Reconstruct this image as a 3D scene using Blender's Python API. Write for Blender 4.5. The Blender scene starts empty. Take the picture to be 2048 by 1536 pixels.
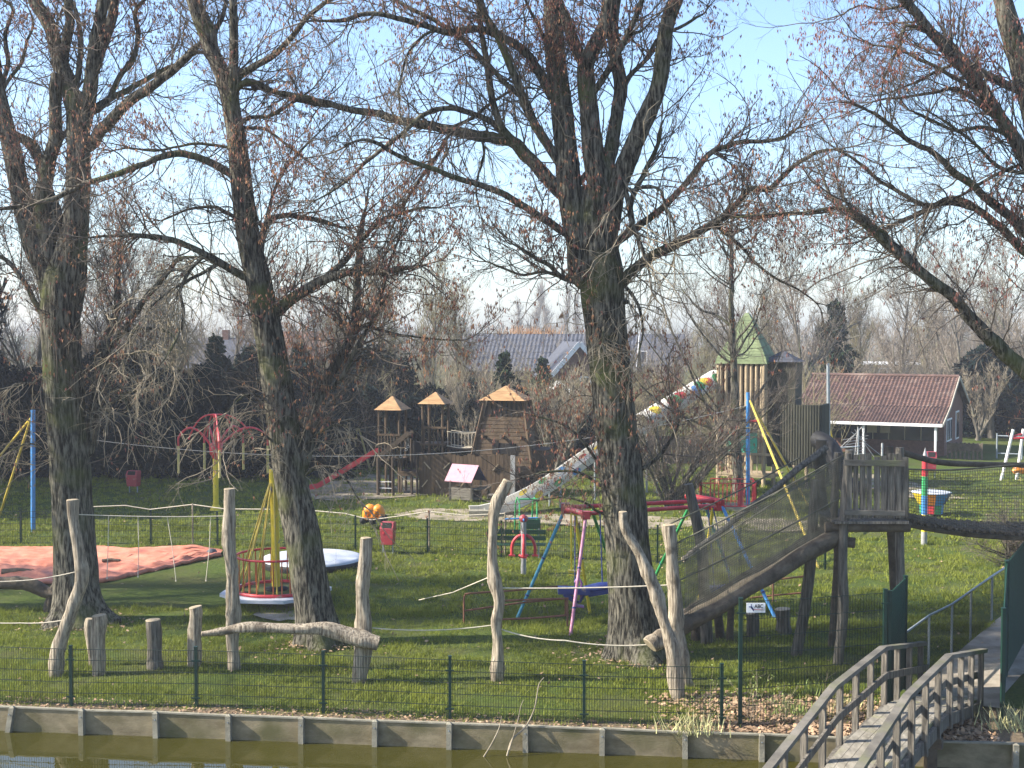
import bpy, math, random
import numpy as np
from mathutils import Vector
PI = math.pi
sc = bpy.context.scene
COL = sc.collection
rng = np.random.default_rng(7)
random.seed(5)

# ---------------------------------------------------------------- camera
F = 2600.0
CAMZ = 7.5
PITCH = math.atan(103 / F)
cp, sp = math.cos(PITCH), math.sin(PITCH)
cd = bpy.data.cameras.new('camera')
cam = bpy.data.objects.new('camera', cd)
COL.objects.link(cam)
cam.location = (0, 0, CAMZ)
cam.rotation_euler = (PI / 2 - PITCH, 0, 0)
cd.sensor_width = 36
cd.lens = F / 2048 * 36
cd.clip_start = 0.5
cd.clip_end = 3000
sc.camera = cam

def P(px, py, Y):
    """point at depth Y seen at photo pixel px,py"""
    u = (px - 1024) / F; v = (py - 768) / F
    t = Y / (cp - v * sp)
    return Vector((u * t, Y, CAMZ + (-sp - v * cp) * t))

def G(px, py, z=0.0):
    """point on the level z seen at photo pixel px,py"""
    u = (px - 1024) / F; v = (py - 768) / F
    t = (z - CAMZ) / (-sp - v * cp)
    return Vector((u * t, (cp - v * sp) * t, z))

# ---------------------------------------------------------------- materials
def nodes(name):
    m = bpy.data.materials.new(name); m.use_nodes = True
    nt = m.node_tree
    b = nt.nodes['Principled BSDF']
    return m, nt, b

def N(nt, typ, **kw):
    n = nt.nodes.new(typ)
    for k, v in kw.items():
        if k in n.inputs.keys() if isinstance(k, str) else False:
            n.inputs[k].default_value = v
        else:
            setattr(n, k, v)
    return n

MATS = {}
def mat(name, col, rough=.75, var=.3, scale=3.0, bump=0.0, bscale=18.0, stretch=(1, 1, 1), metal=0.0, ramp=(.3, .7), col2=None, spec=.3, col3=None, s3=.6, t3=(.52, .68), trans=0.0):
    m, nt, b = nodes(name)
    tc = N(nt, 'ShaderNodeTexCoord')
    mp = N(nt, 'ShaderNodeMapping')
    mp.inputs['Scale'].default_value = stretch
    nt.links.new(tc.outputs['Object'], mp.inputs['Vector'])
    no = N(nt, 'ShaderNodeTexNoise')
    no.inputs['Scale'].default_value = scale; no.inputs['Detail'].default_value = 6; no.inputs['Roughness'].default_value = .65
    nt.links.new(mp.outputs['Vector'], no.inputs['Vector'])
    cr = N(nt, 'ShaderNodeValToRGB')
    cr.color_ramp.elements[0].position = ramp[0]; cr.color_ramp.elements[1].position = ramp[1]
    c1 = tuple(c * (1 - var) for c in col); c2 = col2 if col2 else tuple(min(1, c * (1 + var)) for c in col)
    cr.color_ramp.elements[0].color = (*c1, 1); cr.color_ramp.elements[1].color = (*c2, 1)
    nt.links.new(no.outputs['Fac'], cr.inputs['Fac'])
    out = cr.outputs['Color']
    if col3:
        n3 = N(nt, 'ShaderNodeTexNoise'); n3.inputs['Scale'].default_value = s3; n3.inputs['Detail'].default_value = 4
        nt.links.new(tc.outputs['Object'], n3.inputs['Vector'])
        r3 = N(nt, 'ShaderNodeValToRGB'); r3.color_ramp.elements[0].position = t3[0]; r3.color_ramp.elements[1].position = t3[1]
        nt.links.new(n3.outputs['Fac'], r3.inputs['Fac'])
        mx = N(nt, 'ShaderNodeMix', data_type='RGBA')
        nt.links.new(r3.outputs['Color'], mx.inputs['Factor']); nt.links.new(out, mx.inputs['A']); mx.inputs['B'].default_value = (*col3, 1)
        out = mx.outputs['Result']
    nt.links.new(out, b.inputs['Base Color'])
    b.inputs['Roughness'].default_value = rough; b.inputs['Metallic'].default_value = metal
    b.inputs['Specular IOR Level'].default_value = spec
    if trans:
        b.inputs['Transmission Weight'].default_value = trans
    if bump:
        nb = N(nt, 'ShaderNodeTexNoise'); nb.inputs['Scale'].default_value = bscale; nb.inputs['Detail'].default_value = 8; nb.inputs['Roughness'].default_value = .7
        nt.links.new(mp.outputs['Vector'], nb.inputs['Vector'])
        bp = N(nt, 'ShaderNodeBump'); bp.inputs['Strength'].default_value = bump; bp.inputs['Distance'].default_value = .05
        nt.links.new(nb.outputs['Fac'], bp.inputs['Height']); nt.links.new(bp.outputs['Normal'], b.inputs['Normal'])
    MATS[name] = m
    return m

mat('bark', (.030, .027, .020), .9, .4, 17, 1.0, 17, (1, 1, .16), col2=(.185, .168, .128), col3=(.095, .105, .035), s3=.9, t3=(.52, .72), ramp=(.42, .60), spec=.1)
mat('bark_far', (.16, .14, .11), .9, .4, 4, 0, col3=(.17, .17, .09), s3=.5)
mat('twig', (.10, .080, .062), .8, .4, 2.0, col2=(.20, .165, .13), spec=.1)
mat('twig_pale', (.24, .20, .14), .8, .35, 2.0, col2=(.36, .305, .22), spec=.1)  # paler twig colour, carries the sunlit tone of the hanging twigs
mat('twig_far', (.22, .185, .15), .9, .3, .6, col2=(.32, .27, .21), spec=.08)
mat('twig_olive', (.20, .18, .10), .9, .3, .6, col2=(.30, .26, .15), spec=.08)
mat('catkin_red', (.17, .060, .048), .7, .4, 3, col2=(.25, .095, .07))
mat('catkin_tan', (.36, .18, .085), .7, .3, 3)
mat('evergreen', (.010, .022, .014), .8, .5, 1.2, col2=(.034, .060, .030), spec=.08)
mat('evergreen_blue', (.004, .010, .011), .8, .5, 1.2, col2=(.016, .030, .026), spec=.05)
mat('pale_wood', (.15, .115, .075), .8, .35, 22, 1.0, 22, (1, 1, .07), col2=(.44, .37, .27), col3=(.12, .095, .065), s3=2.6, t3=(.58, .70), ramp=(.36, .60))
mat('end_grain', (.36, .29, .19), .85, .3, 14)
mat('grey_wood', (.075, .066, .052), .85, .4, 18, .8, 20, (1, 1, .08), col2=(.215, .19, .15), ramp=(.35, .65))
mat('grey_wood_h', (.11, .10, .082), .85, .35, 6, .5, 16, (.3, .3, 1), col2=(.20, .18, .145), col3=(.13, .13, .07), s3=1.2)
mat('deck_wood', (.20, .18, .14), .85, .3, 7, .5, 16, (1, .4, 1), col2=(.33, .30, .24), col3=(.20, .19, .09), s3=1.5)
mat('dark_log', (.085, .065, .045), .9, .4, 4, .8, 14, col2=(.15, .12, .085))
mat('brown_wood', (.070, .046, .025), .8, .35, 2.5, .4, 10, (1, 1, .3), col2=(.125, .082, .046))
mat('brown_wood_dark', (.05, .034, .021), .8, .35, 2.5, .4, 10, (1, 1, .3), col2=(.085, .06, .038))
mat('fort_roof', (.36, .20, .085), .75, .3, 5, .3, 10, (.3, .3, 2), col2=(.50, .31, .15))
mat('green_roof', (.14, .185, .085), .75, .3, 2, .3, 10, col2=(.205, .25, .125))
mat('log_tan', (.34, .26, .16), .8, .4, 2, .4, 10, (1, 1, .2), col2=(.46, .36, .23))
mat('log_dark_green', (.030, .034, .022), .8, .35, 2, .4, 10, (1, 1, .2), col2=(.062, .060, .04))
def paint(name, c, rough=.45, wear=(.25, .2, .15)):
    mat(name, c, rough, .18, 5, .12, 30, col3=wear, s3=5, t3=(.60, .72), spec=.45)
paint('paint_blue', (.05, .22, .50)); paint('paint_navy', (.02, .035, .16)); paint('paint_red', (.50, .035, .045))
paint('paint_pink', (.48, .20, .30)); paint('paint_yellow', (.66, .50, .03)); paint('paint_green', (.04, .30, .10))
paint('paint_darkred', (.34, .04, .05)); paint('paint_teal', (.06, .40, .26)); paint('paint_white', (.78, .77, .74), .5, (.55, .53, .5))
paint('paint_orange', (.80, .26, .02)); paint('paint_purple', (.24, .09, .28)); paint('paint_cyan', (.04, .25, .36))
paint('paint_rust', (.42, .11, .035)); paint('paint_mast_yellow', (.50, .37, .05)); paint('paint_oldyellow', (.48, .40, .14)); paint('pink_roof', (.40, .20, .24), .6, (.3, .13, .16)); paint('paint_grey', (.30, .30, .29))
mat('rust', (.20, .085, .045), .7, .35, 8, .2, 30, col2=(.27, .12, .07))
mat('fence_green', (.005, .028, .018), .5, .2, 3, spec=.4)
mat('fence_wire', (.006, .014, .010), .55, .2, 3)
mat('screen_green', (.008, .042, .024), .6, .25, 2, .3, 40, col2=(.014, .065, .036))
mat('galvanised', (.26, .29, .30), .5, .2, 5, metal=.25)
mat('steel', (.50, .50, .49), .45, .15, 5, metal=.3)
mat('rope', (.52, .46, .35), .9, .2, 20)
mat('cable', (.36, .35, .33), .6, .2, 10)
mat('net', (.10, .092, .062), .9, .3, 4, col2=(.17, .16, .115))
mat('net_dark', (.045, .042, .03), .9, .3, 4)
mat('rubber', (.015, .015, .016), .7, .2, 6)
mat('concrete', (.175, .138, .072), .9, .35, 2.2, .3, 30, (.8, .8, 1.6), col2=(.29, .24, .145), col3=(.10, .092, .035), s3=1.3, t3=(.48, .72))
mat('concrete_post', (.22, .20, .145), .9, .25, 4, .3, 30, col2=(.32, .295, .22))
mat('sand', (.24, .195, .13), .95, .3, 1.5, .5, 30, col2=(.36, .30, .215), col3=(.085, .085, .03), s3=1.3, t3=(.50, .68))
mat('path_dirt', (.30, .255, .20), .95, .25, 2.0, .4, 30, col2=(.40, .35, .275), col3=(.19, .16, .11), s3=1.2)
mat('tarp', (.48, .15, .08), .6, .25, 1.8, .5, 5, (1, 2.5, 1), col2=(.68, .28, .185), col3=(.30, .10, .07), s3=1.1, t3=(.58, .74))
mat('slide_white', (.58, .55, .47), .45, .06, 2)
mat('trampoline_white', (.50, .52, .55), .5, .12, 1.6, .1, 8)
mat('brick', (.17, .09, .065), .85, .3, 6, .2, 30)
mat('brick_red', (.32, .13, .08), .85, .3, 6)
mat('wall_beige', (.42, .37, .29), .85, .2, 2)
mat('slate', (.055, .06, .075), .8, .25, 4, .2, 10, col2=(.095, .10, .12))
mat('white_trim', (.76, .75, .72), .6, .08, 3)
mat('glass_dark', (.03, .035, .045), .1, .2, 1, spec=.6)
mat('dark_inside', (.02, .018, .016), .9, .3, 2)  # near-black, the shade inside openings is put into this colour
mat('leaf_brown', (.30, .18, .095), .85, .5, 2.5, col2=(.50, .34, .21))
mat('reed', (.45, .40, .20), .8, .3, 3, col2=(.55, .55, .26))
mat('reed_green', (.16, .24, .05), .7, .3, 3, col2=(.28, .34, .10))
mat('far_wood', (.18, .155, .13), .95, .3, .05, col2=(.26, .23, .2))
mat('willow_orange', (.42, .22, .09), .9, .3, .5)
mat('moss_patch', (.10, .11, .03), .9, .4, 3)

def tile_mat():
    m, nt, b = nodes('roof_tiles')
    tc = N(nt, 'ShaderNodeTexCoord')
    vo = N(nt, 'ShaderNodeTexVoronoi'); vo.inputs['Scale'].default_value = 3.2
    nt.links.new(tc.outputs['Object'], vo.inputs['Vector'])
    cr = N(nt, 'ShaderNodeValToRGB'); e = cr.color_ramp.elements
    e[0].color = (.065, .036, .028, 1); e[1].color = (.15, .083, .062, 1)
    nt.links.new(vo.outputs['Color'], cr.inputs['Fac'])
    no = N(nt, 'ShaderNodeTexNoise'); no.inputs['Scale'].default_value = .9; no.inputs['Detail'].default_value = 5
    nt.links.new(tc.outputs['Object'], no.inputs['Vector'])
    mx = N(nt, 'ShaderNodeMix', data_type='RGBA'); mx.inputs['B'].default_value = (.25, .185, .145, 1)
    r = N(nt, 'ShaderNodeValToRGB'); r.color_ramp.elements[0].position = .55; r.color_ramp.elements[1].position = .85
    nt.links.new(no.outputs['Fac'], r.inputs['Fac']); nt.links.new(r.outputs['Color'], mx.inputs['Factor']); nt.links.new(cr.outputs['Color'], mx.inputs['A'])
    nt.links.new(mx.outputs['Result'], b.inputs['Base Color']); b.inputs['Roughness'].default_value = .75
    MATS['roof_tiles'] = m
tile_mat()

def lawn_mat():
    m, nt, b = nodes('lawn')
    tc = N(nt, 'ShaderNodeTexCoord')
    def noise(s, d=6, rgh=.6, st=(1, 1, 1)):
        mp = N(nt, 'ShaderNodeMapping'); mp.inputs['Scale'].default_value = st
        nt.links.new(tc.outputs['Object'], mp.inputs['Vector'])
        n = N(nt, 'ShaderNodeTexNoise'); n.inputs['Scale'].default_value = s; n.inputs['Detail'].default_value = d; n.inputs['Roughness'].default_value = rgh
        nt.links.new(mp.outputs['Vector'], n.inputs['Vector']); return n.outputs['Fac']
    def ramp(f, p0, p1, c0, c1):
        r = N(nt, 'ShaderNodeValToRGB'); e = r.color_ramp.elements
        e[0].position = p0; e[1].position = p1; e[0].color = (*c0, 1); e[1].color = (*c1, 1)
        nt.links.new(f, r.inputs['Fac']); return r.outputs['Color']
    def mix(fac, a, bb):
        x = N(nt, 'ShaderNodeMix', data_type='RGBA')
        nt.links.new(fac, x.inputs['Factor'])
        for s, v in (('A', a), ('B', bb)):
            if isinstance(v, tuple): x.inputs[s].default_value = (*v, 1)
            else: nt.links.new(v, x.inputs[s])
        return x.outputs['Result']
    c = ramp(noise(9, 8, .75), .3, .7, (.030, .048, .010), (.10, .135, .024))
    c2 = ramp(noise(.45, 5), .42, .68, (0, 0, 0), (1, 1, 1))
    c = mix(c2, c, ramp(noise(12, 8, .8), .3, .7, (.05, .055, .016), (.125, .125, .042)))
    dirt = ramp(noise(.9, 7, .7), .66, .76, (0, 0, 0), (.75, .75, .75))
    c = mix(dirt, c, (.13, .10, .06))
    # bare earth strip along the wall
    at = N(nt, 'ShaderNodeAttribute', attribute_name='earth')
    ne = noise(2.6, 7, .75)
    ma = N(nt, 'ShaderNodeMath', operation='ADD'); nt.links.new(at.outputs['Fac'], ma.inputs[0]); nt.links.new(ne, ma.inputs[1])
    ed = ramp(ma.outputs[0], .95, 1.12, (0, 0, 0), (1, 1, 1))
    ec = ramp(noise(14, 8, .8), .3, .7, (.075, .055, .035), (.24, .185, .12))
    c = mix(ed, c, ec)
    nt.links.new(c, b.inputs['Base Color'])
    b.inputs['Roughness'].default_value = .95; b.inputs['Specular IOR Level'].default_value = .1
    bp = N(nt, 'ShaderNodeBump'); bp.inputs['Strength'].default_value = .9; bp.inputs['Distance'].default_value = .06
    nt.links.new(noise(7, 9, .8), bp.inputs['Height']); nt.links.new(bp.outputs['Normal'], b.inputs['Normal'])
    MATS['lawn'] = m
lawn_mat()

def grass_mat():
    m, nt, b = nodes('grass_blades')
    g = N(nt, 'ShaderNodeNewGeometry')
    tc = N(nt, 'ShaderNodeTexCoord')
    cr = N(nt, 'ShaderNodeValToRGB'); e = cr.color_ramp.elements
    e[0].color = (.085, .118, .013, 1); e[1].color = (.30, .325, .045, 1)
    no = N(nt, 'ShaderNodeTexNoise'); no.inputs['Scale'].default_value = .7; no.inputs['Detail'].default_value = 4
    nt.links.new(tc.outputs['Object'], no.inputs['Vector'])
    ma = N(nt, 'ShaderNodeMath', operation='MULTIPLY_ADD'); ma.inputs[1].default_value = .5
    nt.links.new(g.outputs['Random Per Island'], ma.inputs[0])
    mb = N(nt, 'ShaderNodeMath', operation='SUBTRACT'); mb.inputs[1].default_value = .25
    nt.links.new(no.outputs['Fac'], mb.inputs[0]); nt.links.new(mb.outputs[0], ma.inputs[2])
    nt.links.new(ma.outputs[0], cr.inputs['Fac']); nt.links.new(cr.outputs['Color'], b.inputs['Base Color'])
    b.inputs['Roughness'].default_value = .7; b.inputs['Specular IOR Level'].default_value = .25
    tr = N(nt, 'ShaderNodeBsdfTranslucent'); nt.links.new(cr.outputs['Color'], tr.inputs['Color'])
    ms = N(nt, 'ShaderNodeMixShader'); ms.inputs['Fac'].default_value = .3
    nt.links.new(b.outputs[0], ms.inputs[1]); nt.links.new(tr.outputs[0], ms.inputs[2])
    nt.links.new(ms.outputs[0], nt.nodes['Material Output'].inputs['Surface'])
    MATS['grass_blades'] = m
grass_mat()

def water_mat():
    m, nt, b = nodes('pond_water')
    b.inputs['Base Color'].default_value = (.038, .035, .004, 1)
    b.inputs['Roughness'].default_value = .03; b.inputs['IOR'].default_value = 1.42; b.inputs['Specular IOR Level'].default_value = .6
    tc = N(nt, 'ShaderNodeTexCoord')
    mp = N(nt, 'ShaderNodeMapping'); mp.inputs['Scale'].default_value = (1, .45, 1)
    nt.links.new(tc.outputs['Object'], mp.inputs['Vector'])
    no = N(nt, 'ShaderNodeTexNoise'); no.inputs['Scale'].default_value = 3.2; no.inputs['Detail'].default_value = 3
    nt.links.new(mp.outputs['Vector'], no.inputs['Vector'])
    bp = N(nt, 'ShaderNodeBump'); bp.inputs['Strength'].default_value = .02; bp.inputs['Distance'].default_value = .1
    nt.links.new(no.outputs['Fac'], bp.inputs['Height']); nt.links.new(bp.outputs['Normal'], b.inputs['Normal'])
    MATS['pond_water'] = m
water_mat()

# ---------------------------------------------------------------- object helpers
def tag(o, label=None, cat=None, group=None, kind=None):
    if label: o['label'] = label
    if cat: o['category'] = cat
    if group: o['group'] = group
    if kind: o['kind'] = kind
    return o

def thing(name, label, cat, loc=(0, 0, 0), group=None, rz=0.0):
    o = bpy.data.objects.new(name, None); COL.objects.link(o)
    o.location = loc; o.rotation_euler = (0, 0, rz); o.empty_display_size = .2
    return tag(o, label, cat, group)

def rootloc(p):
    while p.parent: p = p.parent
    return Vector(p.location)

def copy_tree(o, parent=None):
    c = o.copy(); COL.objects.link(c)
    if parent: c.parent = parent
    for ch in list(o.children): copy_tree(ch, c)
    return c

def norm(a):
    return a / np.maximum(np.linalg.norm(a, axis=-1, keepdims=True), 1e-9)

class MB:
    """collects shapes, links them as one mesh object"""
    def __init__(s): s.v = []; s.f = []; s.m = []; s.n = 0; s.mi = 0; s.sm = []
    def add(s, v, f, smooth=False):
        v = np.asarray(v, float).reshape(-1, 3)
        s.v.append(v)
        for q in f:
            s.f.append([i + s.n for i in q]); s.m.append(s.mi); s.sm.append(smooth)
        s.n += len(v); return s
    def hexa(s, c):  # 8 corners: bottom 4 ccw, top 4 ccw
        return s.add(c, [(3, 2, 1, 0), (4, 5, 6, 7), (0, 1, 5, 4), (1, 2, 6, 5), (2, 3, 7, 6), (3, 0, 4, 7)])
    def box(s, c, d, rz=0.0, tilt=0.0):
        c = np.asarray(c, float); hx, hy, hz = d[0] / 2, d[1] / 2, d[2] / 2
        p = np.array([(-hx, -hy, -hz), (hx, -hy, -hz), (hx, hy, -hz), (-hx, hy, -hz), (-hx, -hy, hz), (hx, -hy, hz), (hx, hy, hz), (-hx, hy, hz)])
        if tilt:
            ct, st = math.cos(tilt), math.sin(tilt); p = p @ np.array([(ct, 0, -st), (0, 1, 0), (st, 0, ct)])
        cr, sr = math.cos(rz), math.sin(rz)
        p = p @ np.array([(cr, sr, 0), (-sr, cr, 0), (0, 0, 1)])
        return s.hexa(p + c)
    def beam(s, a, b, w, h, up=(0, 0, 1)):
        a = np.asarray(a, float); b = np.asarray(b, float); t = b - a; t = t / np.linalg.norm(t)
        u = np.asarray(up, float); x = np.cross(t, u); x /= max(np.linalg.norm(x), 1e-9); y = np.cross(x, t)
        q = [(-w / 2, -h / 2), (w / 2, -h / 2), (w / 2, h / 2), (-w / 2, h / 2)]
        return s.hexa([a + x * i + y * j for i, j in q] + [b + x * i + y * j for i, j in q])
    def tube(s, pts, r, n=8, cap=True, smooth=True, rough=0.0, seed=0):
        p = np.asarray(pts, float); k = len(p)
        r = np.full(k, float(r)) if np.isscalar(r) else np.asarray(r, float)
        t = norm(np.gradient(p, axis=0))
        u = np.cross(t[0], (0, 0, 1) if abs(t[0][2]) < .9 else (1, 0, 0)); u /= np.linalg.norm(u)
        vs = []; rr = np.random.default_rng(seed + k)
        a = np.arange(n) * 2 * PI / n
        ph = rr.uniform(0, 6.28, 4)
        for i in range(k):
            u = u - t[i] * np.dot(u, t[i]); u /= np.linalg.norm(u); w = np.cross(t[i], u)
            ra = r[i] * np.ones(n)
            if rough:
                ra = ra * (1 + rough * (np.sin(2 * a + ph[0] + i * .35) + .7 * np.sin(5 * a + ph[1] + .5 * math.sin(i * .4)) + .6 * np.sin(3 * a - i * .5 + ph[2])))
            vs.append(p[i] + np.outer(np.cos(a) * ra, u) + np.outer(np.sin(a) * ra, w))
        f = [(i * n + j, i * n + (j + 1) % n, (i + 1) * n + (j + 1) % n, (i + 1) * n + j) for i in range(k - 1) for j in range(n)]
        s.add(np.concatenate(vs), f, smooth)
        if cap:
            s.add(vs[0], [list(range(n))[::-1]]); s.add(vs[-1], [list(range(n))])
        return s
    def bar(s, a, b, r, n=8): return s.tube([a, b], r, n)
    def lathe(s, c, prof, n=16, axis=None, smooth=True):
        c = np.asarray(c, float); a = np.arange(n) * 2 * PI / n; vs = []
        for r, z in prof: vs.append(np.stack([np.cos(a) * r, np.sin(a) * r, np.full(n, z)], 1))
        v = np.concatenate(vs) + c; k = len(prof)
        f = [(i * n + j, i * n + (j + 1) % n, (i + 1) * n + (j + 1) % n, (i + 1) * n + j) for i in range(k - 1) for j in range(n)]
        s.add(v, f, smooth)
        if prof[0][0] > 1e-4: s.add(vs[0] + c, [list(range(n))[::-1]])
        if prof[-1][0] > 1e-4: s.add(vs[-1] + c, [list(range(n))])
        return s
    def prism(s, poly, ext):
        """planar polygon (3d points) extruded by vector ext"""
        a = np.asarray(poly, float); b = a + np.asarray(ext, float); n = len(a)
        return s.add(np.concatenate([a, b]), [list(range(n))[::-1], list(range(n, 2 * n))] + [(i, (i + 1) % n, n + (i + 1) % n, n + i) for i in range(n)])
    def build(s, name, mats, parent=None, loc=None):
        me = bpy.data.meshes.new(name)
        off = rootloc(parent) if parent else Vector(loc if loc is not None else (0, 0, 0))
        v = np.concatenate(s.v) - np.array(off)
        me.from_pydata(v.tolist(), [], s.f)
        if isinstance(mats, str): mats = [mats]
        for m in mats: me.materials.append(MATS[m])
        me.polygons.foreach_set('material_index', s.m); me.polygons.foreach_set('use_smooth', s.sm)
        me.update()
        o = bpy.data.objects.new(name, me); COL.objects.link(o)
        if parent: o.parent = parent
        else: o.location = off
        return o

class NP:
    """numpy mesh collector for heavy meshes (tris and quads)"""
    def __init__(s): s.v = []; s.q = []; s.t = []; s.n = 0; s.qm = []; s.tm = []
    def quads(s, v, q, mi=0):
        s.v.append(v); s.q.append(q + s.n); s.qm.append(np.full(len(q), mi)); s.n += len(v)
    def tris(s, v, t, mi=0):
        s.v.append(v); s.t.append(t + s.n); s.tm.append(np.full(len(t), mi)); s.n += len(v)
    def build(s, name, mats, parent=None, loc=None, smooth=True, world=True):
        me = bpy.data.meshes.new(name)
        off = rootloc(parent) if parent else Vector(loc if loc is not None else (0, 0, 0))
        v = np.concatenate(s.v)
        if world: v = v - np.array(off)
        q = np.concatenate(s.q) if s.q else np.zeros((0, 4), int); t = np.concatenate(s.t) if s.t else np.zeros((0, 3), int)
        me.vertices.add(len(v)); me.vertices.foreach_set('co', v.astype(np.float32).ravel())
        li = np.concatenate([q.ravel(), t.ravel()]); nf = len(q) + len(t)
        me.loops.add(len(li)); me.loops.foreach_set('vertex_index', li.astype(np.int32))
        me.polygons.add(nf)
        st = np.concatenate([np.arange(len(q)) * 4, len(q) * 4 + np.arange(len(t)) * 3])
        me.polygons.foreach_set('loop_start', st.astype(np.int32))
        mi = np.concatenate((s.qm or [np.zeros(0, int)]) + (s.tm or []))
        for m in ([mats] if isinstance(mats, str) else mats): me.materials.append(MATS[m])
        me.polygons.foreach_set('material_index', mi.astype(np.int32))
        me.polygons.foreach_set('use_smooth', np.full(nf, smooth))
        me.update(calc_edges=True); me.validate()
        o = bpy.data.objects.new(name, me); COL.objects.link(o)
        if parent: o.parent = parent
        else: o.location = off
        return o

def batch_tubes(npm, pts, rad, n=3, mi=0):
    """pts (N,K,3) rad (N,K) -> open tubes"""
    Nn, K, _ = pts.shape
    if Nn == 0: return
    t = norm(np.gradient(pts, axis=1))
    ref = norm(np.random.default_rng(3).normal(size=(Nn, 1, 3)))
    u = norm(np.cross(t, ref)); w = np.cross(t, u)
    a = np.arange(n) * 2 * PI / n
    v = pts[:, :, None, :] + rad[:, :, None, None] * (np.cos(a)[None, None, :, None] * u[:, :, None, :] + np.sin(a)[None, None, :, None] * w[:, :, None, :])
    base = (np.arange(Nn) * K * n)[:, None, None]
    k = np.arange(K - 1)[None, :, None] * n; j = np.arange(n)[None, None, :]; j2 = (j + 1) % n
    q = np.stack([base + k + j, base + k + j2, base + k + n + j2, base + k + n + j], -1).reshape(-1, 4)
    npm.quads(v.reshape(-1, 3), q, mi)

# ---------------------------------------------------------------- growing bare trees
def kick(r, D, a0, a1, up=0.0):
    p = norm(np.cross(D, norm(r.normal(size=D.shape))))
    a = r.uniform(a0, a1, (len(D), 1))
    d = D * np.cos(a) + p * np.sin(a); d[:, 2] += up
    return norm(d)

def grow(r, S, D, L, K, wob, bend):
    """polylines from starts S, directions D, lengths L; bend pulls z per step (array or number)"""
    pts = [S]; d = D.copy(); p = S.copy()
    for k in range(K):
        d = d + r.normal(size=d.shape) * wob; d[:, 2] += bend
        d = norm(d); p = p + d * (L / K)[:, None]; pts.append(p)
    return np.stack(pts, 1)

def spawn(r, pts, rad, cnt, lo=.15, hi=1.0):
    """choose cnt places on each polyline: position, tangent, radius"""
    Nn, K, _ = pts.shape
    idx = np.repeat(np.arange(Nn), cnt); t = r.uniform(lo, hi, len(idx)) * (K - 1)
    k = np.minimum(t.astype(int), K - 2); f = (t - k)[:, None]
    a = pts[idx, k]; b = pts[idx, k + 1]
    R = rad[idx, k] * (1 - f[:, 0]) + rad[idx, k + 1] * f[:, 0]
    return a * (1 - f) + b * f, norm(b - a), R

def taper(R, K, end=.35):
    return R[:, None] * np.linspace(1, end, K + 1)[None, :]

def catkins(r, npm, tips, L0=.06, L1=.11, w=.0105, red=.7, mode=None):
    n = len(tips)
    if n == 0: return
    L = r.uniform(L0, L1, n); d = norm(np.stack([r.normal(0, .22, n), r.normal(0, .22, n), -np.ones(n)], 1))
    wv = w * r.uniform(.7, 1.3, n)
    u = norm(np.cross(d, norm(r.normal(size=(n, 3))))); x = np.cross(d, u)
    tip = tips + d * L[:, None]; mid = tips + d * (L * .45)[:, None]
    V = np.stack([tips, mid + u * wv[:, None], mid + x * wv[:, None], mid - u * wv[:, None], mid - x * wv[:, None], tip], 1)
    T = np.array([(0, 1, 2), (0, 2, 3), (0, 3, 4), (0, 4, 1), (5, 2, 1), (5, 3, 2), (5, 4, 3), (5, 1, 4)])
    isr = r.random(n) < red
    for mi, sel in ((0, isr), (1, ~isr)):
        if sel.any():
            v = V[sel]; t = (np.arange(len(v)) * 6)[:, None, None] + T[None]
            npm.tris(v.reshape(-1, 3), t.reshape(-1, 3), mi)

def resample(p, r, step):
    """catmull-rom through p with radii r, about one point per step metres"""
    p = np.asarray(p, float); r = np.asarray(r, float)
    q = np.concatenate([[2 * p[0] - p[1]], p, [2 * p[-1] - p[-2]]])
    out = []; ro = []
    for i in range(len(p) - 1):
        a, b, c, d = q[i:i + 4]; n = max(2, int(np.linalg.norm(c - b) / step))
        for k in range(n):
            t = k / n
            out.append(.5 * (2 * b + (c - a) * t + (2 * a - 5 * b + 4 * c - d) * t * t + (3 * b - a - 3 * c + d) * t ** 3))
            ro.append(r[i] * (1 - t) + r[i + 1] * t)
    out.append(p[-1]); ro.append(r[-1])
    return np.array(out), np.array(ro)

def bark_tube(npm, r, p, rad, n, ridge=.035, flare=None, mi=0):
    k = len(p); t = norm(np.gradient(p, axis=0))
    u = np.cross(t[0], (0, 1, 0)) if abs(t[0][1]) < .9 else np.cross(t[0], (1, 0, 0)); u = u / np.linalg.norm(u)
    a = np.arange(n) * 2 * PI / n; vs = np.zeros((k, n, 3)); ph = r.uniform(0, 6.28, 6)
    s = np.concatenate([[0], np.cumsum(np.linalg.norm(np.diff(p, axis=0), axis=1))])
    for i in range(k):
        u = u - t[i] * np.dot(u, t[i]); u /= np.linalg.norm(u); w = np.cross(t[i], u)
        m = 1 + ridge * (np.sin(9 * a + ph[0] + 1.3 * math.sin(s[i] * 1.7 + ph[1])) + .8 * np.sin(14 * a + ph[2] + 1.8 * math.sin(s[i] * 2.3 + ph[3])) + .8 * np.sin(3 * a + ph[4] + s[i] * .6) + .5 * np.sin(5 * s[i] + ph[5] + 2 * a))
        if flare:
            z = max(0, p[i][2]); m = m * (1 + flare * math.exp(-z / .38) * (1 + .45 * np.cos(5 * a + ph[1]) + .3 * np.cos(3 * a + ph[2])))
        rr = rad[i] * m
        vs[i] = p[i] + np.outer(np.cos(a) * rr, u) + np.outer(np.sin(a) * rr, w)
    kk = np.arange(k - 1)[:, None] * n; j = np.arange(n)[None]; j2 = (j + 1) % n
    npm.quads(vs.reshape(-1, 3), np.stack([kk + j, kk + j2, kk + n + j2, kk + n + j], -1).reshape(-1, 4), mi)

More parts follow.
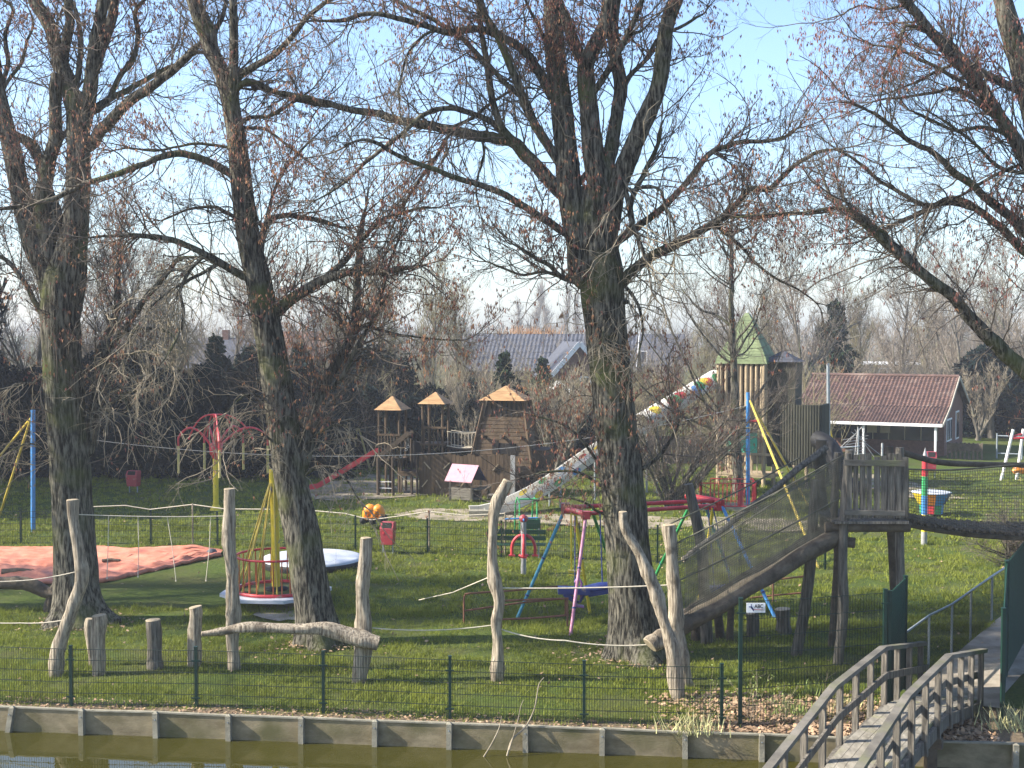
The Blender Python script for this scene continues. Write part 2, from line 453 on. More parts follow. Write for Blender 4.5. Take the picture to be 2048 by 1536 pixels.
def near_tree(name, label, cat, Y0, base, limbs, seed, dens=2.6, red=.7, group=None, trunk_mat='bark', up=.10, l2=7, l3=3, catk=.5, clus=()):
    """limbs: (list of photo pixels, width px at start, at end, depth drift m, twig density factor[, flags])"""
    r = np.random.default_rng(seed)
    root = thing(name, label, cat, base, group)
    tm = NP(); tw = NP(); ck = NP()
    S1 = []; D1 = []; R1 = []; M1 = []; done = []
    for L in limbs:
        px, w0, w1, drift, dn = L[:5]; flag = L[5] if len(L) > 5 else ''
        n = len(px); pts = []; rad = []
        y0 = Y0 + (L[6] if len(L) > 6 else 0.0)
        for i, (x, y) in enumerate(px):
            t = i / (n - 1); Y = y0 + drift * t
            pts.append(np.array(P(x, y, Y))); rad.append((w0[i] if isinstance(w0, list) else w0 + (w1 - w0) * t) / 2 * Y / F)
        if px[-1][1] <= 5 or px[-1][0] < 3:       # goes on outside the picture
            d = norm(pts[-1] - pts[-2]); e = pts[-1]
            for k in range(3):
                d = norm(d + r.normal(size=3) * .12 + np.array([0, 0, .08])); e = e + d * 1.1
                pts.append(e); rad.append(rad[n - 1] * (1 - .27 * (k + 1)))
        elif 'f' not in flag and 'k' not in flag: rad[-1] = min(rad[-1], .016)
        if done:                                   # let the limb grow out of the nearest stem
            best = None
            for Q, Rq in done:
                dd = np.hypot(Q[:, 0] - pts[0][0], Q[:, 2] - pts[0][2]) - Rq * .8 + .15 * np.abs(Q[:, 1] - pts[0][1]); i = int(np.argmin(dd))
                if Rq[i] > rad[0] * .8 and (best is None or dd[i] < best[0]): best = (dd[i], Q, Rq, i)
            if best and best[0] < .75:
                _, Q, Rq, i = best; j = max(0, i - 3); c = Q[j]; dy = Q[i][1] - pts[0][1]
                pts = [q_ + np.array([0, dy, 0]) for q_ in pts]
                if np.linalg.norm(c - pts[0]) > .06:
                    pts = [c] + pts; rad = [min(rad[0] * 1.12, Rq[i] * .95)] + rad
        big = rad[0] > .28
        p, rr = resample(pts, rad, .07 if big else .14)
        if not big:
            k = len(p); off = np.cumsum(r.normal(size=(k, 3)) * .010, axis=0); off -= np.linspace(0, 1, k)[:, None] * off[-1]
            p = p + off
        done.append((p, rr))
        bark_tube(tm, r, p, rr, 30 if big else (12 if rr[0] > .1 else 7), .03 if big else .05, .55 if 'f' in flag else None)
        seg = np.linalg.norm(np.diff(p, axis=0), axis=1).sum()
        c = int(seg * dens * dn)
        if c > 0:
            lo = .35 if big else .08
            s, d, R = spawn(r, p[None], rr[None], c, lo, 1.0)
            S1.append(s); D1.append(kick(r, d, .5, 1.25, 0)); R1.append(np.clip(R * .36, .006, .020)); M1.append(np.full(c, -0.30 if 'h' in flag else 0.0))
            # the limb ends in a spray
            s, d, R = spawn(r, p[None], rr[None], 3, .97, 1.0)
            S1.append(s); D1.append(kick(r, d, .05, .5, 0)); R1.append(np.clip(R * .8, .007, .020)); M1.append(np.full(3, -0.30 if 'h' in flag else 0.0))
    S = np.concatenate(S1); D = np.concatenate(D1); R = np.concatenate(R1); hang = np.concatenate(M1)
    th = NP(); allt = []
    for hg, npm in ((False, tw), (True, th)):
        m = (hang < 0) == hg
        if not m.any(): continue
        s0, d0, r0 = S[m], D[m], R[m]; n = len(s0)
        bend = np.full(n, -.17) * r.uniform(.2, 1.4, n) if hg else r.choice([up, .02, -.14], n, p=[.6, .22, .18])
        Ln = r.uniform(.6, 2.0, n) * np.clip(r0 / .012, .75, 1.2)
        A = grow(r, s0, d0, Ln, 7, .28 if hg else .20, bend); Ra = taper(r0 * (1.1 if hg else 1), 7, .5 if hg else .4); batch_tubes(npm, A, Ra, 4)
        k2 = 4 if hg else l2
        s, d, q = spawn(r, A, Ra, k2, .15, 1.0)
        b2 = np.repeat(bend, k2)
        B = grow(r, s, kick(r, d, .35, 1.0, .05), r.uniform(.3, .85, len(s)), 5, .20, b2 * .9); Rb = taper(np.clip(q * (.75 if hg else .55), .003, .0085), 5, .5); batch_tubes(npm, B, Rb, 3)
        k3 = 1 if hg else l3
        s, d, q = spawn(r, B, Rb, k3, .25, 1.0)
        b3 = np.repeat(b2, k3)
        Cc = grow(r, s, kick(r, d, .3, .9, .05), r.uniform(.12, .4, len(s)), 3, .22, b3 * .8 + .05); Rc = taper(np.clip(q * .7, .0024, .0048), 3, .6); batch_tubes(npm, Cc, Rc, 3)
        t_ = np.concatenate([Cc[:, -1], B[:, -1]])
        if hg: t_ = t_[r.random(len(t_)) < .12]
        allt.append(t_)
    tips = np.concatenate(allt)
    # catkins gather in clumps
    f = np.sin(tips[:, 0] * 1.7 + seed) + np.sin(tips[:, 1] * 1.9 + 2) + np.sin(tips[:, 2] * 1.5 + seed * 2)
    keep = r.random(len(tips)) < (np.clip(catk + .36 * f, .01, .95) if catk > 0 else 0)
    tips = tips[keep]; tips = np.repeat(tips, 3, axis=0) + r.normal(0, .018, (len(tips) * 3, 3))
    catkins(r, ck, tips, red=red)
    for cx, cy, rp, cn in clus:                    # curtains of long tan catkins
        c = np.array(P(cx, cy, Y0)); rm = rp * Y0 / F; m_ = max(4, cn // 7)
        s = c + r.normal(0, 1, (m_, 3)) * rm * np.array([.8, .9, .8]); A = grow(r, s, norm(r.normal(size=(m_, 3)) * np.array([1, 1, .5]) + np.array([0, 0, .3])), r.uniform(.3, .7, m_), 5, .25, -.25); Ra = taper(np.full(m_, .006), 5, .5); batch_tubes(th, A, Ra, 3)
        t2, _, _ = spawn(r, A, Ra, 7, .2, 1.0); t2 = np.repeat(t2, 2, 0) + r.normal(0, .012, (len(t2) * 2, 3)); catkins(r, ck, t2, .08, .15, .013, .22); tips = t2
    tm.build('trunk', trunk_mat, root)
    cr = tw.build('crown', 'twig', root)
    if th.n: th.build('hanging_twigs', 'twig_pale', root)  # sunlit tone of these twigs is put into the paler colour
    if tips.size: ck.build('catkins', ['catkin_red', 'catkin_tan'], cr, smooth=False)
    return root

def bare_template(name, seed, H=12.0, R=.2, nl=14, spread=.8, l1=9, l2=6, l3=0, th=1.0, tm_='bark_far', tw_='twig_far', lo=.22, up=.12, label='', cat='tree', multi=1):
    """a bare background tree standing at the origin"""
    r = np.random.default_rng(seed)
    root = thing(name, label, cat, (0, 0, 0))
    tm = NP(); tw = NP()
    st = np.zeros((multi, 3)); st[:, :2] = r.normal(0, .12 * (multi > 1), (multi, 2))
    d0 = np.tile(np.array([[0, 0, 1.0]]), (multi, 1)); d0[:, :2] += r.normal(0, .03 if multi == 1 else .28, (multi, 2)); d0 = norm(d0)
    T = grow(r, st, d0, np.full(multi, H * .92) * r.uniform(.8, 1, multi), 12, .045, .04); rt = R * np.linspace(1, .12, 13)[None] * np.ones((multi, 1))
    batch_tubes(tm, T, rt, 8)
    s, d, q = spawn(r, T, rt, nl, lo, .97)
    zrel = np.clip(s[:, 2] / H, 0, 1)
    A = grow(r, s, kick(r, d, .45, 1.0, .1), H * (.42 - .28 * zrel) * r.uniform(.7, 1.2, len(s)) * spread, 8, .10, up); Ra = taper(np.clip(q * .55, .02 * th, 1), 8, .22); batch_tubes(tm, A, Ra, 5)
    s, d, q = spawn(r, A, Ra, l1, .15, 1.0)
    B = grow(r, s, kick(r, d, .35, .95, .08), H * .11 * r.uniform(.5, 1.3, len(s)), 5, .16, up * .7); Rb = taper(np.clip(q * .5, .012 * th, .03 * th), 5, .5); batch_tubes(tw, B, Rb, 3)
    s, d, q = spawn(r, B, Rb, l2, .2, 1.0)
    Cc = grow(r, s, kick(r, d, .3, .9, .08), H * .05 * r.uniform(.5, 1.3, len(s)), 3, .2, up * .6); Rc = taper(np.full(len(s), .0085 * th), 3, .6); batch_tubes(tw, Cc, Rc, 3)
    if l3:
        s, d, q = spawn(r, Cc, Rc, l3, .2, 1.0)
        E = grow(r, s, kick(r, d, .3, .9, .08), H * .03 * r.uniform(.5, 1.3, len(s)), 2, .2, up * .5); batch_tubes(tw, E, taper(np.full(len(s), .007 * th), 2, .6), 3)
    tm.build('trunk', tm_, root); tw.build('crown', tw_, root)
    return root

def evergreen_template(name, seed, H, W, n, kind, m, size=.24, label='', cat='tree'):
    r = np.random.default_rng(seed); root = thing(name, label, cat, (0, 0, 0))
    NC = 46
    if kind == 'cone':
        z = r.uniform(.05, 1, NC); a = r.uniform(0, 6.28, NC); rad = (1 - z) ** .8 * W * r.uniform(.45, 1, NC)
        c = np.stack([np.cos(a) * rad, np.sin(a) * rad, z * H], 1); cs = W * (.16 + .22 * (1 - z))
    else:
        d = norm(r.normal(size=(NC, 3))); d[:, 2] = np.abs(d[:, 2]) * 1.1 - .15
        c = d * np.array([W, W, H * .5]) * r.uniform(.45, .92, (NC, 1)); c[:, 2] += H * .5; cs = W * r.uniform(.18, .42, NC)
    i = r.integers(0, NC, n)
    p = c[i] + norm(r.normal(size=(n, 3))) * (cs[i] * r.uniform(.3, 1, n) ** .5)[:, None]
    p[:, 2] = np.maximum(p[:, 2], .05)
    u = norm(r.normal(size=(n, 3))); x = norm(np.cross(u, r.normal(size=(n, 3)))); s = size * r.uniform(.5, 1.3, (n, 1))
    V = np.stack([p - u * s - x * s * .25, p + u * s, p - u * s + x * s * .35, ], 1).reshape(-1, 3)
    cm = NP(); cm.tris(V, np.arange(n * 3).reshape(-1, 3))
    tm = NP(); T = np.array([[(0, 0, 0), (.05, 0, H * .3), (0, .05, H * .6), (0, 0, H * .9)]]); batch_tubes(tm, T, np.array([[W * .09, W * .07, W * .05, .02]]), 7)
    S = np.repeat(T[:, 1], 24, 0); S[:, 2] = r.uniform(.1, .8, 24) * H
    D = norm(np.stack([r.normal(size=24), r.normal(size=24), np.full(24, .5)], 1)); batch_tubes(tm, grow(r, S, D, np.full(24, W * .8), 4, .1, .03), taper(np.full(24, W * .03), 4), 5)
    tm.build('trunk', 'bark_far', root); cm.build('crown', m, root, smooth=False)
    return root
# ================================================================ light and sky
SUN_AZ = math.atan2(-.995, -.07); SUN_EL = math.radians(35)
w = bpy.data.worlds.new('World'); sc.world = w; w.use_nodes = True
wn = w.node_tree; bg = wn.nodes['Background']
sky = wn.nodes.new('ShaderNodeTexSky'); sky.sky_type = 'NISHITA'; sky.sun_disc = False
sky.sun_elevation = SUN_EL; sky.sun_rotation = SUN_AZ; sky.air_density = 1.0; sky.dust_density = 1.3; sky.ozone_density = 3.0
tint = wn.nodes.new('ShaderNodeMix'); tint.data_type = 'RGBA'; tint.blend_type = 'MULTIPLY'; tint.inputs['Factor'].default_value = 1; tint.inputs['B'].default_value = (.96, .98, 1.03, 1)
wn.links.new(sky.outputs[0], tint.inputs['A']); wn.links.new(tint.outputs['Result'], bg.inputs['Color']); bg.inputs['Strength'].default_value = .13
sl = bpy.data.lights.new('sun', 'SUN'); sl.energy = 5.0; sl.angle = math.radians(.55); sl.color = (1, .93, .82)
so = bpy.data.objects.new('sun', sl); COL.objects.link(so)
sdir = Vector((math.sin(SUN_AZ) * math.cos(SUN_EL), math.cos(SUN_AZ) * math.cos(SUN_EL), math.sin(SUN_EL)))
so.rotation_euler = (-sdir).to_track_quat('-Z', 'Y').to_euler(); so.location = (-40, -10, 40)
sc.view_settings.view_transform = 'Standard'; sc.view_settings.look = 'None'; sc.view_settings.gamma = 1
sc.view_settings.exposure = 1.32
sc.cycles.volume_bounces = 0; sc.cycles.max_bounces = 6; sc.cycles.diffuse_bounces = 3; sc.cycles.glossy_bounces = 3
sc.cycles.transmission_bounces = 3; sc.cycles.transparent_max_bounces = 8; sc.cycles.use_denoising = True
sc.cycles.sample_clamp_indirect = 6
try: sc.cycles.denoiser = 'OPENIMAGEDENOISE'
except Exception: pass

def haze_box():
    m = MATS['haze'] = bpy.data.materials.new('haze'); m.use_nodes = True; nt = m.node_tree; nt.nodes.remove(nt.nodes['Principled BSDF'])
    v = nt.nodes.new('ShaderNodeVolumePrincipled'); v.inputs['Color'].default_value = (.88, .92, 1, 1); v.inputs['Density'].default_value = .0006; v.inputs['Anisotropy'].default_value = .1
    nt.links.new(v.outputs[0], nt.nodes['Material Output'].inputs['Volume'])
    b = MB(); b.box((0, 330, 12.5), (900, 800, 28.6)); o = b.build('haze', 'haze'); o['kind'] = 'stuff'
haze_box()

# ================================================================ ground, water, wall
WA = G(0, 1415); WB = G(1500, 1470)
WS = (WB.y - WA.y) / (WB.x - WA.x)
def wallY(x): return WA.y + (x - WA.x) * WS
WATER = -.46

def make_lawn():
    ds = [0, .12, .25, .4, .6, .9, 1.2, 1.6, 2.2, 3, 4, 5, 6.5, 8, 10, 13, 16, 20, 25, 30, 36, 43, 50, 60, 75, 100, 150, 250, 500, 1000, 2600]
    xs = sorted(set([-2500, -900, -300, -120, -60, -40] + list(np.arange(-30, 30.1, .75)) + [40, 60, 120, 300, 900, 2500]))
    v = []; e = []
    r = np.random.default_rng(2)
    for d in ds:
        for x in xs:
            y = wallY(max(-60, min(60, x))) + d
            lit = 0
            if x > 3.6 and d < 3.2: lit = min(1, (x - 3.6) / 1.0) * (.62 if d < 2.2 else .62 * (3.2 - d))
            ea = max(0, .72 * (1 - d / 1.3)) if d < 1.3 else 0
            z = 0 if d < .3 or d > 80 else .022 * math.sin(x * .8 + d * .37) + .018 * math.sin(d * 1.1 + x * .23)
            v.append((x, y, z)); e.append(max(ea, lit))
    nx = len(xs)
    f = [(j * nx + i, j * nx + i + 1, (j + 1) * nx + i + 1, (j + 1) * nx + i) for j in range(len(ds) - 1) for i in range(nx - 1)]
    me = bpy.data.meshes.new('lawn'); me.from_pydata(v, [], f); me.materials.append(MATS['lawn'])
    a = me.attributes.new('earth', 'FLOAT', 'POINT'); a.data.foreach_set('value', e)
    for p in me.polygons: p.use_smooth = True
    o = bpy.data.objects.new('lawn', me); COL.objects.link(o); o['kind'] = 'structure'
    # pond
    b = MB(); xa, xb = -60, 60
    b.add([(-900, -60, WATER), (900, -60, WATER), (900, wallY(60) + .02, WATER), (xb, wallY(xb) + .02, WATER), (xa, wallY(xa) + .02, WATER), (-900, wallY(-60) + .02, WATER)], [(0, 1, 2, 3, 4, 5)])
    o = b.build('pond_water', 'pond_water'); o['kind'] = 'structure'
make_lawn()

def patch(name, px, m, z=.03, seed=1, jag=.25):
    """irregular flat patch of ground, outline from ground points"""
    r = np.random.default_rng(seed); pts = [np.array(G(x, y)) for x, y in px]; out = []
    for i in range(len(pts)):
        a, c = pts[i], pts[(i + 1) % len(pts)]; n = max(3, int(np.linalg.norm(c - a) / .5))
        for k in range(n): out.append(a + (c - a) * k / n + np.array([r.normal(0, jag), r.normal(0, jag), 0]))
    b = MB(); v = np.array(out); v[:, 2] = z
    b.add(v, [list(range(len(v)))]); o = b.build(name, m); o['kind'] = 'structure'; return o
patch('sand', [(560, 988), (640, 968), (730, 952), (840, 948), (860, 990), (760, 1000), (640, 1000)], 'sand', .045, 1)
patch('sand', [(770, 1030), (850, 1018), (950, 1020), (1110, 1030), (1190, 1040), (1330, 1036), (1500, 1038), (1660, 1035), (1690, 1052), (1560, 1064), (1350, 1058), (1180, 1056), (1000, 1044), (860, 1042)], 'sand', .047, 2)
patch('sand', [(1690, 945), (1800, 958), (1900, 990), (1930, 1000), (1850, 1004), (1760, 982), (1650, 965)], 'sand', .049, 3, .2)
patch('bare_earth', [(500, 1225), (540, 1205), (610, 1208), (650, 1222), (600, 1240), (530, 1240)], 'path_dirt', .046, 4, .15)

def quay():
    L0 = -14.5; post_px = [-118, 25, 167, 315, 460, 605, 752, 900, 1052, 1205, 1370, 1523]
    root = thing('retaining_wall', 'low concrete plank wall with upright posts holding the lawn back from the pond', 'retaining wall', (0, wallY(0), 0))
    t = Vector((1, WS, 0)).normalized(); nrm = Vector((WS, -1, 0)).normalized()
    r = np.random.default_rng(4)
    xs = [G(p, 1415 + p * 55 / 1500).x for p in post_px]; xs = [xs[0] - 1.5 * k for k in range(5, 0, -1)] + xs + [xs[-1] + 1.5 * k for k in range(1, 7)]
    for i in range(len(xs) - 1):
        b = MB(); a = Vector((xs[i], wallY(xs[i]), 0)); c = Vector((xs[i + 1], wallY(xs[i + 1]), 0))
        dz = r.uniform(-.012, .012)
        b.beam(a + Vector((.005, 0, -.45 + dz)), c + Vector((-.005, 0, -.45 - dz)), .06, .90)
        b.build('panel', 'concrete', root)
        b = MB(); b.beam(a + Vector((.004, 0, .018 + dz)) + nrm * .01, c + Vector((-.004, 0, .018 - dz)) + nrm * .005, .085, .028); b.build('cap', 'concrete_post', root)
    for i, x in enumerate(xs):
        b = MB(); p = Vector((x, wallY(x), 0)) + nrm * .085
        lean = .14 if i == 6 else r.uniform(-.012, .012)
        b.beam(p + Vector((-lean, 0, -1.0)) , p + Vector((lean * .3, 0, .03)), .10, .11, up=nrm)
        b.hexa([tuple(p + Vector((lean * .3, 0, 0)) + t * u * .054 + nrm * w_ * .051 + Vector((0, 0, z))) for z, k in ((.031, 1), (.062, .3)) for u, w_ in ((-k, k), (k, k), (k, -k), (-k, -k))])
        o = b.build('post', 'concrete_post', root)
        b = MB(); q = p + nrm * .056 + Vector((0, 0, -.09)); b.tube([q, q + nrm * .014], .014, 8); b.build('bolt', 'galvanised', o)
quay()

# ================================================================ wire fences
def mesh_panel(b, a, c, z0, z1, r=.0028, sx=.05, sz=.2):
    a = Vector(a); c = Vector(c); L = (c - a).length; n = max(2, int(L / sx))
    for i in range(n + 1):
        p = a + (c - a) * i / n; b.tube([p + Vector((0, 0, z0)), p + Vector((0, 0, z1))], r, 3, cap=False, smooth=False)
    d = (c - a).normalized(); nn = Vector((-d.y, d.x, 0)) * r * 1.6
    k = int((z1 - z0) / sz)
    for i in range(k + 1):
        z = z0 + (z1 - z0) * i / k
        for q in (nn, -nn): b.tube([a + q + Vector((0, 0, z)), c + q + Vector((0, 0, z))], r * 1.35, 3, cap=False, smooth=False)

def wire_fence(name, label, pts, h, posts=None, pr=.03, group=None, r=.0044, sx=.05, sz=.2, pm='fence_green'):
    root = thing(name, label, 'fence', pts[0], group)
    for i, p in enumerate(pts):
        if posts is None or posts[i]:
            b = MB(); p = Vector(p); b.box(p + Vector((0, 0, (h + .06) / 2 - .15)), (pr * 2, pr * 2, h + .36)); b.box(p + Vector((0, 0, h + .072)), (pr * 2.3, pr * 2.3, .02))
            for z in (.2, h - .2): b.box(p + Vector((0, -pr - .008, z)), (.17, .016, .03))
            b.build('post', pm, root)
    for i in range(len(pts) - 1):
        b = MB(); mesh_panel(b, pts[i], pts[i + 1], .04, h, r, sx, sz); b.build('wire_panel', 'fence_wire', root)
    return root
fp = [(-107, 1402), (143, 1412), (393, 1415), (647, 1425), (900, 1437), (1168, 1448), (1443, 1455)]
fpts = [G(x, y) for x, y in fp]; fpts = [fpts[0] + (fpts[0] - fpts[1])] + fpts
wire_fence('mesh_fence', 'low dark green mesh fence standing on the bank right above the pond wall', fpts, 1.15)
tp = [G(1480, 1452), G(1625, 1440), G(1768, 1425)]
wire_fence('mesh_fence', 'tall green mesh fence with a white sign, between the pond fence and the footbridge', tp, 2.38, [1, 0, 1], .035, sz=.3, sx=.06)
mp_ = [(-106, 1086), (42, 1087), (172, 1088), (302, 1089), (435, 1092), (571, 1096), (711, 1103), (855, 1109), (1003, 1114), (1158, 1119), (1315, 1125), (1480, 1132), (1650, 1140)]
wire_fence('mesh_fence', 'dark green mesh fence crossing the lawn behind the tarpaulin and the trampoline', [G(x, y) for x, y in mp_], 1.15, r=.005, sx=.06)

# sign
def sign():
    a = P(1493, 1206, tp[0].y - .10); c = P(1530.5, 1225, tp[0].y - .10)
    d = (tp[1] - tp[0]).normalized(); W = abs(c.x - a.x); H = abs(a.z - c.z)
    root = thing('sign', 'small white sign lettered ABC hanging on the tall green mesh fence', 'sign', (a.x, a.y, c.z))
    b = MB(); b.box((a.x + W / 2, a.y, (a.z + c.z) / 2), (W, .012, H)); b.build('board', 'paint_white', root)
    y = a.y - .0095; X = lambda t: a.x + W * t; Z = lambda t: a.z - H * t
    b = MB()
    def st(pp, wd):
        for (x0, z0), (x1, z1) in zip(pp, pp[1:]): b.beam((X(x0), y, Z(z0)), (X(x1), y, Z(z1)), wd, .004, up=(0, 1, 0))
    st([(.125, .40), (.25, .40), (.345, .66), (.37, .86)], .018); st([(.25, .12), (.25, .40)], .014); st([(.24, .38), (.35, .68)], .03)
    b.build('emblem', 'paint_navy', root)
    b = MB(); b.beam((X(.35), y, Z(.66)), (X(.87), y, Z(.66)), .010, .004, up=(0, 1, 0)); b.build('underline', 'paint_darkred', root)
    cu = bpy.data.curves.new('lettering', 'FONT'); cu.body = 'ABC'; cu.size = H * .56; cu.extrude = .002; cu.offset = .0016
    t = bpy.data.objects.new('tmp', cu); COL.objects.link(t)
    bpy.context.view_layer.update()
    me = bpy.data.meshes.new_from_object(t.evaluated_get(bpy.context.evaluated_depsgraph_get())); bpy.data.objects.remove(t)
    o = bpy.data.objects.new('lettering', me); COL.objects.link(o); o.parent = root
    me.materials.clear(); me.materials.append(MATS['rubber'])
    wv = max(v.co.x for v in me.vertices); sx = W * .46 / wv
    for v in me.vertices: v.co = (W * .42 + v.co.x * sx, -.0105 - v.co.z, H * .475 + v.co.y)
    b = MB(); r = random.Random(3); x = .43
    while x < .82:
        w_ = r.uniform(.012, .03); b.box((X(x + w_ / 2), y, Z(.80) + r.uniform(-.002, .002)), (W * w_, .003, H * .065)); x += w_ + .012
    b.build('small_print', 'paint_grey', root)
sign()

# ================================================================ screens, railing, path, footbridge
BL = lambda t: Vector((3.8 + .51 * t, 18.6 + .86 * t, 0)); BN = Vector((.86, -.51, 0)); BD = Vector((.51, .86, 0))
PL = [G(1808, 1380), G(1857, 1338), G(1903, 1311), G(1941, 1279), G(1983, 1244), G(2025, 1212), G(2068, 1180), G(2115, 1150)]
def path():
    v = []
    for i, p in enumerate(PL): v.append(p)
    far = [p + Vector((1.75, -.75, 0)) for p in PL]
    e = BL(9.2)
    a = [e + Vector((-.1, -.25, 0))] + [p + Vector((.10, 0, 0)) for p in PL]; c = [e + BN * 1.35 + Vector((.1, -.3, 0))] + far
    b = MB(); n = len(a); r = np.random.default_rng(1)
    vv = np.array([tuple(x) for x in a + c]); vv[:, 2] = .042
    b.add(vv, [(i, n + i, n + i + 1, i + 1) for i in range(n - 1)]); o = b.build('path', 'path_dirt'); o['kind'] = 'structure'
    root = thing('pipe_railing', 'grey pipe railing with chain mesh running up the left side of the path', 'railing', PL[0])
    H = 1.2
    for i, p in enumerate(PL):
        b = MB(); b.bar(p + Vector((0, 0, -.1)), p + Vector((0, 0, H)), .03); b.build('post', 'galvanised', root)
    b = MB(); b.tube([p + Vector((0, 0, H)) for p in PL], .027, 8); b.build('top_rail', 'galvanised', root)
    b = MB()
    for i in range(len(PL) - 1):
        p, q = PL[i], PL[i + 1]; L = (q - p).length; n = int(L / .075)
        for k in range(-14, n + 1):
            for s in (0, 1):
                t0 = k * .075; t1 = t0 + H * .85
                f0 = max(0, t0); f1 = min(L, t1)
                if f1 <= f0: continue
                z0 = (f0 - t0) / .85; z1 = (f1 - t0) / .85
                if s: z0, z1 = H - z0, H - z1
                b.tube([p + (q - p) * (f0 / L) + Vector((0, 0, z0)), p + (q - p) * (f1 / L) + Vector((0, 0, z1))], .0022, 3, cap=False, smooth=False)
    b.build('wire_mesh', 'fence_wire', root)
path()

def green_screen(name, label, a, c, h0, h1, zb):
    root = thing(name, label, 'fence panel', (a.x, a.y, 0))
    for p, h in ((a, h0), (c, h1)):
        b = MB(); b.box((p.x, p.y, (h + zb) / 2), (.07, .07, h - zb)); b.box((p.x, p.y, h + .012), (.085, .085, .022)); b.build('post', 'fence_green', root)
    d = (c - a).normalized(); nn = Vector((-d.y, d.x, 0))
    b = MB(); b.hexa([a + d * .04 + nn * .01 + Vector((0, 0, zb + .05)), c - d * .04 + nn * .01 + Vector((0, 0, zb + .05)), c - d * .04 - nn * .01 + Vector((0, 0, zb + .05)), a + d * .04 - nn * .01 + Vector((0, 0, zb + .05)),
           a + d * .04 + nn * .01 + Vector((0, 0, h0 - .03)), c - d * .04 + nn * .01 + Vector((0, 0, h1 - .03)), c - d * .04 - nn * .01 + Vector((0, 0, h1 - .03)), a + d * .04 - nn * .01 + Vector((0, 0, h0 - .03))]); b.build('sheet', 'screen_green', root)
    b = MB(); L = (c - a).length; n = int(L / .11)
    for k in range(-16, n):
        t0 = k * .11; f0 = max(.05, t0); f1 = min(L - .05, t0 + (h0 - zb) * .55)
        if f1 <= f0: continue
        for s in (-1, 1):
            z0 = zb + .06 + (f0 - t0) / .55; z1 = zb + .06 + (f1 - t0) / .55
            z1 = min(z1, h0 - .05)
            b.tube([a + d * f0 + nn * .02 * s + Vector((0, 0, z0)), a + d * f1 + nn * .02 * s + Vector((0, 0, z1))], .003, 3, cap=False, smooth=False)
    b.build('wire_mesh', 'fence_green', root)
    return root
g0 = tp[2] + Vector((.09, .03, 0)); g1 = PL[0] + Vector((-.02, -.09, 0))
green_screen('screen_panel', 'solid green screen panel beside the left end of the footbridge', g0, g1, 2.4, 2.42, .05)
q0 = G(2004, 1452); q1 = q0 + Vector((1.35, 3.4, 0)); q2 = q1 + Vector((2.4, 4.6, 0))
green_screen('screen_panel', 'dark green wire screen at the right picture edge beyond the footbridge', q0, q1, 2.25, 2.55, .0)
green_screen('screen_panel', 'farther dark green wire screen following the right side of the path', q1 + Vector((.05, .1, 0)), q2, 2.55, 2.55, .0)

def footbridge():
    root = thing('footbridge', 'narrow arched grey wooden footbridge with handrails over the pond', 'bridge', BL(4))
    prof = [(-2.2, .0), (-.3, .22), (2.94, .68), (6.0, .68), (9.25, .10)]
    def zd(t):
        for (a, za), (c, zc) in zip(prof, prof[1:]):
            if t <= c: return za + (zc - za) * (t - a) / (c - a)
        return prof[-1][1]
    W = 1.14
    t = -2.1
    while t < 9.2:
        t1 = min(t + .93, 9.25); b = MB()
        n = 7
        for k in range(n):
            o0 = .06 + (W - .12) * k / n + .004; o1 = .06 + (W - .12) * (k + 1) / n - .004
            pa = [BL(t + .012) + BN * o0, BL(t + .012) + BN * o1, BL(t1 - .012) + BN * o1, BL(t1 - .012) + BN * o0]
            zz = [zd(t), zd(t), zd(t1), zd(t1)]
            b.hexa([p + Vector((0, 0, z - .045)) for p, z in zip(pa, zz)] + [p + Vector((0, 0, z)) for p, z in zip(pa, zz)])
        b.build('deck_board', 'deck_wood', root); t += .93
    for s in (.02, W - .02):
        b = MB()
        for (a, za), (c, zc) in zip(prof, prof[1:]):
            b.beam(BL(a) + BN * s + Vector((0, 0, za - .16)), BL(c) + BN * s + Vector((0, 0, zc - .16)), .09, .22)
        b.build('side_beam', 'grey_wood', root)
    for side, s in ((-1, -.02), (1, W + .02)):
        for nm, h, wd, th, m in (('handrail', 1.0, .135, .075, 'grey_wood_h'), ('mid_rail', .50, .045, .13, 'grey_wood')):
            b = MB()
            for (a, za), (c, zc) in zip(prof, prof[1:]):
                pa = BL(a) + BN * s + Vector((0, 0, za + h)); pc = BL(c) + BN * s + Vector((0, 0, zc + h))
                if nm == 'mid_rail': pa -= BN * side * .072; pc -= BN * side * .072
                b.beam(pa, pc, wd, th)
            b.build(nm, m, root)
        t = -1.4
        while t < 9.3:
            b = MB(); p = BL(t) + BN * s; z = zd(t)
            b.box(p + Vector((0, 0, z + .32)), (.10, .09, 1.27), rz=math.atan2(BD.y, BD.x) - PI / 2); b.build('post', 'grey_wood', root)
            t += .94
    for t in (1.2, 5.2):
        b = MB()
        for s in (.1, W - .1): p = BL(t) + BN * s; b.box((p.x, p.y, -.35), (.18, .18, 1.7))
        p = BL(t) + BN * W / 2; b.beam(BL(t) + BN * -.1 + Vector((0, 0, zd(t) - .36)), BL(t) + BN * (W + .1) + Vector((0, 0, zd(t) - .36)), .14, .18)
        b.build('trestle', 'dark_log', root)
footbridge()

